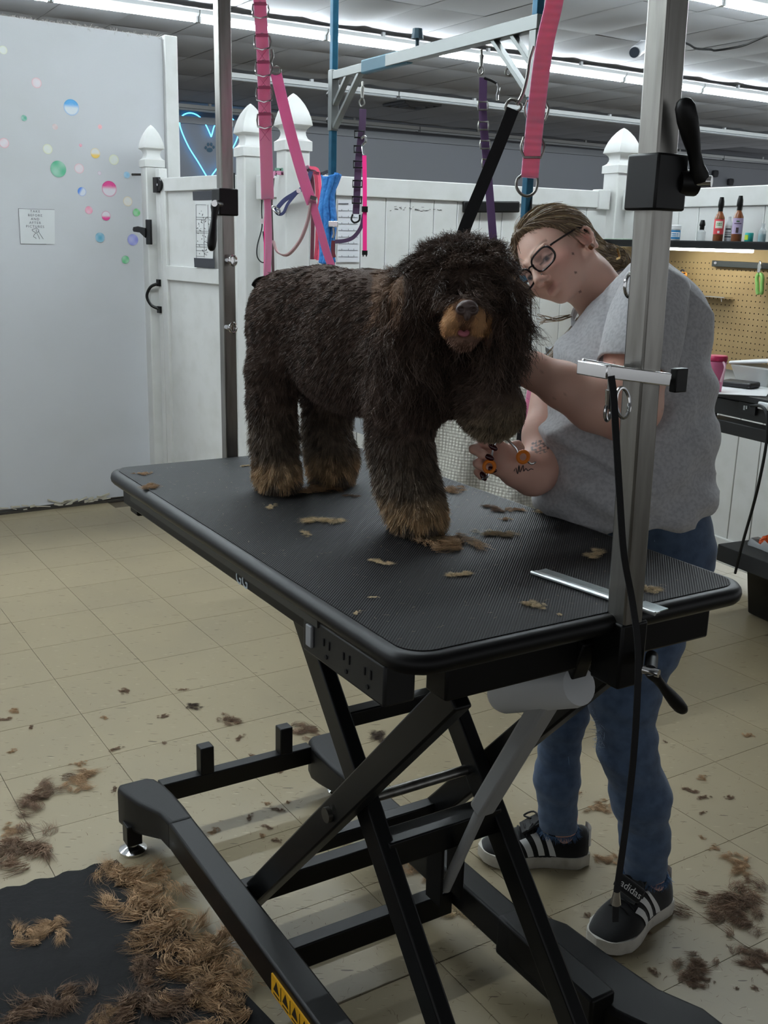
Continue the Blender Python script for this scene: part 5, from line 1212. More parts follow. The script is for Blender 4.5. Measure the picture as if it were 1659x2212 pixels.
# table top hinged to the fence, mostly hidden behind the dog
tt2 = thing('wall_table', 'pale fold-down table hinged to the fence, mostly hidden behind the dog', 'table', (pl_[0], pl_[1], .86), math.atan2(d2[1], d2[0]))
Lt = np.linalg.norm(pr_-pl_)
MB().box((Lt/2, .28, -.015), (Lt+.1, .58, .03)).build('top', white_vinyl, tt2, coords='local', bevel=.004)
for x in (.1, Lt-.15): MB().bar((x, .50, -.45), (x, .05, -.03), .03, .03).build('brace', M('pale grey brace', (196, 198, 198), .5), tt2, coords='local', bevel=.002)
MB().box((Lt/2, .0, -.06), (Lt, .02, .06)).build('apron', M('grey apron', (150, 154, 158), .6), tt2, coords='local')
# waffle towel draped over it
tw_ = []; nu, nv = 60, 46
tl0, tr0 = P(905, 860, 3.15), P(1185, 845, 2.95)
for i in range(nu+1):
    for j in range(nv+1):
        s, t = i/nu, j/nv; top = tl0*(1-s)+tr0*s+np.array([0, 0, .03*math.sin(s*3.1)]); dn = t*.36*(1-.35*(1-s)**2)
        w_ = .018*math.sin(s*17+t*2.2)*t+.012*math.sin(s*7-t*3)
        tw_.append(top+np.array([0, 0, -dn])-CF*(.02+w_+.05*t)*np.array([1, 1, 0])+CR*(-.02*t*math.cos(s*3.1)))
Ft = [(i*(nv+1)+j, (i+1)*(nv+1)+j, (i+1)*(nv+1)+j+1, i*(nv+1)+j+1) for i in range(nu) for j in range(nv)]
wf = M('waffle cotton', (226, 224, 214), .95, sheen=.3)
def waffle(m):
    nt = m.node_tree; L = nt.links; b = nt.nodes['Principled BSDF']; tc = nt.nodes.new('ShaderNodeTexCoord'); u = nt.nodes.new('ShaderNodeTexVoronoi'); u.feature = 'F1'; u.inputs['Scale'].default_value = 110; u.inputs['Randomness'].default_value = .15
    bm_ = nt.nodes.new('ShaderNodeBump'); bm_.inputs['Strength'].default_value = .9; bm_.inputs['Distance'].default_value = .004; L.new(tc.outputs['Object'], u.inputs['Vector']); L.new(u.outputs['Distance'], bm_.inputs['Height']); L.new(bm_.outputs['Normal'], b.inputs['Normal'])
    r_ = nt.nodes.new('ShaderNodeMapRange'); r_.inputs[1].default_value = .2; r_.inputs[2].default_value = .75; L.new(u.outputs['Distance'], r_.inputs[0]); mx = nt.nodes.new('ShaderNodeMix'); mx.data_type = 'RGBA'; L.new(r_.outputs[0], mx.inputs[0]); mx.inputs[6].default_value = (*lin((232, 230, 220)), 1); mx.inputs[7].default_value = (*lin((170, 168, 156)), 1); L.new(mx.outputs[2], b.inputs['Base Color'])
waffle(wf)
to_ = link_mesh('waffle_towel', np_mesh('waffle_towel', tw_, Ft), wf); md_ = to_.modifiers.new('thick', 'SOLIDIFY'); md_.thickness = .006
tag(to_, 'white waffle-weave towel hanging behind the raised paw', 'towel')
pk = thing('pink_black_leash', 'pink and black leash hanging over the white towel by the groomer', 'lead', tuple(P(1135, 960, 2.88)))
px_strap('black_band', [(1146, 870, 2.88), (1132, 880, 2.88), (1128, 910, 2.875), (1122, 960, 2.87)], 15, black_web, pk, .004)
MB().tube([P(1147, 150, 2.915), P(1147, 500, 2.915), P(1146, 845, 2.885)], .003, 6).build('hanging_cord', black_web, pk)
px_strap('pink_band', [(1146, 838, 2.865), (1142, 860, 2.86), (1139, 900, 2.855), (1134, 950, 2.855)], 12, pink_web, pk, .004)
# ---- hanging on that bar: purple leads, hot pink collar
def snap(parent, top, c, n=1.0):
    u, v = top; MB().tube([P(u, v, c), P(u, v+12, c)], .004, 8).tube([P(u, v+12, c), P(u-1, v+36, c)], [.0075, .005], 10).tube(smooth_path([P(u-1, v+36, c), P(u-7, v+44, c), P(u-3, v+54, c), P(u+4, v+48, c), P(u+2, v+38, c)], 3), .003, 7).build('snap_hook', steel, parent)
p5 = thing('dark_purple_lead', 'dark purple ringed strap hanging left under the galvanised bar', 'lead', tuple(P(768, 480, 3.80)))
snap(p5, (783, 176), 3.80)
px_strap('strap', [(784, 236, 3.80), (782, 280, 3.80), (775, 340, 3.80), (772, 400, 3.80), (769, 462, 3.80)], 15, M('plum webbing', (70, 48, 76), .8), p5, .004)
for v in (290, 322, 355, 397, 432): MB().tube([P(776-(v-290)*.035+sx*10, v+dy, 3.79) for sx, dy in ((-1, -7), (-1, 7), (1, 7), (1, -7))], .0035, 6, closed=True).build('ring', black_metal, p5)
MB().tube(smooth_path([P(762, 463, 3.79), P(759, 474, 3.79), P(766, 481, 3.79), P(776, 476, 3.79), P(777, 464, 3.79)], 3), .0035, 7).build('end_ring', black_metal, p5)
p6 = thing('hot_pink_collar', 'bright hot pink adjustable strap with black buckle below the left hook', 'collar', tuple(P(788, 550, 3.78)))
MB().tube(smooth_path([P(780, 300, 3.78), P(788, 294, 3.78), P(790, 306, 3.78), P(783, 314, 3.78), P(785, 334, 3.78)], 4), .004, 7).build('snap_hook', chrome, p6)
px_strap('strap', [(787, 336, 3.78), (788, 400, 3.78), (788, 452, 3.78), (788, 545, 3.78)], 9, hot_pink, p6, .004)
MB().box(P(788, 452, 3.775), (.022, .012, .02)).build('slider', black_plastic, p6)
MB().box(P(788, 546, 3.775), (.020, .012, .016)).bar(P(784.5, 549, 3.775), P(784.5, 554, 3.775), .004, .006).bar(P(791.5, 549, 3.775), P(791.5, 554, 3.775), .004, .006).build('buckle', black_plastic, p6)
px_strap('plum_loop', [(786, 462, 3.785), (780, 490, 3.785), (764, 512, 3.785), (745, 520, 3.785), (724, 522, 3.785)], 8, M('plum webbing', (70, 48, 76), .8), p6, .004, side=unit(CD))
p7 = thing('violet_lead', 'violet strap with steel rings hanging right of centre behind the dog', 'lead', tuple(P(1060, 520, 3.05)))
snap(p7, (1040, 108), 3.05)
px_strap('strap', [(1044, 168, 3.05), (1043, 240, 3.05), (1048, 310, 3.05), (1056, 400, 3.05), (1066, 525, 3.05)], 17, purple_web, p7, .004)
for v, x in ((228, 1043), (271, 1044), (312, 1048), (352, 1052)): MB().tube([P(x+sx*10, v+dy, 3.04) for sx, dy in ((-1, -8), (-1.1, 0), (-1, 9), (1, 9), (1.1, 0), (1, -8))], .003, 6, closed=True).build('ring', steel, p7)
MB().tube(smooth_path([P(1046, 168, 3.04), P(1062, 174, 3.04), P(1073, 180, 3.04)], 4), .004, 6).build('black_tie', black_web, p7)
MB().tube(smooth_path([P(1074, 180, 3.04), P(1077, 192, 3.04), P(1074, 205, 3.04), P(1074, 216, 3.04)], 4), .0045, 6).build('chain', chrome, p7)
MB().tube([P(1098+6*math.cos(t), 156+8*math.sin(t), 2.95) for t in np.linspace(0, 6.28, 17)[:-1]], .003, 6, closed=True).build('bar_ring', steel, t2)
MB().tube([P(741+4*math.cos(t), 238+7*math.sin(t), 3.9) for t in np.linspace(0, 6.28, 17)[:-1]], .004, 6, closed=True).build('bar_ring', steel, t2)
# blue chamois cloth over the left pole
ch = []; nu, nv = 16, 40
for i in range(nu+1):
    for j in range(nv+1):
        s, t = i/nu, j/nv; uu = 693+(33+8*(1-t)**2*0)*s-2*t+3*math.sin(t*9+s*3); vv = 378+190*t+4*math.sin(s*6); cc = 3.86-.04*math.sin(s*3.1)+.012*math.sin(s*21+t*3)
        ch.append(P(uu+(8 if t < .25 else 0)*s*(1-t*4)*1.0, vv, cc))
Fc = [(i*(nv+1)+j, (i+1)*(nv+1)+j, (i+1)*(nv+1)+j+1, i*(nv+1)+j+1) for i in range(nu) for j in range(nv)]
co_ = link_mesh('chamois_cloth', np_mesh('chamois_cloth', ch, Fc), M('blue chamois', (58, 128, 196), .9, var=(60, (36, 96, 168), .45, .7), bump=(70, .9, .008))); co_.modifiers.new('thick', 'SOLIDIFY').thickness = .008
tag(co_, 'blue crinkled chamois cloth hung over the left blue pole', 'cloth')
cl2 = thing('pole_clip', 'small chrome clip with black strap on the blue chamois cloth', 'clip', tuple(P(720, 490, 3.80)))
MB().box(P(720, 484, 3.80), (.036, .02, .022)).build('clip', chrome, cl2, bevel=.003)
MB().tube(smooth_path([P(720, 492, 3.79), P(721, 505, 3.79), P(718, 514, 3.79)], 3), .004, 7).build('snap_hook', chrome, cl2)
px_strap('short_strap', [(720, 520, 3.79), (719, 540, 3.79), (722, 556, 3.79)], 8, M('maroon webbing', (92, 30, 40), .8), cl2, .004)

# ---- bundle of leads slung around the third post
bd = [('red_bundle_lead', 'raspberry red lead loop hanging right of the lead post', (178, 60, 84), [(672, 372), (682, 380), (686, 440), (685, 520), (682, 560)], 8),
      ('rose_bundle_lead', 'rose pink lead strip hanging outermost right of the lead post', (226, 86, 116), [(668, 362), (688, 372), (691, 440), (690, 510), (686, 562)], 7),
      ('maroon_bundle_lead', 'dark maroon lead strip hanging beside the lead post', (84, 34, 48), [(664, 362), (674, 384), (676, 450), (674, 560)], 8),
      ('brown_bundle_lead', 'thin dark brown lead hanging left of the lead post', (64, 42, 44), [(590, 385), (586, 440), (588, 520), (590, 590)], 6),
      ('mauve_band_lead', 'mauve lead wrapped around the top of the lead post', (206, 136, 168), [(586, 388), (592, 374), (612, 374), (640, 369), (668, 360)], 8),
      ('green_band_lead', 'grey green lead wrapped just above the mauve one', (112, 150, 132), [(594, 366), (612, 366), (640, 365), (668, 362)], 6),
      ('charcoal_band_lead', 'charcoal lead end sticking out right of the lead post', (52, 52, 60), [(664, 366), (690, 376), (708, 371), (714, 374)], 7)]
for nm, lab, rgb, pts, wpx in bd:
    t = thing(nm, lab, 'lead', tuple(P(pts[-1][0], pts[-1][1], 4.44)), group='bundled leads')
    px_strap('strap', [(u, v, 4.44) for u, v in pts], wpx, M(nm+' web', rgb, .8), t, .004)
hn = thing('navy_harness', 'navy blue harness strap with a steel clasp slung across the lead post', 'harness', tuple(P(600, 455, 4.415)))
px_strap('strap', [(672, 370, 4.42), (662, 398, 4.415), (640, 416, 4.415), (615, 432, 4.415), (597, 452, 4.415)], 9, M('navy webbing', (48, 52, 88), .8), hn, .005)
px_strap('loop', [(640, 418, 4.41), (622, 440, 4.41), (612, 460, 4.41), (600, 462, 4.41), (592, 450, 4.41)], 6, M('navy webbing', (48, 52, 88), .8), hn, .005)
MB().tube(smooth_path([P(588, 446, 4.405), P(592, 455, 4.405), P(602, 462, 4.405), P(604, 454, 4.405), P(594, 446, 4.405)], 3, True), .004, 7, closed=True).build('clasp', chrome, hn)
MB().cyl(P(645, 412, 4.405), P(645, 412, 4.39), .010).build('rivet', chrome, hn)
cb_ = thing('black_cable', 'thin black cable looped on the narrow fence panel', 'cable', tuple(P(567, 560, 4.64)))
MB().tube(smooth_path([P(567, 400, 4.64), P(565, 450, 4.64), P(566, 490, 4.64), P(556, 530, 4.64), P(556, 555, 4.64), P(567, 567, 4.64), P(574, 556, 4.64), P(568, 500, 4.64)], 5), .0028, 6).build('cable', black_rubber, cb_)
MB().cyl(P(568, 478, 4.63), P(568, 478, 4.615), .012, n=12).build('hook', chrome, cb_)
# ================================================================== WALL DECORATION
BUB = [(7, 108, 9, (226, 228, 170), 'ring', 'pale yellow green bubble sticker at the picture edge, highest on the partition'), (79, 179, 11, (236, 140, 152), 'ring', 'pink rimmed bubble sticker, highest pink one on the partition'), (154, 232, 17, (96, 172, 228), 'top', 'large bubble sticker with a blue upper arc'),
 (52, 255, 6.5, (70, 166, 136), 'full', 'small solid teal bubble sticker'), (119, 274, 6.5, (214, 190, 190), 'full', 'small greyish pink bubble sticker with a drip'), (216, 274, 5, (238, 172, 180), 'full', 'tiny pale pink bubble sticker left of the post cap'), (9, 309, 11, (238, 120, 140), 'ring', 'red rimmed bubble sticker at the left picture edge'),
 (174, 314, 3.5, (238, 150, 178), 'full', 'tiniest pink bubble sticker in the middle of the cluster'), (103, 322, 10.5, (222, 222, 140), 'ring', 'yellow green rimmed bubble sticker above the big green one'), (206, 331, 10.5, (240, 206, 110), 'bot', 'bubble sticker with an orange yellow lower rim'), (246, 345, 10.5, (226, 228, 150), 'ring', 'yellow green rimmed bubble sticker nearest the post cap'),
 (126, 365, 17.5, (72, 178, 132), 'full', 'large solid green bubble sticker'), (171, 364, 10.5, (240, 150, 164), 'ring', 'pink rimmed bubble sticker right of the big green one'), (215, 374, 4, (200, 96, 160), 'ring', 'tiny magenta ringed bubble sticker above the big magenta one'), (274, 378, 7, (140, 200, 232), 'full', 'light blue bubble sticker touching the latch rod'),
 (236, 408, 16.5, (222, 76, 146), 'top', 'large bubble sticker with a magenta upper half'), (177, 414, 9.5, (92, 140, 220), 'left', 'blue streaked bubble sticker left of the big magenta one'), (276, 435, 10, (240, 206, 130), 'ring', 'orange yellow rimmed bubble sticker beside the post'), (192, 454, 8.5, (236, 150, 176), 'full', 'soft pink bubble sticker below the blue streaked one'),
 (229, 466, 10, (216, 70, 140), 'bot', 'bubble sticker with a magenta lower half'), (295, 459, 8, (96, 196, 110), 'full', 'bright green bubble sticker beside the post'), (216, 513, 10.5, (70, 160, 190), 'full', 'teal and green bubble sticker low on the partition'), (287, 518, 12, (132, 136, 214), 'full', 'violet blue bubble sticker near the black latch'), (271, 561, 8.5, (96, 196, 130), 'full', 'lowest green bubble sticker on the partition')]
stick_m = M('sticker print', (240, 240, 240), .5, attr='Col'); wbase = np.array(lin((222, 226, 230)))
for u, v, r, rgb, sty, lab in BUB:
    c = onwall(u, v, .003); R0 = np.linalg.norm(onwall(u+r, v, .003)-c)*.97; V = []; F = []; C_ = []; tint = np.array(lin(rgb)); ns = 26; rs = (0, .3, .6, .82, .93, 1.0); ph = u*.37
    for k, q in enumerate(rs):
        for i in range(ns):
            a = 2*math.pi*i/ns; x, y = math.cos(a)*q, math.sin(a)*q; blot = .5+.5*math.sin(3.1*x+ph)*math.cos(2.7*y+ph*1.3)
            wgt = {'ring': .10+.22*blot*q, 'full': .55+.4*blot, 'top': 1.0*max(0, min(1, (y+.05)*2.2))+.08, 'bot': 1.0*max(0, min(1, (-y+.05)*2.0))+.1, 'left': max(0, min(1, (-x+y*.6)*1.4))+.1}[sty]
            if q > .9: wgt = max(wgt, .55)
            V.append(c+wd*x*R0+Z1*y*R0-wn*.0006*(k == 0)); C_.append(wbase*(1-min(wgt, 1))+tint*min(wgt, 1)*(.92 if (q > .9) else 1))
    F = [(k*ns+i, k*ns+(i+1) % ns, (k+1)*ns+(i+1) % ns, (k+1)*ns+i) for k in range(len(rs)-1) for i in range(ns)]
    o = link_mesh('bubble_sticker', np_mesh('bubble_sticker', np.array(V)-c, F, True, np.array(C_)), stick_m); o.location = c; tag(o, lab, 'sticker', 'bubble stickers on the partition')
paper_m = M('paper', (216, 219, 220), .8); ink = M('grey ink', (96, 98, 104), .8); ink2 = M('black ink', (30, 30, 34), .8)
def sheet(name, label, corners, fn, mat, cat='paper'):
    q = [fn(*c) for c in corners]; c0 = np.mean(q, 0); t = thing(name, label, cat, tuple(c0)); nrm = unit(np.cross(q[1]-q[0], q[3]-q[0])); nrm = nrm if nrm @ CF < 0 else -nrm
    V = q+[p+nrm*.0012 for p in q]; MB().add(V, [(3, 2, 1, 0), (4, 5, 6, 7), (0, 1, 5, 4), (1, 2, 6, 5), (2, 3, 7, 6), (3, 0, 4, 7)]).build('sheet', mat, t); return t, nrm
t, nrm = sheet('sign_sheet', 'white notice reading take before and after pictures taped to the partition', [(44.5, 526.5), (118.4, 527.7), (117.8, 453), (40, 450.5)], lambda u, v: onwall(u, v, .003), paper_m, 'sign')
for k, (tx, v) in enumerate((('TAKE', 459), ('BEFORE', 467.6), ('AND', 475.6), ('AFTER', 483.6), ('PICTURES', 491.8))): text_mesh('lettering', tx, .0165, ink, onwall(76, v, .0055), wd, Z1, t, spacing=1.35)
for pth in ([(500, 1090), (640, 1050), (720, 1100), (730, 1180), (890, 1430)], [(500, 1090), (490, 1120), (560, 1170), (620, 1210)], [(640, 1090), (640, 1160), (680, 1200), (720, 1150), (724, 1120)], [(760, 1430), (660, 1230), (600, 1240), (540, 1320), (560, 1360), (620, 1390), (630, 1425)]):
    MB().tube(smooth_path([onwall(40+.0603*x, 430+.0603*y, .0055) for x, y in pth], 4), .0011, 5).build('drawn_line', ink, t)
MB().tube([onwall(u, v, .0045) for u, v in ((40, 450.5), (80, 452), (117.8, 453))], .0009, 5).tube([onwall(u, v, .0045) for u, v in ((40, 450.5), (44.5, 526.5), (100, 527.4))], .0009, 5).build('sheet_edge', ink, t)
tag(MB().cyl(onwall(285, 377, .012), onwall(308, 377, .06), .006, n=10).build('latch_rod', M('dark rod', (70, 66, 62), .5, .6)), 'dark metal rod between the partition and its post', 'rod')
# plan taped on the gate
og = lambda u, v: onplane(u, v, p1-gn*.0-gn*(.03 if gn[1] > 0 else -.03), gn)
t, nrm = sheet('taped_plan', 'printed floor plan held on the gate by two black tape strips', [(423, 566), (460, 570), (462, 426), (421, 428)], og, M('plan paper', (226, 228, 228), .8))
for q in ([(418, 433), (463, 432), (462, 412), (417, 414)], [(421, 577), (465, 580), (465, 559), (420, 557)]):
    MB().add([og(*p)+nrm*.003 for p in q], [(0, 1, 2, 3)]).build('tape_strip', M('charcoal tape', (62, 64, 70), .7), t)
pl_r = np.random.default_rng(8); ln_ = MB(); 
def seg_(a, b, w_=.0012): ln_.bar(og(*a)+nrm*.002, og(*b)+nrm*.002, w_, w_)
for y in (442, 469, 474, 499, 503, 528, 533, 541, 553): seg_((424, y), (424+pl_r.uniform(16, 34), y+.8))
seg_((424, 442), (425, 560)); seg_((441, 474), (442, 556)); seg_((450, 442), (451, 500))
for k in range(40): u, v = pl_r.uniform(426, 456), pl_r.uniform(446, 552); seg_((u, v), (u+pl_r.uniform(-3, 4), v+pl_r.uniform(-4, 4)), .0018)
ln_.build('plan_lines', ink2, t)
# chart, tool strip and pen marks on the long fence
nAc = nA if nA @ CF < 0 else -nA
oA = lambda u, v, o=.016: onplane(u, v, p3+nAc*o, nA)
t, nrm = sheet('wall_chart', 'white schedule sheet with ruled boxes on the fence beside the chamois cloth', [(728, 566), (776, 566), (778, 434), (730, 432)], oA, M('chart paper', (228, 231, 236), .6))
ln_ = MB()
for k in range(8):
    y = 455+k*14.2; ln_.bar(oA(731, y)+nrm*.002, oA(772, y+.6)+nrm*.002, .0016, .0016)
    for x in (738, 752, 764): ln_.bar(oA(x, y-3)+nrm*.002, oA(x, y)+nrm*.002, .0014, .0014)
ln_.bar(oA(731, 440)+nrm*.002, oA(752, 440)+nrm*.002, .004, .004); ln_.build('ruled_lines', ink, t)
q0, q1 = oA(1000, 447, .03), oA(1121, 447, .03)
tag(MB().bar(q0, q1, .02, .052).build('magnet_strip', black_plastic, bevel=.006), 'flat black magnetic tool strip on the fence left of the groomer', 'tool strip')
mk = MB(); pr_2 = np.random.default_rng(3)
for k in range(26):
    u, v = pr_2.uniform(842, 955), 452+pr_2.normal()*2.2; mk.bar(oA(u, v, .0125), oA(u+pr_2.uniform(2, 6), v+pr_2.normal(), .0125), .0012, .0012+.001*pr_2.random())
tag(mk.build('pen_marks', ink2), 'faint black pen marks scribbled across the fence planks', 'pen marks', kind='stuff')
# neon heart and paw print on the far grey wall
ow = lambda u, v, o=.06: onplane(u, v, fw-fn*o, fn)
nh = thing('neon_heart', 'glowing blue neon heart on the far grey wall', 'neon sign', tuple(ow(452, 388)))
hp_ = [(452, 388), (444, 377), (428, 350), (408, 318), (393, 285), (388, 264), (394, 250), (410, 244), (428, 250), (443, 267), (454, 290), (456, 295), (458, 290), (464, 270), (476, 256), (490, 251), (504, 259), (513, 275), (513, 297), (499, 326), (478, 352), (459, 377)]
MB().tube(smooth_path([ow(*p) for p in hp_], 4, True), .009, 8, closed=True).build('tube', M('neon blue', (120, 200, 255), .4, emit=((70, 180, 255), 2.0)), nh)
pw_ = thing('paw_decal', 'small dark teal paw print on the wall inside the neon heart', 'decal', tuple(ow(453, 320)))
for nm, u, v, rx, ry in (('pad', 453, 324, 6.5, 5), ('toe', 444.5, 319, 2.6, 3.6), ('toe', 449.5, 312, 2.6, 4), ('toe', 456.5, 312, 2.6, 4), ('toe', 461.5, 318, 2.6, 3.6)):
    MB().add([ow(u+rx*math.cos(a), v+ry*math.sin(a), .01) for a in np.linspace(0, 6.28, 19)[:-1]], [tuple(range(18))]).build(nm, M('teal paint', (62, 88, 104), .7), pw_)
# security camera, ceiling vent, small boxes on the far wall
sc2 = thing('security_camera', 'small white bullet camera hanging from the ceiling', 'security camera', tuple(P(1395, 92, 9.6)))
MB().tube([P(1372, 112, 9.45), P(1386, 102, 9.6)], .055, 18).build('barrel', M('camera white', (214, 216, 220), .4), sc2)
MB().cyl(P(1371.5, 112.5, 9.44), P(1370, 113.5, 9.42), .046, n=18).build('lens_face', M('camera lens', (40, 46, 54), .2), sc2)
MB().tube(smooth_path([P(1386, 102, 9.6), P(1390, 97, 9.62), P(1393, 92, 9.64)], 3), .02, 8).cyl(P(1393, 93, 9.64), P(1393, 89, 9.66), .045).build('bracket', M('camera white', (214, 216, 220), .4), sc2)
cv = onz(890, 226, 3.32); vt_ = thing('ceiling_vent', 'square grey ceiling diffuser beyond the bright row', 'vent', (cv[0], cv[1], 3.31), rad(AI))
for k in range(3): s_ = .58-.16*k; MB().box((0, s_/2, -.01*k), (s_, .02, .03)).box((0, -s_/2, -.01*k), (s_, .02, .03)).box((s_/2, 0, -.01*k), (.02, s_, .03)).box((-s_/2, 0, -.01*k), (.02, s_, .03)).build('louvre', M('vent grey', (120, 122, 126), .6), vt_, coords='local')
MB().box((0, 0, .012), (.6, .6, .008)).build('plate', M('vent dark', (60, 62, 66), .7), vt_, coords='local')
cw = MB().tube(smooth_path([onz(u, v, 3.31) for u, v in ((1475, 90), (1490, 97), (1505, 105), (1535, 107), (1545, 109), (1580, 104), (1610, 97), (1640, 84), (1659, 76))], 4), .010, 6).build('ceiling_wire', black_rubber); tag(cw, 'thin black wire sagging below the ceiling panels right of the near post', 'wire')
for (u, v, nm, lab) in ((1545, 374, 'wall_bell', 'small round black bell on the far wall'), (1578, 392, 'wall_camera', 'small dark camera low on the far wall'), (1366, 332, 'wall_bracket', 'small dark bracket on the far wall by the near post')):
    q = ow(u, v, .08); tag(MB().lathe([(.001, -.08), (.06, -.07), (.07, 0), (.06, .05), (.001, .06)], q, 14).build(nm, M('far black', (38, 38, 42), .6)), lab, 'wall fitting')

# ================================================================== DESK, PEGBOARD AND SHELF ON THE RIGHT
yB = np.array([BD[1], -BD[0], 0]); RB = np.array([BD, -yB, Z1]).T
def oB(u, v, o): return onplane(u, v, p4+yB*o, yB)
def wB(a, o, z): return p4+BD*a+yB*o+np.array([0, 0, z])
def aB(u, v, o): q = oB(u, v, o)-p4; return q @ BD
def boxB(a0, a1, o0, o1, z0, z1): return MB().box(wB((a0+a1)/2, (o0+o1)/2, (z0+z1)/2), (abs(a1-a0), abs(o1-o0), abs(z1-z0)), R=RB)
blk = M('black laminate', (20, 21, 23), .45, var=(4, (27, 28, 30), .4, .7)); AE = 2.25
zs = oB(1560, 522, .2)[2]; shA = aB(1308, 516, .2)
sh_ = thing('wall_shelf', 'black wall shelf above the pegboard carrying the bottles', 'shelf', tuple(wB(1.2, .1, zs)))
boxB(shA, AE, .045, .24, zs-.028, zs).build('board', blk, sh_, bevel=.002)
boxB(shA, AE, .232, .240, zs-.030, zs+.002).build('front_lip', blk, sh_)
pb = thing('pegboard', 'brown perforated pegboard under the black shelf', 'pegboard', tuple(wB(1.2, .05, .96)))
pa0 = aB(1316, 600, .05)
boxB(pa0, AE, .036, .048, .955, zs-.03).build('board', M('hardboard', (160, 136, 96), .7, var=(6, (148, 124, 86), .4, .7)), pb)
hl = MB(); za = oB(1459+195*.19, 440+797*.19, .05)[2]
for i in range(int((AE-.35)/.0254)):
    for j in range(-15, 4):
        a = .40+.0254*i; z = za+.0254*j
        if z > zs-.07 or z < .97: continue
        c = wB(a, .0485, z); hl.add([c+BD*.0034*math.cos(t)+Z1*.0034*math.sin(t) for t in np.linspace(0, 6.28, 7)[:-1]], [tuple(range(6))])
hl.build('peg_holes', M('hole dark', (44, 32, 20), .9), pb)['kind'] = 'stuff'
lb_ = thing('led_bar', 'glowing white led bar under the black shelf', 'led light', tuple(oB(1550, 538, .2)))
MB().bar(oB(1440, 533, .19), oB(1624, 539, .19), .03, .028).build('diffuser', M('led white', (255, 255, 255), .4, emit=((250, 252, 240), 9.0)), lb_, bevel=.005)
MB().bar(oB(1438, 527, .20), oB(1627, 533, .20), .03, .006).build('mount', blk, lb_)
mg = thing('magnet_bar', 'dark magnetic bar screwed to the pegboard holding clippers', 'tool strip', tuple(oB(1600, 573, .06)))
MB().bar(oB(1541, 569, .06), oB(1700, 577, .06), .02, .026).build('bar', M('dark green black', (34, 40, 42), .5), mg, bevel=.002)
MB().cyl(oB(1545, 568, .071), oB(1545, 568, .076), .006, n=12).build('screw', chrome, mg)
nc = thing('nail_clippers', 'green handled nail clippers hanging on the magnetic bar', 'clippers', tuple(oB(1640, 636, .08)))
MB().prism([(-.008, 0), (.008, 0), (.012, .022), (.006, .046), (-.002, .05), (-.010, .03)], oB(1641, 589, .085), BD, Z1, .008).build('jaws', chrome, nc, bevel=.002)
gm = M('green grip', (120, 170, 92), .5)
for s in (-1, 1): MB().tube(smooth_path([oB(1641+s*2, 590, .085), oB(1641+s*6, 600, .085), oB(1641+s*5, 615, .085), oB(1641+s*5, 628, .085), oB(1641+s*3, 636, .085)], 4), [.005]+[.008]*14+[.008, .006], 8).build('grip', gm, nc)
tr2 = thing('metal_ledge', 'thin bright metal ledge hooked on the pegboard', 'ledge', tuple(oB(1537, 640, .07)))
MB().bar(oB(1499, 637, .08), oB(1574, 643, .08), .05, .004).build('plate', chrome, tr2)
for u in (1520, 1558): MB().tube([oB(u, 641, .06), oB(u+1, 652, .06)], .002, 6).build('peg', chrome, tr2)
for k, (du, rgb, lab) in enumerate(((0, (44, 40, 44), 'black handled scissors on the pegboard hook'), (8, (240, 150, 50), 'orange ringed scissors on the pegboard hook'), (4, (90, 170, 190), 'teal handled scissors on the pegboard hook'))):
    t = thing('pegboard_scissors', lab, 'scissors', tuple(oB(1466+du, 605, .08)), group='scissors on the pegboard')
    hm_ = M('handle %d' % k, rgb, .4)
    MB().tube([oB(1466+du+5*math.cos(a), 594+k*1.5+6*math.sin(a), .085+.012*k) for a in np.linspace(0, 6.28, 15)[:-1]], .0042, 7, closed=True).build('finger_ring', hm_, t)
    MB().tube([oB(1474+du*.6+4*math.cos(a), 588+k*6+5*math.sin(a), .085+.012*k) for a in np.linspace(0, 6.28, 15)[:-1]], .0036, 7, closed=True).build('finger_ring', hm_, t)
    MB().tube(smooth_path([oB(1466+du, 600, .085+.012*k), oB(1465+du, 610, .085+.012*k), oB(1468+du, 622, .085+.012*k)], 3), [.003]*6+[.001], 6).build('blade', chrome, t)
MB().tube(smooth_path([oB(1440, 585, .05), oB(1450, 589, .07), oB(1464, 592, .11), oB(1480, 590, .12)], 3), .003, 6).build('hook', black_metal, pb)
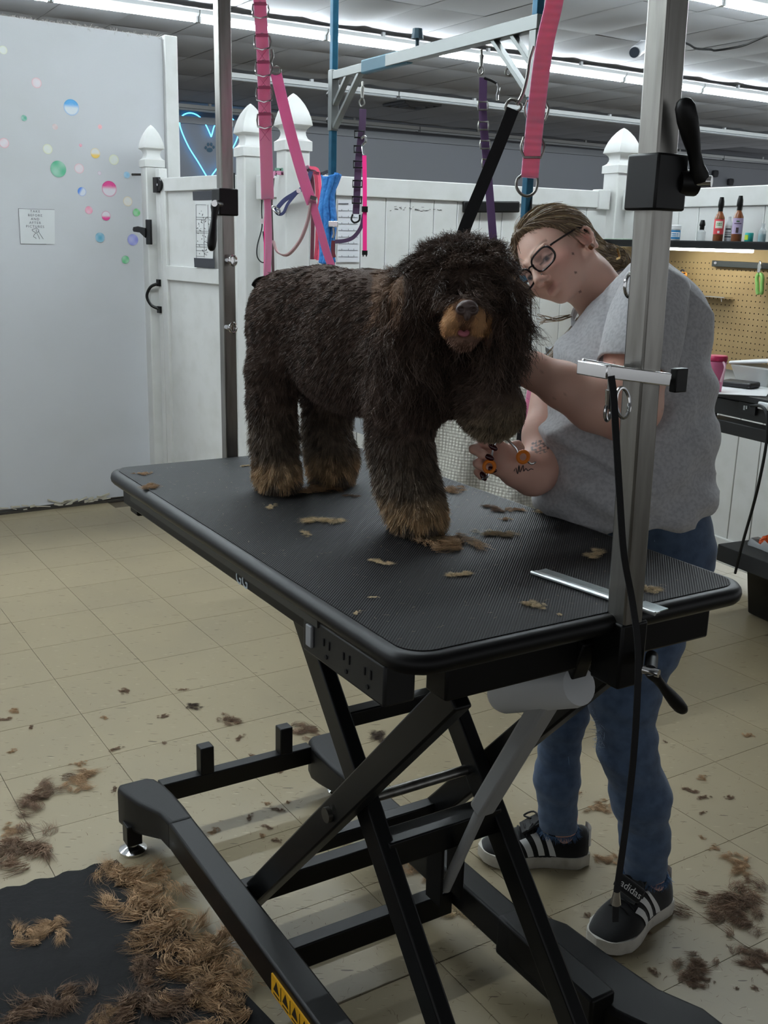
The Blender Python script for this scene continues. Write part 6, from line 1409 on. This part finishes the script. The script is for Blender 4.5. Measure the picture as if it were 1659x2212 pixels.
# things on the shelf
def bottle(name, label, u, vb, prof, mat, parts, cat='bottle', o=.15):
    q = oB(u, vb, o); b = np.array([q[0], q[1], zs+.001]); t = thing(name, label, cat, tuple(b)); MB().lathe(prof, b, 22).build('body', mat, t)
    for pn, pp, pm in parts: MB().lathe(pp, b, 22).build(pn, pm, t)
    return t, b
amber = M('amber plastic', (128, 76, 46), .2, spec=.6); cl_m = M('clear plastic', (216, 224, 226), .12, alpha=.35); blkcap = black_plastic; wcap = M('white plastic', (232, 234, 236), .4)
def spray(top, h): return [('spray_neck', [(.008, top), (.010, top+.004), (.010, top+.02), (.006, top+.022)], blkcap), ('spray_cap', [(.011, top+.018), (.013, top+.022), (.012, top+h*.7), (.008, top+h), (.001, top+h)], blkcap)]
def flatlabel(t, b, r, z0, z1, mat, ink_c=None, a0=-75, a1=75):
    V = []; face = math.degrees(math.atan2(-b[1], -b[0])); n = 14
    for k in range(n+1):
        a = rad(face+a0+(a1-a0)*k/n); V += [b+np.array([r*math.cos(a), r*math.sin(a), z0]), b+np.array([r*math.cos(a), r*math.sin(a), z1])]
    o = MB().add(V, [(2*i, 2*i+2, 2*i+3, 2*i+1) for i in range(n)]).build('label', mat, t)
    if ink_c:
        for (zz, hh, ww, cc) in ink_c:
            V = []
            for k in range(7):
                a = rad(face+ww*(k/6-.5)*2); V += [b+np.array([(r+.0006)*math.cos(a), (r+.0006)*math.sin(a), zz]), b+np.array([(r+.0006)*math.cos(a), (r+.0006)*math.sin(a), zz+hh])]
            MB().add(V, [(2*i, 2*i+2, 2*i+3, 2*i+1) for i in range(6)]).build('label_print', M('print %d%d%d' % cc, cc, .6), o)
bp2 = lambda h, r: [(r*.94, 0), (r, .004), (r, h*.72), (r*.96, h*.80), (r*.6, h*.93), (.010, h*.97), (.010, h)]
t, b = bottle('spray_bottle', 'amber spray bottle with a red strawberry label on the shelf', 1550, 518, bp2(.125, .0215), amber, spray(.122, .062)); flatlabel(t, b, .0220, .030, .092, M('red label', (224, 76, 84), .45), [(.055, .030, 42, (236, 236, 220)), (.066, .004, 30, (70, 140, 80)), (.073, .004, 30, (70, 140, 80)), (.034, .010, 12, (240, 240, 240))])
t, b = bottle('spray_bottle', 'amber spray bottle with a lilac label on the shelf', 1590, 518, bp2(.128, .0215), amber, spray(.125, .062)); flatlabel(t, b, .0220, .032, .096, M('lilac label', (186, 168, 200), .45), [(.072, .004, 40, (90, 70, 96)), (.080, .006, 16, (70, 100, 70)), (.036, .022, 14, (70, 54, 60))])
t, b = bottle('white_bottle', 'small white printed bottle between the two amber sprays', 1571, 517, [(.015, 0), (.016, .003), (.016, .075), (.008, .09), (.008, .105), (.001, .106)], M('bottle white', (222, 226, 230), .4), [], o=.10); flatlabel(t, b, .0164, .012, .068, M('white label', (236, 238, 240), .5), [(.05, .006, 40, (50, 54, 62)), (.038, .003, 50, (110, 116, 124)), (.03, .003, 50, (110, 116, 124)), (.018, .005, 50, (60, 70, 84))])
t, b = bottle('clear_spray_bottle', 'small clear spray bottle with a black pump on the shelf', 1514, 518, [(.017, 0), (.018, .003), (.018, .040), (.010, .048), (.008, .05)], cl_m, spray(.046, .044))
t, b = bottle('supplement_jar', 'white tub with a blue label on the shelf beside the near post', 1455, 517, [(.026, 0), (.028, .003), (.028, .048), (.026, .05)], wcap, [('lid', [(.030, .05), (.030, .066), (.027, .069), (.001, .069)], wcap)]); flatlabel(t, b, .0286, .008, .046, M('blue label', (40, 132, 190), .45), [(.016, .022, 60, (232, 238, 242)), (.028, .004, 45, (40, 132, 190)), (.020, .003, 45, (40, 132, 190))])
t, b = bottle('teal_pot', 'small teal pot on the shelf right of the amber sprays', 1617, 520, [(.016, 0), (.0175, .003), (.0175, .034), (.0165, .037), (.001, .037)], M('teal pot', (40, 168, 160), .4), []); flatlabel(t, b, .018, .008, .028, M('lime label', (190, 214, 60), .5), None, -70, -10)
t, b = bottle('blue_vial', 'small clear vial of blue liquid at the shelf end', 1645, 520, [(.014, 0), (.015, .002), (.015, .032), (.001, .033)], M('blue liquid', (110, 178, 190), .15), [('glass', [(.0155, 0), (.0155, .045), (.007, .056), (.007, .075), (.001, .076)], cl_m)])
tag(boxB(aB(1325, 512, .15), aB(1372, 512, .15), .12, .2, zs+.001, zs+.006).build('paper_slip', M('lime paper', (190, 214, 190), .7)), 'pale slip of paper on the shelf left of the near post', 'paper')
# the desk
DZ = .953; dA = aB(1524, 900, .56)
dk = thing('desk', 'black desk with drawers standing against the fence', 'desk', tuple(wB(1.6, .3, 0)))
boxB(dA-.02, AE+.1, .035, .60, DZ-.022, DZ).build('worktop', blk, dk, bevel=.002)
zd = [oB(1600, v, .57)[2] for v in (868, 903, 908, 943)]
boxB(dA, AE+.08, .05, .57, DZ-.075, DZ-.022).build('carcass', blk, dk)
boxB(dA+.02, AE+.08, .56, .578, zd[1], DZ-.03).build('socket_panel', blk, dk, bevel=.002)
boxB(dA+.01, AE+.08, .50, .582, zd[3], zd[2]-.012).build('drawer', blk, dk, bevel=.003)
for a in (dA+.02,): 
    for o in (.08, .56): boxB(a-.02, a+.02, o-.02, o+.02, 0, DZ-.07).build('leg', blk, dk)
zb_ = .30; boxB(dA, AE, .05, .42, zb_-.07, zb_).build('lower_shelf', M('dark lower shelf', (38, 40, 42), .6), dk, bevel=.003)
boxB(dA+.3, dA+.34, .1, .38, 0, zb_-.07).build('shelf_foot', blk, dk)
so_ = oB(1615, 882, .585); sp = MB().box(so_, (.085, .01, .04), R=RB).build('power_socket', M('socket black', (28, 29, 32), .4), dk)
MB().box(oB(1608, 881, .592), (.008, .003, .016), R=RB).box(oB(1613, 880, .592), (.006, .003, .012), R=RB).build('usb_ports', M('usb grey', (170, 174, 178), .4), sp)
MB().box(oB(1652, 877, .60), (.05, .02, .026), R=RB).build('charger', wcap, dk, bevel=.003)
pc = thing('power_cord', 'black cord dropping from the desk socket to the floor', 'cable', tuple(onz(1588, 1232, .0)))
e_ = onz(1588, 1232, .01)
MB().tube(smooth_path([oB(1622, 876, .60), oB(1645, 878, .62), oB(1657, 900, .63), oB(1655, 960, .62), oB(1640, 1040, .60), oB(1625, 1100, .56), oB(1605, 1170, .50), oB(1588, 1238, .44)], 6), .0055, 8).build('cord', black_rubber, pc)
# things on the desk
def onD(u, v): return onz(u, v, DZ)
tb_ = onD(1541, 847); tu = thing('tumbler', 'pink plastic tumbler with a lid behind the groomer back', 'tumbler', (tb_[0], tb_[1], DZ+.001))
th = (P(1541, 766, (tb_-CAM) @ CF)[2]-DZ)
MB().lathe([(.026, 0), (.028, .003), (.036, th*.78), (.037, th*.8), (.037, th*.84), (.033, th*.86)], (tb_[0], tb_[1], DZ+.001), 24).build('cup', M('pink plastic', (206, 112, 150), .3), tu)
MB().lathe([(.038, th*.86), (.039, th*.88), (.039, th*.96), (.036, th), (.001, th)], (tb_[0], tb_[1], DZ+.001), 24).build('lid', M('raspberry plastic', (176, 40, 84), .35), tu)
MB().tube(smooth_path([np.array([tb_[0], tb_[1], DZ])-CF*.034+CR*.014+[0, 0, th*.8], np.array([tb_[0], tb_[1], DZ])-CF*.05+CR*.018+[0, 0, th*.6], np.array([tb_[0], tb_[1], DZ])-CF*.034+CR*.012+[0, 0, th*.25]], 5), .004, 8).build('stripe', M('pale pink', (232, 190, 206), .4), tu)
bx0 = onD(1640, 832); bn = thing('cotton_bin', 'translucent slanted-front bin of cotton balls on the desk', 'bin', (bx0[0], bx0[1], DZ+.001))
cB = bx0; HB = P(1640, 772, (bx0-CAM) @ CF)[2]-DZ
def slb(sc, z0, z1):
    base_ = [(-.075, .05), (.09, .05), (.09, -.09), (-.075, -.09)]; top_ = [(-.095, .075), (.11, .05), (.11, -.11), (-.095, -.06)]
    V = [cB+BD*a*sc+yB*o*sc+[0, 0, z0] for a, o in base_]+[cB+BD*a*sc+yB*o*sc+[0, 0, z1-(DZ*0)] for a, o in top_]
    return MB().add(V, [(3, 2, 1, 0), (4, 5, 6, 7), (0, 1, 5, 4), (1, 2, 6, 5), (2, 3, 7, 6), (3, 0, 4, 7)])
slb(1.0, DZ*0+.002, HB*.8).build('tub', M('frosted plastic', (222, 226, 226), .35, alpha=.55), bn, bevel=.006) if False else None
q_ = slb(1.0, DZ+.002, DZ+HB*.72); 
for i, p_ in enumerate(q_.v): q_.v[i] = (p_[0], p_[1], p_[2]-(DZ if p_[2] > 1.5 else 0))
q_.build('tub', M('frosted plastic', (222, 226, 226), .35, alpha=.6), bn, bevel=.006)
li = [(-.10, .08), (.115, .055), (.115, -.115), (-.10, -.065)]; zz_ = [HB*.70, HB*.95, HB*1.0, HB*.74]
V = [np.array([cB[0], cB[1], DZ])+BD*a+yB*o+[0, 0, z] for (a, o), z in zip(li, zz_)]; V += [p_+[0, 0, .012] for p_ in V]
MB().add(V, [(3, 2, 1, 0), (4, 5, 6, 7), (0, 1, 5, 4), (1, 2, 6, 5), (2, 3, 7, 6), (3, 0, 4, 7)]).build('lid', wcap, bn, bevel=.005)
cbm = M('cotton', (238, 232, 220), 1.0); cbs = None
for k in range(12):
    p_ = np.array([cB[0], cB[1], DZ+.024+.02*(k//6)])+BD*(-.05+.026*(k % 6))+yB*(.02-.03*((k*7) % 3))
    o = MB().lathe([(.001, -.017), (.012, -.013), (.018, 0), (.012, .013), (.001, .017)], (0, 0, 0), 10).build('cotton_ball', cbm, bn, coords='local') if cbs is None else link_mesh('cotton_ball', cbs, None, bn)
    cbs = o.data; o.location = p_-np.array([bx0[0], bx0[1], DZ+.001])
sp_ = [onD(1543, 852), onD(1655, 858), onD(1668, 838), onD(1552, 833)]
tag(MB().add([p_+[0, 0, .002] for p_ in sp_]+[p_+[0, 0, .004] for p_ in sp_], [(3, 2, 1, 0), (4, 5, 6, 7), (0, 1, 5, 4), (1, 2, 6, 5), (2, 3, 7, 6), (3, 0, 4, 7)]).build('paper_sheets', wcap), 'white sheets of paper under the black wallet on the desk', 'paper')
wv = onD(1597, 838); tag(MB().box(np.array([wv[0], wv[1], DZ+.016]), (.13, .09, .022), R=RB @ rotm((0, 0, 1), .35)).build('wallet', M('black leather', (30, 29, 31), .45), bevel=.007), 'black leather wallet lying on the papers', 'wallet')
tag(MB().tube([wB(dA+.1, .075, DZ+.018), wB(1.9, .075, DZ+.018)], .016, 12).build('rolled_mat', M('dark rubber roll', (52, 50, 48), .7)), 'dark rolled rubber strip at the back of the desk', 'roll')
rc_ = onD(1545, 829); tag(MB().box(np.array([rc_[0], rc_[1], DZ+.003]), (.06, .04, .004), R=RB).build('red_card', M('red card', (196, 70, 52), .6)), 'small red card behind the tumbler', 'card')
# bin with its liner
bc = onz(1640, 1330, 0)
tbn = thing('waste_bin', 'black waste bin with a clear liner under the desk', 'waste bin', (bc[0], bc[1], 0), rad(-64))
hb_ = .30
MB().lathe([(.085, .004), (.088, .01), (.115, hb_), (.115, hb_+.004)], (.05, .06, 0), square=True).build('body', black_plastic, tbn, coords='local', bevel=.012)
ln = MB(); rl_ = np.random.default_rng(2); pr2 = []
for z, rr2 in ((hb_-.06, .124), (hb_-.02, .128), (hb_+.01, .122), (hb_+.03, .112), (hb_+.01, .10)):
    for k in range(28):
        a = 2*math.pi*k/28; q2 = rr2*(1+.04*rl_.normal()); sx, sy = math.cos(a), math.sin(a); m2 = max(abs(sx), abs(sy)); pr2.append((.05+q2*sx/m2*(.92+.08*m2), .06+q2*sy/m2*(.92+.08*m2), z+.008*rl_.normal()))
ln.add(pr2, [(j*28+k, j*28+(k+1) % 28, (j+1)*28+(k+1) % 28, (j+1)*28+k) for j in range(4) for k in range(28)]).build('liner', M('bin liner', (206, 210, 212), .25, alpha=.6), tbn, coords='local')
for nm, rgb, dx, dy, lab in (('blue_wrapper', (34, 120, 200), .07, .02, 'crumpled blue wrapper in the waste bin'), ('orange_wrapper', (230, 96, 40), .0, .01, 'crumpled orange wrapper in the waste bin'), ('cream_tissue', (226, 222, 200), .12, .07, 'crumpled cream tissue in the waste bin')):
    S = SDF((-.06, -.06, -.05), (.06, .06, .05), .008); S.ell((0, 0, 0), (.045, .03, .022), None, .01); v_, f_ = S.mesh(); v_ = v_+rl_.normal(size=v_.shape)*.004
    q2 = np.array(tbn.location)+np.array([math.cos(rad(-64))*dx-math.sin(rad(-64))*dy, math.sin(rad(-64))*dx+math.cos(rad(-64))*dy, hb_+.02]); o = link_mesh(nm, np_mesh(nm, v_, f_, False), M(nm+' foil', rgb, .35)); o.location = q2; tag(o, lab, 'wrapper')
# black caddy behind the groomer
bt = thing('black_caddy', 'black plastic caddy standing behind the groomer chest', 'caddy', tuple(P(1205, 800, 3.2)))
MB().bar(P(1184, 775, 3.2), P(1240, 775, 3.2), .12, .06).build('tray', black_plastic, bt, bevel=.006); MB().tube(smooth_path([P(1170, 770, 3.15), P(1178, 772, 3.15), P(1195, 785, 3.15), P(1215, 796, 3.15)], 4), [.008]*3+[.014]*10, 8).build('dryer_handle', black_plastic, bt)
q_c = P(1212, 775, 3.2); MB().box((q_c[0], q_c[1], (.862+q_c[2]-.03)/2), (.05, .07, q_c[2]-.03-.862)).build('stand', black_plastic, bt); MB().bar(P(1184, 757, 3.2), P(1210, 755, 3.2), .10, .012).build('rim', black_plastic, bt)

# ================================================================== FLOOR MAT AND CLIPPED HAIR
mat_pts = [onz(250, 1857, .012), onz(-260, 1990, .012)]
m0 = onz(252, 1858, .012); m1 = onz(-120, 1955, .012); m2 = onz(533, 2150, .012); ed = unit(m1-m0); ed2 = unit(m2-m0); V = []; nn_ = 60
for i in range(nn_+1): s = i/nn_; V.append(m0+ed*s*.75+ed2*.006*math.sin(s*70))
for i in range(nn_+1): s = 1-i/nn_; V.append(m0+ed*s*.75+ed2*1.15)
mtz = [np.array([p_[0], p_[1], .001]) for p_ in V]+[np.array([p_[0], p_[1], .014]) for p_ in V]; k_ = len(V)
orient = np.cross(V[1]-V[0], V[-1]-V[0])[2] > 0
fc_ = [tuple(range(k_-1, -1, -1)), tuple(range(k_, 2*k_))]+[(i, (i+1) % k_, k_+(i+1) % k_, k_+i) for i in range(k_)]
fm_ = MB().add(mtz, fc_ if orient else [f_[::-1] for f_ in fc_]).build('floor_mat', M('textured rubber mat', (18, 18, 19), .75, spec=.25, var=(5, (30, 30, 30), .5, .8), bump=(38, .8, .004), coords='World'))
tag(fm_, 'black textured rubber mat on the floor in the lower left corner', 'floor mat')
HM = {k: M('clipped hair '+k, rgb, .8, attr='Col') for k, rgb in (('tan', (170, 134, 94)), ('brown', (110, 84, 64)), ('cream', (200, 176, 136)), ('dark', (70, 56, 46)))}
def clump_mesh(kind, seed, n=420, ell=(1, .55), h=.28):
    r = np.random.default_rng(seed); base = {'tan': (170, 138, 104), 'brown': (124, 99, 79), 'cream': (212, 190, 152), 'dark': (72, 58, 48)}[kind]
    ng = 20; g = r.normal(size=(ng, 2))*[.26*ell[0], .26*ell[1]]; gd_ = r.uniform(0, 6.28, ng); gr = r.uniform(.06, .15, ng); k = r.integers(0, ng, n)
    a = r.uniform(0, 6.28, n); q = np.sqrt(r.random(n)); p = np.zeros((n, 3)); p[:, :2] = g[k]+np.stack([np.cos(a)*q, np.sin(a)*q], 1)*gr[k][:, None]; p[:, 2] = r.uniform(0, h, n)*(1-q*.7)
    th = gd_[k]+r.normal(size=n)*.24; cv = r.choice([-1, 1], ng)[k]; d = np.stack([np.cos(th), np.sin(th), r.normal(size=n)*.16+.05], 1)
    V, F, si = strands(p, d, r.uniform(.09, .25, n), r.uniform(.005, .013, n), 4, np.stack([np.cos(th+1.57*cv)*.9, np.sin(th+1.57*cv)*.9, -.15*np.ones(n)], 1), .25, seed, .10, 4)
    V[:, 2] = np.abs(V[:, 2])*.8+.004; c = np.array(lin(base))*(r.uniform(.7, 1.3, (ng, 1))[k]*r.uniform(.75, 1.25, (n, 1))); return np_mesh('clump', V, F, True, np.clip(c[si], 0, 1))
CM = {}
for k in HM:
    CM[k] = [clump_mesh(k, 100+i*7+len(k), 1300, (1, .5+.2*(i % 3)), .16+.06*(i % 2)) for i in range(4)]
    for m_ in CM[k]: m_.materials.append(HM[k])
cr_ = random.Random(12)
def clump(u, v, wpx, kind, label, group, z=0.0, name='hair_tuft', flat=1.0):
    p = onz(u, v, z); c = (p-CAM) @ CF; s = wpx*c/FPX; o = link_mesh(name, cr_.choice(CM[kind]), None); o.location = (p[0], p[1], z+.0005); o.rotation_euler = (0, 0, cr_.uniform(0, 6.28)); o.scale = (s, s, s*.8*flat); tag(o, label, 'hair clipping', group); return o
# on the table top
for u, v, wpx, kd, lab in ((322, 1052, 50, 'tan', 'brown tuft of clipped hair at the far left table edge'), (312, 1024, 28, 'tan', 'small tan curl near the far left table corner'), (700, 1126, 72, 'cream', 'large cream tuft lying left of the front paw'), (660, 1153, 30, 'cream', 'small cream tuft left of the large one before the paw'), (585, 1096, 28, 'cream', 'thin grey wisp in front of the near hind foot'),
    (690, 1058, 90, 'tan', 'long strip of clipped fur between the hind feet'), (650, 1062, 40, 'tan', 'tan curl against the near hind foot'), (975, 1060, 60, 'tan', 'tan curls behind the front paw by the towel'), (965, 1176, 120, 'tan', 'long flat tan tuft in front of the front paw'), (930, 1164, 60, 'cream', 'pale scraps pressed beside the front paw'),
    (1190, 1105, 60, 'cream', 'cream tuft at the table edge before the shirt'), (1115, 1102, 40, 'tan', 'tan scrap left of the tuft before the shirt'), (1070, 1100, 50, 'brown', 'flat brown scrap at the table edge below the hand'), (1090, 1122, 24, 'tan', 'little round tan curl below the scissors hand'), (1080, 1155, 62, 'cream', 'scatter of pale wisps right of the front paw'), (1286, 1198, 58, 'cream', 'fluffy cream tuft above the comb'),
    (1395, 1274, 56, 'cream', 'fluffy cream tuft right of the near post'), (1155, 1308, 46, 'cream', 'cream curl below the comb tip'), (990, 1242, 48, 'cream', 'pale feathery wisp near the table middle'), (820, 1215, 44, 'cream', 'faint pale strand left of the table middle'), (770, 1325, 18, 'cream', 'tiny pale scrap by the near left edge'), (805, 1291, 16, 'cream', 'tiny cream crumb near the left edge'), (530, 1007, 18, 'cream', 'tiny pale scrap left of the near hind foot'), (760, 1072, 30, 'brown', 'brown scrap right of the far hind foot'), (1208, 1328, 14, 'cream', 'tiny cream crumb below the comb')):
    clump(u, v, wpx, kd, lab, 'clipped hair on the table', TZ+.001)
# large ones on the floor and mat
for u, v, wpx, kd, lab in ((60, 1835, 150, 'brown', 'big brown tuft at the left picture edge above the mat'), (85, 1725, 110, 'brown', 'loose brown tuft left of the far table foot'), (175, 1685, 90, 'tan', 'stringy tan tuft beyond the far table foot'), (28, 1795, 50, 'tan', 'small tan tuft at the left picture edge'), (80, 2012, 110, 'tan', 'lone tan tuft in the middle of the black mat'), (100, 2170, 150, 'brown', 'dark brown tuft at the bottom of the mat'),
    (225, 2200, 80, 'tan', 'tan tuft cut by the bottom picture edge'), (1580, 1945, 150, 'brown', 'largest brown tuft right of the near shoe'), (1600, 1985, 110, 'brown', 'brown tuft touching the largest one right of the shoe'), (1595, 1870, 80, 'tan', 'tan tuft above the largest one right of the shoe'), (1500, 2090, 90, 'brown', 'brown curl in front of the near shoe sole'), (1500, 2120, 50, 'brown', 'faint brown curl below the one before the shoe'), (1630, 2075, 90, 'brown', 'brown tuft at the lower right picture edge'), (1310, 1857, 55, 'tan', 'tan tuft between the two shoes'),
    (1300, 1745, 50, 'tan', 'tan curl beyond the far shoe heel'), (655, 1580, 70, 'brown', 'brown tuft beside the base cross bar'), (815, 1588, 50, 'dark', 'dark tuft between the scissor legs'), (495, 1556, 50, 'brown', 'brown scrap far left on the open floor'), (420, 1527, 32, 'dark', 'dark tuft further back on the open floor'), (900, 1870, 90, 'tan', 'tan fluff under the lifting motor'), (1010, 1975, 90, 'cream', 'white fluff under the table near the base bolt'), (425, 1845, 45, 'tan', 'grey tan tuft resting against the base rail')):
    clump(u, v, wpx, kd, lab, 'clipped hair on the floor', .0145 if (u < 330 and v > 1990) or (u == 80 and v == 2012) else .001)
# heap along the mat edge
hr = np.random.default_rng(31); ORDW = ['top', 'upper', 'second upper', 'middle', 'lower middle', 'lower', 'second lowest', 'lowest']
heap = [(275, 1890, 140, 'tan'), (325, 1940, 150, 'tan'), (365, 2010, 180, 'tan'), (420, 2060, 170, 'tan'), (340, 2090, 120, 'brown'), (450, 2110, 160, 'tan'), (480, 2160, 150, 'tan'), (330, 2180, 170, 'brown')]
for k, (u, v, wpx, kd) in enumerate(heap):
    o = clump(u, v, wpx*1.05, kd, '%s clump of the long tan hair heap along the mat edge' % ORDW[k], 'hair heap at the mat edge', .0145, 'hair_clump', 1.2)
# little tufts nobody could tell apart, and crumbs
tiny = 0
for k in range(62):
    side = hr.random()
    if side < .45: u, v = hr.uniform(0, 640), hr.uniform(1480, 1800)
    elif side < .6: u, v = hr.uniform(420, 800), hr.uniform(1640, 1850)
    else: u, v = hr.uniform(1240, 1655), hr.uniform(1560, 2180)
    clump(u, v, hr.uniform(9, 28), hr.choice(['brown', 'brown', 'tan']), 'small scattered tuft of clipped hair on the beige floor', 'small tufts on the floor', .001)
V_, F_, o_ = [], [], 0
n = 1900; uu = np.where(hr.random(n) < .5, hr.uniform(0, 700, n), hr.uniform(700, 1659, n)); vv = 1480+720*hr.random(n)**.8
pts = np.array([onz(a, b, .0008) for a, b in zip(uu, vv)]); th = hr.uniform(0, 6.28, n)
V, F, si = strands(pts, np.stack([np.cos(th), np.sin(th), np.zeros(n)], 1), hr.uniform(.004, .018, n), hr.uniform(.0006, .0016, n), 2, np.stack([np.cos(th+1.5)*.4, np.sin(th+1.5)*.4, np.zeros(n)], 1), .4, 3)
V[:, 2] = .0012; tag(link_mesh('hair_crumbs', np_mesh('hair_crumbs', V, F), M('crumb hair', (96, 74, 54), .9)), 'fine loose hairs scattered over the beige floor tiles', 'hair', kind='stuff')
n = 700; xx, yy = hr.uniform(-.29, .29, n), hr.uniform(-.58, .57, n); pts = np.array([tw(a, b, TZ+.0012) for a, b in zip(xx, yy)]); th = hr.uniform(0, 6.28, n)
V, F, si = strands(pts, np.stack([np.cos(th), np.sin(th), np.zeros(n)], 1), hr.uniform(.002, .010, n), hr.uniform(.0004, .0011, n), 2, None, .4, 3)
V[:, 2] = TZ+.0014; tag(link_mesh('table_hair_crumbs', np_mesh('table_hair_crumbs', V, F), M('pale crumb hair', (150, 136, 112), .9)), 'fine pale hairs scattered over the ribbed table mat', 'hair', kind='stuff')
for k in range(5): pass
